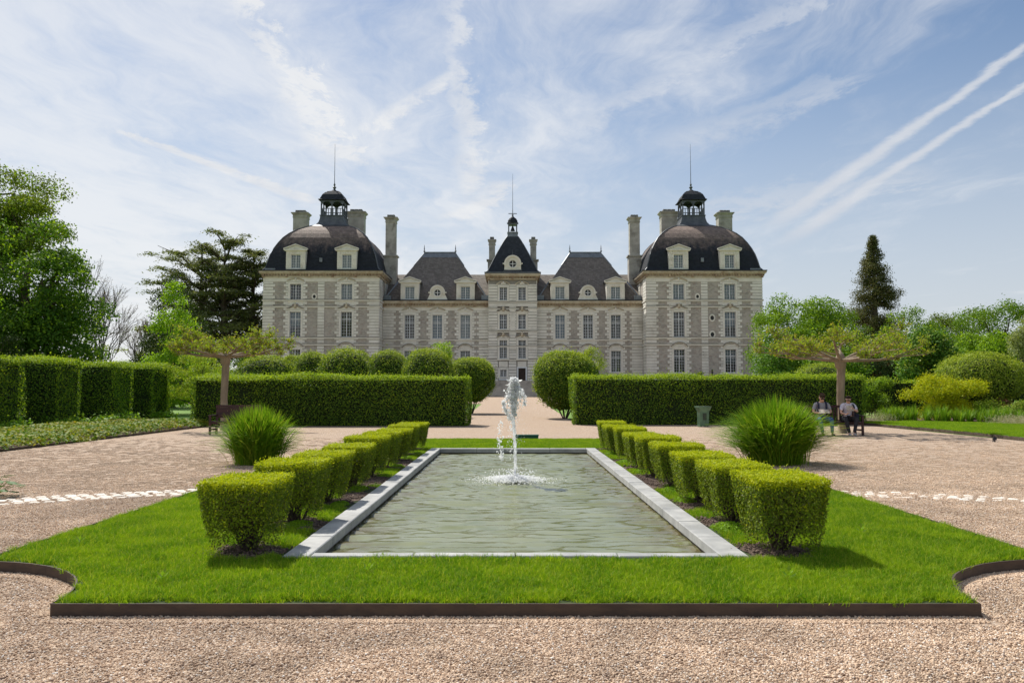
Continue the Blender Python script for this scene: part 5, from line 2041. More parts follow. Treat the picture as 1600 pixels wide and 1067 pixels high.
round_shrub('big round shrub with bare foot right of the fountain jet', 878, 3.45, 1.64, 43.5, 2.75, .55, .22, seed=20, n=26000)
round_shrub('round shrub leaning over the path left of the fountain jet, hedge end before it', 740, 3.42, 1.42, 50.8, -2.5, .75, .25, seed=21, n=20000)
for (cx_, top, w, Y, lab) in ((670, 546.5, 78, 45.5, 'round shrub top just left of the path shrub, small tree behind it'), (606, 549, 64, 54, 'smaller round shrub top between two nearer larger ones'),
                              (541, 546, 83, 45.5, 'widest round shrub top above the middle of the long hedge'), (488, 552, 62, 52, 'round shrub top at the right of the flat dark one'),
                              (458, 557, 40, 60, 'narrow light shrub top squeezed between the flat dark one and its neighbour')):
    el = math.atan((533.5 - top) / 1300) + R(3.325)
    round_shrub(lab, cx_, 1.5 + Y * math.tan(el), w / 2 / 1300 * Y, Y, (cx_ - 800) / 1300 * Y, .4, .3, seed=int(cx_), n=14000)
round_shrub('broad flat dark shrub behind the crown of the left umbrella tree', 410, 3.35, 1.6, 46, -13.6, .4, .1, seed=33, n=15000)
round_shrub('low rounded shrub top above the hedge behind the seated readers', 1280, 3.05, 1.5, 50, 18.5, .4, .35, seed=34, n=12000, group='rounded shrubs among the trees')
round_shrub('large cream flowering round shrub standing over the yellow broom', 1530, 3.27, 1.9, 41.8, 23.45, .5, 1.1, seed=35, n=26000, group='rounded shrubs among the trees')

bl = cone_blobs(-6.2, 75, 1.0, 6.7, 1.35, 26, .5, .6, seed=40)
tree('slim young tree with fresh leaves in front of the left wing', -6.2, 75, bl, 6000, .14, [M['maple_bright'], M['shrub_light']], .08, 2, name='young_tree', newfrac=.3)
bl = cone_blobs(6.0, 62, .8, 4.5, 1.9, 26, .5, .5, seed=41)
tree('silvery pale shrub peeping out right of the big round shrub', 6.0, 62, bl, 8000, .10, [M['shrub_light'], M['birch']], .07, 1, cat='shrub', name='pale_shrub', newfrac=.5, sprig_r=3)
bl = cone_blobs(24.0, 106, .8, 4.4, .55, 14, .35, .5, seed=42)
tree('tiny conical yew close to the wall of the right pavilion', 24.0, 106, bl, 2500, .12, [M['shrub_dark'], M['shrub_light']], .08, 1, name='conical_yew', newfrac=.3)
bl = cone_blobs(-23.6, 84, .8, 5.2, .8, 16, .5, .5, seed=43)
tree('small thin sapling before the left pavilion, just above the shrubs', -23.6, 84, bl, 2500, .13, [M['shrub_light'], M['birch']], .05, 1, name='sapling', newfrac=.3)

# right-hand trees
def rt(label, px, top, w, Y, n, mats, name='broadleaf_tree', br=.28, seed=0, leaf=.17, zlow=.5, fill=.7, nf=.12, zt=None, **kw):
    X = (px - 800) / 1300 * Y
    zt = 1.5 + Y * math.tan(math.atan((533.5 - top) / 1300) + R(3.325))
    rx = w / 2 / 1300 * Y
    g = float(zg(X, Y))
    zc, rz = (zt + zlow + g) / 2, (zt - zlow - g) / 2
    n = int(n * 1.15)
    bl_ = ellipsoid_blobs(X, Y, zc, rx * .92, rx * .85, rz * .95, 60, rx * br, fill, seed=seed)
    return tree(label, X, Y, bl_, n, leaf, mats, max(.12, rx * .07), None, name=name, newfrac=nf, **kw)


rt('bright oak like tree just right of the right pavilion', 1248, 462, 165, 72, 32000, [M['oak'], M['lime_light']], seed=50, nf=.15, top_new=.25)
rt('darker tree between the oak and the tall sequoia', 1322, 486, 90, 80, 12000, [M['oak'], M['plane_olive']], seed=51)
rt('tree with green dome crown immediately right of the sequoia', 1428, 484, 105, 82, 16000, [M['oak'], M['lime_light']], seed=52, top_new=.15)
rt('low olive green tree in the gap left of the silver willow', 1478, 487, 90, 90, 10000, [M['plane_olive'], M['oak']], seed=53)
rt('tall airy oak near the right edge with gaps in its crown', 1565, 458, 150, 75, 22000, [M['oak'], M['plane_olive']], seed=54, sprig_r=3.4, br=.22)
rt('horse chestnut with large fresh leaves and white bloom', 1450, 514, 86, 52, 15000, [M['chestnut'], M['shrub_light']], seed=55, leaf=.16, nf=.14, top_new=.15)
rt('yellow green leafy tree behind the flowering round shrub', 1545, 522, 110, 60, 15000, [M['lime_light'], M['oak']], seed=56, nf=.4)
rt('silver grey willow at the right edge', 1604, 498, 56, 46, 11000, [M['willow_grey'], M['birch']], seed=57, leaf=.10, nf=.2, sprig_r=3)
rt('dark shady shrub mass under the sequoia', 1385, 560, 100, 68, 11000, [M['yew'], M['copper']], seed=58, nf=.06, name='dark_shrub', cat='shrub')
rt('fresh green shrub below the right umbrella tree crown', 1215, 540, 80, 62, 9000, [M['chestnut'], M['oak']], seed=59, name='green_shrub', cat='shrub')
rt('green undergrowth tree behind the right umbrella tree trunk', 1300, 545, 110, 60, 10000, [M['oak'], M['lime_dark']], seed=60, name='green_shrub', cat='shrub')
rt('tree on the left of the castle seen under the cedar boughs', 395, 520, 70, 95, 7000, [M['lime_dark'], M['yew']], seed=61)

# woods closing the horizon all round
def woods():
    lv = Leaves()
    for i in range(150):
        a = random.uniform(-1.15, 1.15)
        d = random.uniform(170, 240)
        x, y = d * math.sin(a) * 1.2, 60 + d * math.cos(a)
        if abs(x) < 30 and y < 150:
            continue
        h = random.uniform(7, 11.5)
        b = [(x + random.uniform(-4, 4), y + random.uniform(-3, 3), h * random.uniform(.25, .75), 4, 3, 2.6) for k in range(5)]
        c = crown_leaves(b, 340, 1.1, .12, sprig=4, sprig_r=1.6)
        lv.v += c.v
        lv.m += c.m
    o = obj('distant_woods', lv.mesh('distant_woods', [M['lime_dark'], M['oak']]))
    tag(o, label='continuous belt of distant woodland closing the horizon', kind='stuff')
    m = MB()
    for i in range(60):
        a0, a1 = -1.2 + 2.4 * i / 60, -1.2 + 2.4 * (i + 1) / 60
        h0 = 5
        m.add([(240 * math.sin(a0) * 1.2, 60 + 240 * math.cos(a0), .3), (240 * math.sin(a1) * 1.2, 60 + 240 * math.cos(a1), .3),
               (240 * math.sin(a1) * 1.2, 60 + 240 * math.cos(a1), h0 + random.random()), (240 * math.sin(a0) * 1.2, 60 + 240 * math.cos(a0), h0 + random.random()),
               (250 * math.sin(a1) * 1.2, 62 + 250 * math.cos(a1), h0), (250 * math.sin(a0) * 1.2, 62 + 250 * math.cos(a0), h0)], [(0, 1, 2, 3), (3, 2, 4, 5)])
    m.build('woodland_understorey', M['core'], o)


woods()


# ---------------------------------------------------------------- cedars, sequoia, bare tree
def cedar(label, x, y, h, trunk_r, tiers, seed, reach):
    r_ = np.random.default_rng(seed)
    g = float(zg(x, y)) - .02
    t = empty('cedar_tree', (x, y, g), label=label, cat='tree', group='old cedars left of the chateau')
    m = MB()
    m.tube([(0, 0, -.1), (.1, 0, h * .4), (-.1, 0, h * .75), (0, 0, h * .97)], [trunk_r, trunk_r * .75, trunk_r * .45, trunk_r * .1], 9)
    lv = Leaves()
    for k in range(tiers):
        f = k / (tiers - 1)
        z = h * (.22 + .75 * f) + r_.uniform(-.3, .3)
        nb = 8 if f < .85 else 5
        for q in range(nb):
            a = r_.uniform(0, 6.28)
            L = reach * (1 - .35 * f ** 1.5) * r_.uniform(.45, 1.2)
            if f > .9:
                L *= .75
            rise = L * r_.uniform(.0, .55)
            e = Vector((L * math.cos(a), L * math.sin(a), z + rise))
            s_ = Vector((0, 0, z - .3))
            m.tube([s_, s_.lerp(e, .5) + Vector((0, 0, .12 * L)), e], [trunk_r * .28, trunk_r * .17, .03], 5)
            npad = int(1 + L * .5)
            for p in range(npad + 3):
                u = r_.uniform(.3, 1.08)
                c = s_.lerp(e, u) + Vector((0, 0, .12 * L * math.sin(min(u, 1) * 3.14) + .1))
                c += Vector((-math.sin(a), math.cos(a), 0)) * r_.uniform(-1, 1) * L * .28 * u
                pr = r_.uniform(.6, 1.25) * (.6 + reach * .09)
                n = 62
                d = r_.normal(0, .5, (n, 3)) * [pr, pr, .3]
                P = np.array(c) + d
                P[:, 2] -= (d[:, 0] ** 2 + d[:, 1] ** 2) * .12
                lv.add(P, np.tile([0, 0, 1.0], (n, 1)), .40, (r_.random(n) < .12).astype(int), .4, .6)
    m.build('trunk', M['bark'], t, world=False)
    obj('crown', lv.mesh('crown', [M['cedar'], M['plane_olive']]), t)


cedar('left cedar with flat tiered boughs reaching toward the open sky', -48.0, 128, 21.5, .62, 9, 1, 9.6)
cedar('middle and tallest cedar with a flat spreading top', -43.8, 126, 23.2, .7, 11, 2, 7.0)
cedar('right cedar with boughs touching the left pavilion outline', -40.3, 129, 22.6, .62, 11, 3, 6.2)


def sequoia():
    x, y = 39.4, 90
    g = float(zg(x, y)) - .02
    t = empty('sequoia_tree', (x, y, g), label='tall narrow dark brownish sequoia standing above the other trees', cat='tree')
    h = 17.6
    r_ = np.random.default_rng(9)
    m = MB()
    m.tube([(0, 0, -.1), (0, 0, h * .5), (0, 0, h * .99)], [.55, .32, .04], 10)
    lv = Leaves()
    for k in range(420):
        f = r_.random() ** 1.1
        z = 1.5 + (h - 1.4) * f
        R_ = 4.2 * (1 - f) ** .85 + .12
        a = r_.uniform(0, 6.28)
        L = R_ * r_.uniform(.5, 1.25) * (1 + .14 * math.sin(z * 2.2))
        e = Vector((L * math.cos(a), L * math.sin(a), z - L * .12))
        s_ = Vector((0, 0, z + L * .25))
        if k % 2 == 0:
            m.tube([s_, s_.lerp(e, .6) - Vector((0, 0, .15 * L)), e], [.06, .04, .015], 4)
        b = (.30 + .16 * L) * r_.uniform(.7, 1.2)
        n = int(95 * min(1, b * 1.5))
        for u in (1, .6):
            c = np.array(s_.lerp(e, u))
            d = r_.normal(0, .5, (n, 3)) * [b, b, b * .75]
            lv.add(c + d, nrm(d) + [0, 0, .3], .19, (r_.random(n) < .15).astype(int), .4, .9)
    m.build('trunk', M['bark'], t, world=False)
    obj('crown', lv.mesh('crown', [M['sequoia'], M['yew']]), t)


sequoia()


def grow(m, p, d, L, r, depth, lv, leafn, spread, up, leaf, r_, tips):
    q = p + d * L
    mid = (p + q) / 2 + Vector(r_.normal(0, .06, 3)) * L
    m.tube([p, mid, q], [r, r * .85, r * .66], 5 if depth > 1 else 4, caps=False)
    if depth <= 1 and leafn:
        n = leafn
        t = r_.random(n)[:, None]
        P = np.array(p) * (1 - t) + np.array(q) * t + r_.normal(0, leaf * .8, (n, 3))
        lv.add(P, np.tile([0, 0, .6], (n, 1)), leaf, (r_.random(n) < .2).astype(int), .6, 1.1)
    if depth == 0:
        tips.append(q)
        return
    for k in range(3 if depth > 1 else 2):
        nd = (d + Vector(r_.normal(0, spread, 3)) + Vector((0, 0, up))).normalized()
        grow(m, q if k else p.lerp(q, .75), nd, L * r_.uniform(.62, .85), r * .62, depth - 1, lv, leafn, spread, up, leaf, r_, tips)


def bare_tree():
    """thin-twigged tree just coming into leaf, left of the cedars"""
    for j, (x, y, h, s_, lab) in enumerate(((-34.5, 70, 10.4, 5, 'nearly bare purplish twigged tree against the sky beside the huge tree'),
                                            (-33.0, 74, 7.8, 8, 'smaller nearly bare tree with sparse buds lower in the gap'),
                                            (-36.6, 70, 12.2, 11, 'tallest thin bare treetop half hidden by the huge tree'))):
        g = float(zg(x, y)) - .02
        t = empty('bare_tree', (x, y, g), label=lab, cat='tree', group='nearly bare trees in the gap')
        m, lv = MB(), Leaves()
        r_ = np.random.default_rng(s_)
        m.tube([(0, 0, -.1), (0, 0, h * .3)], [.16, .12], 7)
        for k in range(7):
            a = k * 2.4
            d = Vector((math.cos(a) * .33, math.sin(a) * .33, 1)).normalized()
            grow(m, Vector((0, 0, h * (.14 + .05 * k))), d, h * .2, .06, 4, lv, 5, .24, .12, .07, r_, [])
        m.build('trunk', M['twig'], t, world=False)
        obj('crown', lv.mesh('crown', [M['copper'], M['birch']]), t)


bare_tree()


def umbrella_tree(label, x, y, zf, R_, seed, r0=.2):
    t = empty('umbrella_tree', (x, y, 0), label=label, cat='tree', group='pruned umbrella trees behind the benches')
    r_ = np.random.default_rng(seed)
    m, lv = MB(), Leaves()
    m.tube([(0, 0, -.05), (.02, 0, .25), (-.03, 0, 1.2), (.02, 0, zf - .3), (0, 0, zf)], [r0 * 1.2, r0, r0 * .85, r0 * .95, r0 * 1.15], 12)
    m.lathe(0, 0, [(.08, zf - .35), (r0 * 1.25, zf - .2), (r0 * 1.35, zf + .02), (r0 * .9, zf + .2), (.05, zf + .32)], 10)
    nl = 12
    tips = []
    for k in range(nl):
        a = 2 * math.pi * k / nl + r_.uniform(-.15, .15)
        el = [.06, .30, .60][k % 3] + r_.uniform(-.08, .1)
        L = R_ * (.62 if k % 3 == 0 else .5)
        dirv = Vector((math.cos(a) * math.cos(el), math.sin(a) * math.cos(el), math.sin(el) * .8))
        p0 = Vector((math.cos(a) * .08, math.sin(a) * .08, zf + .02))
        p1 = p0 + dirv * L * .35 + Vector((0, 0, -.02))
        p2 = p0 + dirv * L * .72 + Vector((r_.uniform(-.08, .08), r_.uniform(-.08, .08), -.03))
        p3 = p0 + dirv * L + Vector((0, 0, .06))
        m.tube([p0, p1, p2, p3], [.07, .052, .042, .034], 7)
        starts = [(p1, .5), (p2, .8), (p3, 1), (p3, 1), (p2, .8)]
        for (q, sc) in starts:
            aa = a + r_.uniform(-.75, .75)
            lift = r_.uniform(-.03, .3)
            dd = Vector((math.cos(aa), math.sin(aa), lift)).normalized()
            LL = R_ * r_.uniform(.24, .40)
            e1 = q + dd * LL * .5 + Vector((0, 0, .02))
            e2 = q + dd * LL + Vector((0, 0, r_.uniform(-.04, .1)))
            m.tube([q, e1, e2], [.027, .021, .015], 5)
            tips += [e1, e2, e2]
    for q in tips:
        for j in range(6):
            d = Vector((r_.normal(0, .6), r_.normal(0, .6), r_.uniform(.2, 1.1)))
            L = r_.uniform(.14, .52)
            e = q + d.normalized() * L
            m.tube([q, (q + e) / 2 + Vector((r_.normal(0, .02), r_.normal(0, .02), 0)), e], [.008, .006, .003], 3, caps=False)
            n = 9
            tt = r_.random(n)[:, None] ** .7
            P = np.array(q) * (1 - tt) + np.array(e) * tt + r_.normal(0, .035, (n, 3))
            lv.add(P, np.tile([0, 0, .5], (n, 1)), .078, (r_.random(n) < .12).astype(int), .6, 1.1)
    m.build('trunk', M['bark_pale'], t, world=False, smooth=True)
    obj('crown', lv.mesh('crown', [M['mulberry'], M['maple_bright']]), t)


umbrella_tree('wide flat pruned tree with pale trunk behind the empty bench', -10.75, 31.2, 2.72, 2.35, 5, .15)
umbrella_tree('wide flat pruned tree with pale trunk behind the two seated readers', 11.45, 29.0, 2.5, 2.85, 6, .15)


# ---------------------------------------------------------------- fountain grass, perennials, ground cover
def grass_clump(label, x, y, R_, H, n, seed, w=.015):
    r_ = np.random.default_rng(seed)
    seg = 6
    p = r_.normal(0, .20, (n, 2)) * R_
    a = np.arctan2(p[:, 1], p[:, 0]) + r_.normal(0, .7, n)
    spread = np.clip(np.abs(r_.normal(0, .35, n)) + .12 * np.hypot(p[:, 0], p[:, 1]) / .16, .03, .92)
    L = H * r_.uniform(.75, 1.22, n)
    low = r_.random(n) < .28
    L = np.where(low, L * r_.uniform(.45, .75, n), L)
    spread = np.where(low, r_.uniform(.35, .85, n), spread)
    reach = R_ * spread * 1.25
    sa = a + math.pi / 2 + r_.normal(0, .5, n)
    V = np.zeros((n, (seg + 1) * 2, 3))
    for k in range(seg + 1):
        t = k / seg
        rad = reach * t ** 1.6
        z = L * (t * (1 - .10 * spread) - .42 * spread * t ** 3)
        ww = w * (.7 + .6 * t) * (1 - t ** 4) * .5 + .0008
        for q, sg in ((0, -1), (1, 1)):
            V[:, 2 * k + q, 0] = p[:, 0] + np.cos(a) * rad + np.cos(sa) * sg * ww
            V[:, 2 * k + q, 1] = p[:, 1] + np.sin(a) * rad + np.sin(sa) * sg * ww
            V[:, 2 * k + q, 2] = np.maximum(z, .01) + (0 if q else .002)
    base = (np.arange(n) * (seg + 1) * 2)[:, None]
    F = np.concatenate([base + np.array([2 * k, 2 * k + 1, 2 * k + 3, 2 * k + 2]) for k in range(seg)], 0)
    o = obj('fountain_grass', npmesh('fountain_grass', V.reshape(-1, 3), F, M['fountain_grass']), None, (x, y, 0))
    tag(o, label=label, cat='ornamental grass', group='large grass clumps beside the lawn')


grass_clump('upright arching grass clump in front of the empty bench', -5.15, 16.9, .68, 1.10, 4000, 1)
grass_clump('wider dome of arching grass beside the seated readers, hiding their legs', 5.36, 17.0, .92, 1.27, 6000, 2)


def cover_bed():
    lv = Leaves()
    n = 34000
    x = rng.uniform(-16.2, -12.35, n)
    y = rng.uniform(13, 34.4, n)
    edge = np.clip((-12.35 - x) / .35, 0, 1) ** .5
    z = .03 + .26 * edge * rng.uniform(.55, 1.1, n) + lump(np.stack([x, y, x * 0], -1), 2.5, .04, 4)
    P = np.stack([x, y, z], -1)
    c = lump(P, 1.2, 1, 6)
    lv.add(P, np.tile([.15, -.25, .9], (n, 1)), .095, (rng.random(n) < .42 - .25 * c).astype(int), .8, .45)
    o = obj('ground_cover', lv.mesh('ground_cover', [M['cover_yellow'], M['cover_green']]))
    tag(o, label='low bed of yellow green variegated leaves bordering the gravel below the hedge blocks', kind='stuff')
    MB().box(-16.4, -12.45, 12.8, 34.4, -.01, .05).build('bed_soil', M['soil'], o)
    lv = Leaves()
    for (a, b) in ((-17.3, 32.6), (-17.2, 28.6), (-17.1, 36.8), (-17.3, 41.2), (-17.2, 35.3)):
        n = 420
        P = rng.normal(0, 1, (n, 3)) * [.25, .4, .12] + [a + .1, b, .22]
        P[:, 2] = np.abs(P[:, 2])
        lv.add(P, np.tile([.1, -.1, .8], (n, 1)), .13, 0, .75, .5)
    o = obj('hostas', lv.mesh('hostas', [M['lily']]))
    tag(o, label='low hosta leaves growing at the feet of the tall hedge blocks', kind='stuff')


cover_bed()


def verge_and_border():
    # raised grass verge right of the gravel, with an earth edge
    xs = [(15.0, 23), (15.35, 27), (15.35, 31), (15.05, 35.6)]
    m = MB()
    top = [(14.2, 10), (14.3, 19), (15.0, 23.4), (15.3, 27), (15.3, 31), (15.1, 36.2), (17.8, 37.5), (19.2, 36.4), (21.2, 35.0), (26, 33.5), (40, 30), (40, 10)]
    top = [(x + .0, y) for x, y in top]
    n = len(top)
    m.add([(x, y, .10) for x, y in top], [tuple(range(n))[::-1]])
    o_ = m.build('grass_verge', M['verge'] if 'verge' in M else M['ground'])
    if o_.data.polygons[0].normal.z < 0:
        o_.data.flip_normals()
    tag(o_, label='mown grass strip between the gravel and the flower border on the right', kind='structure')
    e = MB()
    for i in range(5):
        a, b = top[i], top[i + 1]
        e.add([(a[0] - .01, a[1], -.01), (b[0] - .01, b[1], -.01), (b[0] - .01, b[1], .098), (a[0] - .01, a[1], .098),
               (a[0] + .05, a[1], -.01), (b[0] + .05, b[1], -.01), (b[0] + .05, b[1], .098), (a[0] + .05, a[1], .098)], [(3, 2, 1, 0), (7, 6, 2, 3)])
    e.build('verge_edge', M['soil'], o_)
    qx, qy = jgrid(15.1, 24, 18, 37.6, .14)
    poly = np.array(top)
    ins = np.zeros(len(qx), bool)
    j = len(poly) - 1
    for i in range(len(poly)):
        xi, yi, xj, yj = *poly[i], *poly[j]
        c = ((yi > qy) != (yj > qy)) & (qx < (xj - xi) * (qy - yi) / (yj - yi + 1e-12) + xi)
        ins ^= c
        j = i
    gn_instances('verge_grass', np.stack([qx, qy, np.full_like(qx, .09)], -1)[ins], tile, .8, 1.25, 'short grass on the verge beside the flower border', tilt=.05)
    # day lilies: arching leaf clumps along the border
    V, F, base = [], [], 0
    lp = [(17.2, 38.9), (18.5, 37.5), (19.9, 36.5), (21.5, 35.5), (24, 34.6), (27, 34.0)]
    for k in range(5):
        a, b = Vector(lp[k]), Vector(lp[k + 1])
        L = (b - a).length
        for q in range(int(L / .28)):
            for row in range(3):
                c = a.lerp(b, (q + random.random()) * .28 / L) + Vector((.15, .55)) * row + Vector((random.uniform(-.1, .1), random.uniform(-.1, .1)))
                h = random.uniform(.75, 1.05)
                nn = 46
                ang = rng.uniform(0, 6.28, nn)
                rr = np.abs(rng.normal(.22, .12, nn))
                hh = h * rng.uniform(.6, 1.1, nn)
                vv = np.zeros((nn, 8, 3))
                for s_ in range(4):
                    t = s_ / 3
                    rad = .03 + rr * t ** 1.3
                    z = hh * (t * 1.35 - .5 * t * t * (1 + rr))
                    w = .026 * (1 - t ** 2 * .9)
                    for u, sg in ((0, -1), (1, 1)):
                        vv[:, 2 * s_ + u, 0] = c.x + np.cos(ang) * rad - np.sin(ang) * w * sg * .5
                        vv[:, 2 * s_ + u, 1] = c.y + np.sin(ang) * rad + np.cos(ang) * w * sg * .5
                        vv[:, 2 * s_ + u, 2] = z + .02
                V.append(vv.reshape(-1, 3))
                bb = base + (np.arange(nn) * 8)[:, None]
                F += [bb + np.array([2 * s_, 2 * s_ + 1, 2 * s_ + 3, 2 * s_ + 2]) for s_ in range(3)]
                base += nn * 8
    o = obj('day_lilies', npmesh('day_lilies', np.concatenate(V), np.concatenate(F), M['lily']))
    tag(o, label='dense border of arching day lily leaves in front of the yellow broom', kind='stuff')
    MB().add([(16.4, 39.4, .06), (18.4, 37.6, .06), (21.4, 35.4, .06), (30, 33.6, .06), (30, 43.8, .06), (16.4, 43.8, .06)], [(0, 1, 2, 3, 4, 5)]).build('border_soil', M['soil'], o)
    # broom
    bl_ = ellipsoid_blobs(20.4, 39.2, 1.05, 1.9, 1.1, .95, 26, .42, .6, seed=70)
    t = tree('spiky yellow green broom shrub in front of the round flowering shrub', 20.4, 39.2, bl_, 20000, .075, [M['broom'], M['lime_light']], .06, .4, cat='shrub', name='broom_shrub', newfrac=.08, sprig_r=3.4, wild=1.3)
    # scrambling shrub next to the long hedge
    bl_ = ellipsoid_blobs(18.1, 41.6, 1.15, .95, .6, .8, 14, .35, .6, seed=71)
    tree('small fresh green climber leaning on the low hedge beside the long hedge end', 18.1, 41.6, bl_, 7000, .08, [M['shrub_dark'], M['lime_light']], .05, .5, cat='shrub', name='climber', newfrac=.35, top_new=.4)
    for (px, Y, w, h, mk, lab) in ((1545, 38.0, .9, .95, 'shrub_light', 'pale green peony clump between the lilies and the round shrub'),
                                   (1588, 37.0, .8, .85, 'birch', 'pale leaved perennial clump at the right edge of the border'),
                                   (1565, 39.6, .6, 1.15, 'copper', 'reddish leaved perennial clump at the foot of the round shrub')):
        X = (px - 800) / 1300 * Y
        bl_ = ellipsoid_blobs(X, Y, h * .6, w * .8, w * .6, h * .35, 10, .28, .5, seed=int(px))
        tree(lab, X, Y, bl_, 3500, .08, [M[mk], M['lily']], .02, .15, cat='perennial', name='perennial_clump', newfrac=.3)
    lv = Leaves()
    for (px, Y) in ((1572, 34.6), (1590, 34.2), (1608, 33.8), (1372, 38.4)):
        X = (px - 800) / 1300 * Y
        n = 1500
        P = rng.normal(0, 1, (n, 3)) * [.42, .28, .11] + [X, Y, .16]
        P[:, 2] = np.abs(P[:, 2]) + .08
        lv.add(P, np.tile([0, 0, .6], (n, 1)), .05, 0, .35, 1.2)
    tag(obj('silver_edging_plants', lv.mesh('silver_edging_plants', [M['silver']])), label='silvery lavender cushions along the front of the border', kind='stuff')


m_, nt_, b_ = newmat('mown_verge')
co_ = coord(nt_)
c_ = mixc(nt_, noise(nt_, co_, 2.5, 5, .7).ss(.3, .7), (0.075, 0.185, 0.012), (0.11, 0.24, 0.018))
nt_.links.new(c_, b_.inputs['Base Color'])
b_.inputs['Roughness'].default_value = .9
bump(nt_, b_, noise(nt_, co_, 40, 3), .7, .02)
M['verge'] = m_
verge_and_border()

# bright mown patch seen through the gap beside the last hedge block
tag(sheet('grass_clearing', [-17.5, -16, -13.3], [34.6, 38, 42, 46, 52], lambda x, y: zg(x, y) + .02, M['verge']), label='mown grass seen through the gap between the hedges', kind='structure')


def leafy_plant():
    t = empty('leafy_plant', (-7.25, 11.75, 0), label='dark glossy broad leaved plant on the gravel at the left edge', cat='plant')
    m = MB()
    for k in range(26):
        a = k * 2.4
        L = .20 + .12 * (k % 5) / 5
        el = .25 + .9 * (k / 26)
        p1 = Vector((math.cos(a) * L * math.cos(el), math.sin(a) * L * math.cos(el), .04 + L * math.sin(el)))
        t_ = Vector((math.cos(a), math.sin(a), -.15)).normalized()
        s_ = Vector((-math.sin(a), math.cos(a), 0))
        w = .055
        ll = .17
        pts = [p1, p1 + t_ * ll * .3 + s_ * w, p1 + t_ * ll * .75 + s_ * w * .8, p1 + t_ * ll, p1 + t_ * ll * .75 - s_ * w * .8, p1 + t_ * ll * .3 - s_ * w, p1 + t_ * ll * .5 - Vector((0, 0, .012))]
        mm = MB().add([tuple(q) for q in pts], [(0, 1, 6), (1, 2, 6), (2, 3, 6), (3, 4, 6), (4, 5, 6), (5, 0, 6)])
        mm.build('leaf', M['hellebore'], t, world=False)
        m.tube([(0, 0, 0), p1 * .5 + Vector((0, 0, .03)), p1], .004, 4)
    m.build('stems', M['lily'], t, world=False)


leafy_plant()


def tufts():
    """fluffy sedum-like cushions between the bushes and the coping"""
    for i, (x, y, r_) in enumerate(((-2.2, 8.72, .16), (-2.12, 10.35, .12), (-2.18, 11.95, .15), (-2.1, 13.7, .13), (-2.15, 14.6, .12), (-2.12, 15.4, .14), (-2.15, 17.2, .14), (-2.1, 18.6, .12),
                                    (2.2, 8.5, .2), (2.18, 10.6, .16), (2.25, 11.6, .2), (2.2, 14.3, .16), (2.2, 16.1, .2), (2.2, 18.2, .2), (2.45, 8.25, .14), (2.3, 12.2, .12))):
        n = int(26000 * r_ * r_) + 250
        d = rng.normal(0, 1, (n, 3))
        d = nrm(d)
        d[:, 2] = np.abs(d[:, 2])
        P = d * (rng.random((n, 1)) ** .3) * [r_, r_ * 1.25, r_ * .42]
        lv = Leaves()
        lv.add(P, d + [0, 0, .3], .024, 0, .35, .8)
        o = obj('ground_tuft', lv.mesh('ground_tuft', [M['sedum']]), None, (x, y, LZ))
        near = ['first', 'second', 'third', 'fourth', 'fifth', 'sixth', 'seventh', 'eighth']
        if x < 0:
            lab = f'fluffy green cushion on the soil beside the left coping, {near[i]} from the camera'
        else:
            k = sorted([8.5, 10.6, 11.6, 14.3, 16.1, 18.2, 8.25, 12.2]).index(y)
            lab = f'fluffy green cushion on the soil beside the right coping, {near[k]} from the camera'
        tag(o, label=lab, cat='ground plant', group='green cushions beside the coping')
    for (x, y, lab) in ((-2.55, 6.15, 'broad leaved weed standing in the front lawn on the left'), (2.05, 6.25, 'broad leaved weed standing in the front lawn on the right'),
                        (-1.1, 6.45, 'broad leaved weed in the grass strip before the left half of the pool'), (3.4, 8.2, 'broad leaved weed in the lawn right of the nearest right box bush'),
                        (-3.9, 7.6, 'broad leaved weed near the left scooped lawn corner')):
        m = MB()
        for k in range(7):
            a = k * 2.3
            el = .5 + .1 * k
            p = Vector((math.cos(a) * .012, math.sin(a) * .012, .03 + .006 * k))
            t_ = Vector((math.cos(a) * math.cos(el), math.sin(a) * math.cos(el), math.sin(el)))
            s_ = Vector((-math.sin(a), math.cos(a), 0)) * .013
            L = .055
            m.add([tuple(p), tuple(p + t_ * L * .5 + s_), tuple(p + t_ * L), tuple(p + t_ * L * .5 - s_)], [(0, 1, 2, 3)])
        o = m.build('lawn_weed', M['lily'], None)
        o.location = (x, y, LZ + .005)
        tag(o, label=lab, cat='weed', group='weeds in the lawn')


tufts()

# ================================================================== fountain
def water_white():
    m, nt, b = newmat('white_water')
    b.inputs['Base Color'].default_value = (.95, .96, .97, 1)
    b.inputs['Roughness'].default_value = .12
    b.inputs['Specular IOR Level'].default_value = .6
    tr = nt.nodes.new('ShaderNodeBsdfTranslucent')
    tr.inputs['Color'].default_value = (.95, .96, .97, 1)
    tp = nt.nodes.new('ShaderNodeBsdfTransparent')
    a = nt.nodes.new('ShaderNodeMixShader')
    a.inputs[0].default_value = .7
    nt.links.new(b.outputs[0], a.inputs[1])
    nt.links.new(tr.outputs[0], a.inputs[2])
    c = nt.nodes.new('ShaderNodeMixShader')
    nt.links.new(noise(nt, coord(nt), 22, 4, .65).ss(.42, .62, .0, .45).k, c.inputs[0])
    nt.links.new(a.outputs[0], c.inputs[1])
    nt.links.new(tp.outputs[0], c.inputs[2])
    nt.links.new(c.outputs[0], nt.nodes['Material Output'].inputs[0])
    return m


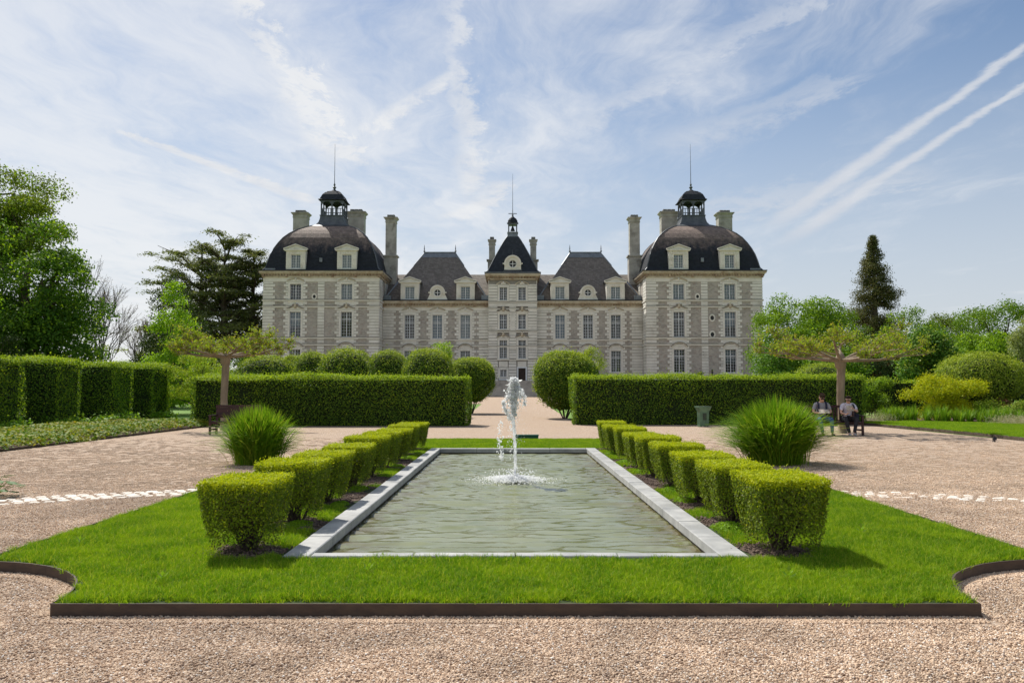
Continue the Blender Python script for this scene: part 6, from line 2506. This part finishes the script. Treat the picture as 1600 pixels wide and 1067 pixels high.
M['white_water'] = water_white()
m_, nt_, b_ = newmat('water_drop')
b_.inputs['Base Color'].default_value = (.95, .96, .97, 1)
b_.inputs['Roughness'].default_value = .1
tr_ = nt_.nodes.new('ShaderNodeBsdfTranslucent')
tr_.inputs['Color'].default_value = (.96, .97, .98, 1)
mx_ = nt_.nodes.new('ShaderNodeMixShader')
mx_.inputs[0].default_value = .75
nt_.links.new(b_.outputs[0], mx_.inputs[1])
nt_.links.new(tr_.outputs[0], mx_.inputs[2])
gl_ = nt_.nodes.new('ShaderNodeBsdfTransparent')
m2_ = nt_.nodes.new('ShaderNodeMixShader')
m2_.inputs[0].default_value = .30
nt_.links.new(mx_.outputs[0], m2_.inputs[1])
nt_.links.new(gl_.outputs[0], m2_.inputs[2])
nt_.links.new(m2_.outputs[0], nt_.nodes['Material Output'].inputs[0])
M['drop'] = m_


def fountain():
    FX, FY, FZ = .045, 13.65, .035
    t = empty('fountain_jet', (FX, FY, FZ), label='single white fountain jet rising from the middle of the pool', cat='fountain')
    MB().lathe(0, 0, [(.035, -.42), (.03, .0), (.022, .03), (.016, .05)], 12).build('nozzle', M['gutter'], t, world=False)
    r_ = np.random.default_rng(11)
    # the column: a narrow rod that breaks up as it climbs
    H = 1.66
    n, k = 90, 14
    vs, fs = [], []
    for i in range(n + 1):
        u = i / n
        z = .02 + u * H * .97
        w = .017 + .010 * u + .050 * max(0, u - .62) / .38
        ox = .012 * math.sin(u * 7) + .02 * max(0, u - .5) * math.sin(u * 19) - .02 * u
        for j in range(k):
            a = 2 * math.pi * j / k
            q = w * (1 + .30 * math.sin(z * 23 + j * 1.7) + r_.normal(0, .16 + .25 * u))
            vs.append((ox + q * math.cos(a), q * math.sin(a), z + r_.normal(0, .004)))
    for i in range(n):
        for j in range(k):
            a, b = i * k + j, i * k + (j + 1) % k
            fs.append((a, b, b + k, a + k))
    m = MB().add(vs, fs)
    m.build('water_column', M['white_water'], t, world=False, smooth=True)
    bm = bmesh.new()
    bmesh.ops.create_icosphere(bm, subdivisions=1, radius=1)
    bv = np.array([v.co[:] for v in bm.verts])
    bf = np.array([[v.index for v in f.verts] for f in bm.faces])
    bm.free()

    def drops(name, C, s, stretch=1.3, mat_='drop'):
        n = len(C)
        sc = s[:, None, None] * (1 + r_.normal(0, .22, (n, len(bv), 1)))
        V = bv[None] * sc * [1, 1, stretch] + C[:, None, :]
        F = bf[None] + (np.arange(n) * len(bv))[:, None, None]
        o = obj(name, npmesh(name, V.reshape(-1, 3), F.reshape(-1, 3), M[mat_], smooth=True), t)
        o['kind'] = 'stuff'
        return o
    # frothy head: clumps of drops along streams, thrown over to both sides
    C, S = [], []
    for i in range(850):
        u = r_.random() ** .7
        z = 1.0 + .66 * u
        w = .028 + .070 * math.sin(math.pi * min(1, (z - .95) / .75)) ** 1.2
        C.append((r_.normal(-.02, w * .62), r_.normal(0, w * .5), z + r_.normal(0, .015)))
        S.append(.005 + .014 * r_.random() ** 2.2)
    def stream(pts, n, sp, s0, s1):
        P = [Vector(p) for p in pts]
        for i in range(n):
            u = r_.random() * (len(P) - 1)
            a = P[int(u)].lerp(P[min(int(u) + 1, len(P) - 1)], u - int(u))
            C.append((a.x + r_.normal(0, sp), a.y + r_.normal(0, sp), a.z + r_.normal(0, sp)))
            S.append(s0 + (s1 - s0) * r_.random() ** 2)
    stream([(.0, 0, 1.60), (.06, .0, 1.50), (.13, .02, 1.42), (.17, .02, 1.30), (.15, .02, 1.22)], 190, .016, .005, .017)
    stream([(-.03, 0, 1.42), (-.12, .0, 1.34), (-.19, .02, 1.26), (-.18, .02, 1.16), (-.12, .0, 1.10), (-.08, 0, .95)], 230, .018, .005, .017)
    stream([(-.05, 0, 1.2), (-.07, 0, 1.0), (-.05, 0, .8)], 80, .018, .004, .012)
    stream([(-.22, 0, .95), (-.25, 0, .75), (-.26, 0, .60), (-.22, 0, .42), (-.20, 0, .34)], 150, .022, .004, .015)
    stream([(-.06, 0, .9), (-.09, 0, .6), (-.05, 0, .45)], 50, .035, .003, .009)
    stream([(.02, 0, 1.1), (.05, 0, .8), (.05, 0, .6)], 45, .03, .003, .008)
    for i in range(230):
        a, q = r_.uniform(0, 6.28), abs(r_.normal(0, .17))
        C.append((q * math.cos(a), q * math.sin(a), r_.uniform(.1, 1.35)))
        S.append(.0025 + .004 * r_.random())
    drops('falling_drops', np.array(C), np.array(S), 1.25)
    # splash ring
    n = 3600
    a = r_.uniform(0, 6.28, n)
    q = np.abs(r_.normal(.0, .22, n)) + .02
    z = np.clip(.070 * (1 - (q / .62) ** 2), 0, 1) * r_.random(n) ** 1.5 + .004
    z += (r_.random(n) < .07) * r_.random(n) ** 1.5 * .14
    C = np.stack([q * 1.12 * np.cos(a) - .02, q * np.sin(a), z], -1)
    drops('splash', C, r_.uniform(.005, .013, n), .8)
    n = 420
    a = r_.uniform(0, 6.28, n)
    q = r_.uniform(.5, .85, n)
    C = np.stack([q * np.cos(a) - .08, q * np.sin(a), r_.random(n) * .03 + .003], -1)
    drops('spray', C, r_.uniform(.002, .006, n), .8)


fountain()


# ================================================================== furniture
M['bench_wood'] = pmat('dark_reddish_wood', (0.075, 0.032, 0.030), (0.045, 0.022, 0.022), 4, .55, .25, 40, .004, stretch=(.4, 3, 3))
M['bin'] = pmat('weathered_green_metal', (0.14, 0.24, 0.15), (0.09, 0.16, 0.10), 4, .6, .2, 30, stain=(0.25, 0.22, 0.14), sscale=3)
M['bin_dark'] = pmat('bin_recess', (0.06, 0.08, 0.055), (0.04, 0.05, 0.04), 4, .8, 0)
M['green_box'] = pmat('dark_green_plastic', (0.008, 0.075, 0.045), (0.012, 0.10, 0.06), 5, .45, .1, 20)


def bench(label, x, y, rz, w, carved=False):
    t = empty('garden_bench', (x, y, 0), rz, label=label, cat='bench', group='dark wooden garden benches')
    W = w / 2

    def part(name, f):
        m = MB()
        f(m)
        return m.build(name, M['bench_wood'], t, world=False)
    for sx in (-1, 1):
        for yy, h in ((-.24, .62), (.27, .92)):
            lx = sx * (W - .04)
            part('leg', lambda m: m.add([(lx - .032, yy - .032, 0), (lx + .032, yy - .032, 0), (lx + .032, yy + .032, 0), (lx - .032, yy + .032, 0),
                                         (lx - .032, yy - .032 + (.07 if h > .8 else 0), h), (lx + .032, yy - .032 + (.07 if h > .8 else 0), h), (lx + .032, yy + .032 + (.07 if h > .8 else 0), h), (lx - .032, yy + .032 + (.07 if h > .8 else 0), h)],
                                        [(0, 3, 2, 1), (4, 5, 6, 7), (0, 1, 5, 4), (1, 2, 6, 5), (2, 3, 7, 6), (3, 0, 4, 7)]))
        part('armrest', lambda m: m.box(sx * (W - .04) - .04, sx * (W - .04) + .04, -.30, .26, .622, .66))
        part('stretcher', lambda m: m.box(sx * (W - .04) - .018, sx * (W - .04) + .018, -.207, .237, .14, .20))
    part('seat_rail', lambda m: m.box(-W + .075, W - .075, -.255, -.225, .36, .42))
    part('seat_rail', lambda m: m.box(-W + .075, W - .075, .255, .285, .36, .42))
    for k in range(6):
        yy = -.25 + k * .085
        part('seat_slat', lambda m: m.box(-W + .01, W - .01, yy - .036, yy + .036, .422, .448))
    part('top_rail', lambda m: m.box(-W + .01, W - .01, .262, .302, .905, .985))
    if carved:
        # solid back board with small pierced holes in two clusters
        holes = []
        for c_ in (-.28, .28):
            for dx, dz in ((-.10, 0), (-.05, .05), (0, 0), (.05, .05), (.10, 0), (-.05, -.05), (.05, -.05)):
                holes.append((c_ + dx - .014, c_ + dx + .014, .78 + dz - .014, .78 + dz + .014))
        def f(m):
            m.wall(-W + .08, W - .08, .55, .90, .262, holes, .03)
            m.wall(-W + .08, W - .08, .55, .90, .292, holes, .001)
        part('back_board', f)
    else:
        n = int(w / .11)
        for k in range(n):
            xx = -W + .12 + (w - .24) * k / (n - 1)
            part('back_slat', lambda m: m.box(xx - .026, xx + .026, .272, .292, .50, .904))
        part('lower_back_rail', lambda m: m.box(-W + .075, W - .075, .262, .302, .45, .499))
    return t


bench('empty dark garden bench with pierced back board, half hidden by a grass clump', -9.35, 28.2, R(-4), 1.6, True)
bench('dark slatted garden bench carrying the two seated readers', 10.72, 27.75, R(4), 1.75)


def bin_():
    t = empty('litter_bin', (7.78, 34.0, 0), R(6), label='square pale green metal litter bin with flared top in front of the hedge', cat='bin')
    m = MB()
    m.frustum(0, 0, .03, .62, .17, .17, .19, .19)
    m.build('body', M['bin'], t, world=False)
    m = MB()
    m.frustum(0, 0, .62, .80, .191, .191, .265, .265)
    m.box(-.275, .275, -.275, .275, .80, .835)
    m.build('flared_top', M['bin'], t, world=False)
    m = MB()
    for a in range(4):
        m.T = Matrix.Rotation(a * math.pi / 2, 4, 'Z')
        for x in (-.12, 0, .12):
            m.box(x - .016, x + .016, -.196, -.168, .06, .61)
        m.box(-.19, .19, -.20, -.17, .03, .07)
    m.T = None
    m.build('slats', M['bin'], t, world=False)
    m = MB()
    m.box(-.075, .075, -.205, -.1905, .28, .56)
    m.build('door_panel', M['bin_dark'], t, world=False)
    m = MB()
    m.box(-.24, .24, -.24, .24, .836, .842)
    m.build('opening', M['bin_dark'], t, world=False)
    m = MB()
    for a in (-1, 1):
        for b in (-1, 1):
            m.box(a * .13 - .025, a * .13 + .025, b * .13 - .025, b * .13 + .025, 0, .03)
    m.build('feet', M['bin_dark'], t, world=False)


bin_()


def green_box():
    t = empty('green_trough', (.43, 24.45, 0), R(0), label='low dark green ribbed box standing behind the far end of the pool lawn', cat='box')
    m = MB().box(-.34, .34, -.12, .12, .02, .165)
    m.build('body', M['green_box'], t, world=False)
    for k in range(9):
        x = -.30 + k * .075
        MB().box(x - .012, x + .012, -.136, -.1205, .025, .155).build('rib', M['green_box'], t, world=False)
    MB().box(-.35, .35, -.14, .14, .1655, .195).build('lid', M['green_box'], t, world=False)
    MB().box(-.30, -.26, -.1, .1, 0, .02).box(.26, .30, -.1, .1, 0, .02).build('feet', M['gutter'], t, world=False)


green_box()

t_ = empty('garden_spotlight', (13.95, 24.2, 0), label='tiny dark garden spotlight on the gravel beside the verge', cat='garden light')
MB().lathe(0, 0, [(.05, 0), (.05, .02), (.02, .03), (.02, .06)], 10).build('base', M['gutter'], t_, world=False)
MB().tube([(0, .03, .075), (0, -.06, .105)], [.035, .05], 10).build('lamp_head', M['gutter'], t_, world=False)


# ================================================================== the two readers
def cmat(name, c1, c2, scale=8, rough=.85):
    M[name] = pmat(name, c1, c2, scale, rough, .25, 30, .004)


cmat('skin', (0.60, 0.37, 0.27), (0.54, 0.32, 0.23), 6, .55)
cmat('lip', (0.42, 0.20, 0.16), (0.38, 0.18, 0.15))
cmat('grey_tee', (0.30, 0.30, 0.34), (0.24, 0.24, 0.28))
cmat('lilac_tee', (0.62, 0.60, 0.70), (0.52, 0.50, 0.60))
cmat('jeans', (0.035, 0.075, 0.19), (0.06, 0.12, 0.26), 12)
cmat('dark_trousers', (0.022, 0.022, 0.026), (0.035, 0.034, 0.038))
cmat('dark_hair', (0.022, 0.014, 0.010), (0.035, 0.022, 0.015))
cmat('brown_hair', (0.085, 0.050, 0.030), (0.05, 0.03, 0.02))
cmat('navy_strap', (0.018, 0.020, 0.045), (0.025, 0.028, 0.055))
cmat('shoe', (0.10, 0.09, 0.085), (0.06, 0.055, 0.05))
cmat('shoe_pale', (0.45, 0.44, 0.43), (0.34, 0.33, 0.32))
cmat('paper_print', (0.30, 0.23, 0.17), (0.52, 0.48, 0.42), 18, .6)
cmat('black_glass', (0.008, 0.008, 0.010), (0.012, 0.012, 0.014), 4, .2)


def skin_mesh(name, pts, edges, radii, sub=2, root=0):
    me = bpy.data.meshes.new(name)
    me.from_pydata([tuple(p) for p in pts], edges, [])
    o = bpy.data.objects.new(name, me)
    COL.objects.link(o)
    sk = o.modifiers.new('skin', 'SKIN')
    sk.use_smooth_shade = True
    if not me.skin_vertices:
        me.attributes  # skin layer is created by the modifier
    lay = me.skin_vertices[0].data if me.skin_vertices else None
    if lay is None:
        bm = bmesh.new()
        bm.from_mesh(me)
        bm.verts.layers.skin.verify()
        bm.to_mesh(me)
        bm.free()
        lay = me.skin_vertices[0].data
    for i, r_ in enumerate(radii):
        lay[i].radius = r_ if isinstance(r_, tuple) else (r_, r_)
        lay[i].use_root = (i == root)
    sb = o.modifiers.new('smooth', 'SUBSURF')
    sb.levels = sub
    sb.render_levels = sub
    dg = bpy.context.evaluated_depsgraph_get()
    out = bpy.data.meshes.new_from_object(o.evaluated_get(dg))
    bpy.data.objects.remove(o)
    out.name = name
    return out


def chain(pts, edges, radii, start, seq):
    """append a chain of (point, radius) from vertex index start; returns last index"""
    prev = start
    for p, r_ in seq:
        pts.append(Vector(p))
        radii.append(r_)
        if prev is not None:
            edges.append((prev, len(pts) - 1))
        prev = len(pts) - 1
    return prev


def hand(pts, edges, radii, wrist, wp, toward, up, side):
    """palm, four fingers bent round a page, thumb from the side of the palm"""
    f, u = Vector(toward).normalized(), Vector(up).normalized()
    s_ = f.cross(u).normalized() * side
    wp = Vector(wp)
    palm = chain(pts, edges, radii, wrist, [(wp + f * .04, (.030, .018)), (wp + f * .085, (.034, .015))])
    for k, (off, L) in enumerate(((-.03, .072), (-.010, .082), (.010, .077), (.03, .060))):
        b = wp + f * .088 + s_ * off
        chain(pts, edges, radii, palm, [(b + f * .012, .0095), (b + f * L * .5 - u * .012, .009), (b + f * L * .85 - u * .034, .0075)])
    chain(pts, edges, radii, palm - 1, [(wp + f * .045 - s_ * .036, .012), (wp + f * .08 - s_ * .046 + u * .012, .010), (wp + f * .105 - s_ * .036 + u * .02, .008)])


def reader(label, x, y, rz, J, tee, trousers, hair, shoe, hair_full, sleeve=.55):
    t = empty('person', (x, y, 0), rz, label=label, cat='person', group=None)
    V3 = Vector
    pts, edges, radii = [], [], []
    pts.append(V3(J['pelvis']))
    radii.append((.145, .115))
    chest = chain(pts, edges, radii, 0, [(J['waist'], (.135, .10)), (J['chest'], (.155, .11)), (J['upchest'], (.12, .085))])
    neck = chain(pts, edges, radii, chest, [(J['neck'], .052)])
    hd = V3(J['head'])
    hf = V3(J['face']).normalized()
    hu = V3(J['crown']).normalized()
    hs = hf.cross(hu).normalized()
    jaw = chain(pts, edges, radii, neck, [(hd - hu * .055 + hf * .012, (.068, .072))])
    sk_ = chain(pts, edges, radii, jaw, [(hd + hu * .01, (.080, .092)), (hd + hu * .062 - hf * .008, (.072, .080))])
    chain(pts, edges, radii, jaw + 1, [(hd + hf * .098 - hu * .008, .013), (hd + hf * .112 - hu * .022, .010)])      # nose
    chain(pts, edges, radii, jaw, [(hd + hf * .075 - hu * .085, .022)])                                                # chin
    for sd in (-1, 1):
        chain(pts, edges, radii, jaw + 1, [(hd + hs * sd * .088 - hu * .005, (.012, .02))])                            # ears
    tee_segs, leg_segs = [], []
    for sd, A in ((-1, J['armL']), (1, J['armR'])):
        s0 = chain(pts, edges, radii, chest, [(A[0], .056)])
        el = chain(pts, edges, radii, s0, [(V3(A[0]).lerp(V3(A[1]), .5), .046), (A[1], .037)])
        wr = chain(pts, edges, radii, el, [(V3(A[1]).lerp(V3(A[2]), .45), .036), (A[2], .024)])
        hand(pts, edges, radii, wr, A[2], V3(A[3]), V3(A[4]), sd)
    for sd, Lg in ((-1, J['legL']), (1, J['legR'])):
        h = chain(pts, edges, radii, 0, [(Lg[0], .088), (V3(Lg[0]).lerp(V3(Lg[1]), .5), .075), (Lg[1], .056)])
        chain(pts, edges, radii, h, [(V3(Lg[1]).lerp(V3(Lg[2]), .4), .052), (Lg[2], .034), (V3(Lg[2]) + V3((0, -.02, -.045)), .032), (Lg[3], .026)])
    obj('body', _m(skin_mesh('body', pts, edges, radii, 2), M['skin']), t)
    # shirt over torso and upper arms
    p, e, r_ = [V3(J['pelvis']) + V3((0, 0, .02))], [], [(.162, .13)]
    c = chain(p, e, r_, 0, [(J['waist'], (.158, .124)), (J['chest'], (.172, .128)), (V3(J['upchest']) + V3((0, 0, .0)), (.130, .095))])
    chain(p, e, r_, c, [(V3(J['upchest']).lerp(V3(J['neck']), .55), .07)])
    for A in (J['armL'], J['armR']):
        chain(p, e, r_, c, [(A[0], .071), (V3(A[0]).lerp(V3(A[1]), sleeve), .062), (V3(A[0]).lerp(V3(A[1]), sleeve + .22), .060)])
    obj('shirt', _m(skin_mesh('shirt', p, e, r_, 2), M[tee]), t)
    p, e, r_ = [V3(J['pelvis']) + V3((0, 0, -.01))], [], [(.158, .128)]
    for Lg in (J['legL'], J['legR']):
        h = chain(p, e, r_, 0, [(Lg[0], .104), (V3(Lg[0]).lerp(V3(Lg[1]), .5), .090), (Lg[1], .072)])
        chain(p, e, r_, h, [(V3(Lg[1]).lerp(V3(Lg[2]), .4), .066), (V3(Lg[1]).lerp(V3(Lg[2]), .88), .056), (V3(Lg[2]) + V3((0, 0, -.012)), .054)])
    obj('trousers', _m(skin_mesh('trousers', p, e, r_, 2), M[trousers]), t)
    for Lg in (J['legL'], J['legR']):
        a, b = V3(Lg[2]), V3(Lg[3])
        p, e, r_ = [a + V3((0, .035, -.045))], [], [(.038, .034)]
        chain(p, e, r_, 0, [(a.lerp(b, .45) + V3((0, 0, -.02)), (.043, .036)), (b + V3((0, 0, .004)), (.045, .028)), (b + (b - a) * V3((1, 1, 0)) * .35, (.034, .022))])
        obj('shoe', _m(skin_mesh('shoe', p, e, r_, 1), M[shoe]), t)
    # hair cap
    p, e, r_ = [hd + hu * .042 - hf * .026], [], [(.084, .086)]
    chain(p, e, r_, 0, [(hd + hu * .085 - hf * .012, (.072, .080))])
    chain(p, e, r_, 0, [(hd - hu * .02 - hf * .045, (.070, .06))])
    chain(p, e, r_, 1, [(hd + hu * .092 + hf * .032, (.04, .026))])
    if hair_full:
        for sd in (-1, 1):
            chain(p, e, r_, 0, [(hd + hs * sd * .07 - hf * .01 - hu * .01, (.032, .05)), (hd + hs * sd * .072 - hu * .06 - hf * .01, (.024, .035))])
    obj('hair', _m(skin_mesh('hair', p, e, r_, 2), M[hair]), t)
    # sunglasses
    g = MB()
    for sd in (-1, 1):
        c = hd + hf * .098 + hu * .016 + hs * sd * .034
        g.add([tuple(c + hs * a + hu * b + hf * d) for d in (0, .008) for a, b in ((-.026, -.012), (.026, -.016), (.028, .016), (-.026, .018))],
              [(0, 1, 2, 3), (7, 6, 5, 4), (0, 4, 5, 1), (1, 5, 6, 2), (2, 6, 7, 3), (3, 7, 4, 0)])
        g.tube([c + hs * sd * .03, hd + hs * sd * .092 + hu * .02], .004, 4)
    g.tube([hd + hf * .104 + hu * .02 - hs * .012, hd + hf * .104 + hu * .02 + hs * .012], .004, 4)
    g.build('sunglasses', M['black_glass'], t, world=False)
    # lips
    MB().tube([hd + hf * .088 - hu * .055 - hs * .02, hd + hf * .094 - hu * .054, hd + hf * .088 - hu * .055 + hs * .02], .0035, 5).build('mouth', M['lip'], t, world=False)
    return t


def _m(me, mat_):
    me.materials.clear()
    me.materials.append(mat_)
    for p in me.polygons:
        p.material_index = 0
    return me


JL = dict(pelvis=(0, .06, .53), waist=(0, .08, .68), chest=(0, .06, .87), upchest=(0, .03, 1.02), neck=(0, -.0, 1.11), head=(.0, -.055, 1.225),
          face=(.05, -.86, -.50), crown=(.02, -.50, .86),
          armL=((-.195, .03, 1.03), (-.285, -.04, .77), (-.14, -.25, .735), (.62, -.62, .12), (.1, .25, .9)),
          armR=((.195, .03, 1.03), (.29, -.03, .77), (.13, -.25, .745), (-.62, -.62, .12), (-.1, .25, .9)),
          legL=((-.10, -.02, .53), (-.17, -.43, .545), (-.10, -.47, .10), (-.11, -.60, .035)),
          legR=((.10, -.02, .53), (.20, -.42, .55), (.23, -.36, .10), (.25, -.49, .035)))
BX, BY = 10.72, 27.75
p1 = reader('person in grey t-shirt, blue jeans and dark backpack straps reading on the bench', BX - .44, BY - .05, R(-6), JL, 'grey_tee', 'jeans', 'brown_hair', 'shoe', False)
JR = dict(pelvis=(0, .04, .53), waist=(.01, .03, .67), chest=(.01, -.01, .85), upchest=(0, -.05, 1.0), neck=(-.01, -.09, 1.075), head=(-.02, -.145, 1.185),
          face=(-.35, -.78, -.52), crown=(-.15, -.5, .84),
          armL=((-.185, -.05, 1.0), (-.265, -.13, .75), (-.16, -.33, .69), (.5, -.55, .35), (.1, .1, .9)),
          armR=((.185, -.05, 1.0), (.265, -.17, .78), (.08, -.34, .86), (-.75, -.35, .35), (.0, .3, .9)),
          legL=((-.10, -.03, .53), (-.20, -.40, .535), (-.10, -.43, .10), (-.12, -.56, .035)),
          legR=((.10, -.03, .53), (.15, -.42, .55), (.05, -.44, .11), (.04, -.57, .04)))
p2 = reader('person in pale lilac t-shirt and black trousers with dark hair reading on the bench', BX + .42, BY - .03, R(-2), JR, 'lilac_tee', 'dark_trousers', 'dark_hair', 'shoe_pale', True)


def strap_mesh(pts, w):
    m = MB()
    P = [Vector(p) for p in pts]
    for i in range(len(P) - 1):
        d = (P[i + 1] - P[i]).normalized()
        m.add([tuple(P[i] + Vector((-w, 0, 0))), tuple(P[i] + Vector((w, 0, 0))), tuple(P[i + 1] + Vector((w, 0, 0))), tuple(P[i + 1] + Vector((-w, 0, 0))),
               tuple(P[i] + Vector((-w, .012, 0))), tuple(P[i] + Vector((w, .012, 0))), tuple(P[i + 1] + Vector((w, .012, 0))), tuple(P[i + 1] + Vector((-w, .012, 0)))],
              [(0, 1, 2, 3), (7, 6, 5, 4), (0, 3, 7, 4), (1, 5, 6, 2)])
    return m


bp = empty('backpack', (BX - .44, BY - .05, 0), R(-6), label='dark backpack worn by the reader in jeans, straps over both shoulders', cat='backpack')
for sd in (-1, 1):
    strap_mesh([(sd * .13, .10, 1.06), (sd * .125, .01, 1.115), (sd * .125, -.095, 1.04), (sd * .125, -.125, .90), (sd * .15, -.10, .74), (sd * .17, .0, .66)], .030).build('strap', M['navy_strap'], bp, world=False)
k_ = MB().frustum(0, .21, .55, 1.0, .15, .045, .13, .04)
k_.frustum(0, .21, 1.0, 1.06, .13, .04, .08, .02)
k_.build('bag_body', M['navy_strap'], bp, world=False)
sb_ = empty('shoulder_bag', (BX + .42, BY - .03, 0), R(-2), label='dark shoulder bag hanging at the side of the reader in black trousers', cat='bag')
strap_mesh([(.12, .06, 1.0), (.12, -.06, 1.085), (.14, -.16, 1.0), (.19, -.15, .85), (.25, -.06, .66)], .028).build('strap', M['navy_strap'], sb_, world=False)
MB().frustum(.30, .02, .452, .72, .05, .12, .04, .10).build('bag_body', M['navy_strap'], sb_, world=False)


def brochure(label, x, y, rz, c, w, h, tilt):
    t = empty('brochure', (x, y, 0), rz, label=label, cat='brochure')
    cz = Vector(c)
    for s_ in (-1, 1):
        m = MB()
        up = Vector((0, math.sin(tilt), math.cos(tilt)))
        a, b = cz, cz + Vector((s_ * w / 2, .035, 0))
        n = Vector((0, -.003, .002))
        vs = [a - up * h / 2, b - up * h / 2, b + up * h / 2, a + up * h / 2]
        m.add([tuple(v) for v in vs] + [tuple(v + n) for v in vs], [(0, 1, 2, 3), (7, 6, 5, 4), (0, 4, 5, 1), (1, 5, 6, 2), (2, 6, 7, 3), (3, 7, 4, 0)])
        m.build('page', M['paper_print'], t, world=False)


brochure('brownish open brochure held low by the reader in jeans', BX - .44, BY - .05, R(-6), (.0, -.34, .80), .34, .20, .9)
brochure('folded leaflet held up by the reader in black trousers', BX + .42, BY - .03, R(-2), (-.05, -.40, .90), .22, .20, .5)
print('verts', sum(len(o.data.vertices) for o in SC.objects if o.type == 'MESH'), 'tris', sum(sum(1 for _ in ()) for o in ()), 'objects', len(SC.objects))
print('TRIS', sum(len(m.polygons) * 2 for m in {o.data for o in SC.objects if o.type == 'MESH'}))
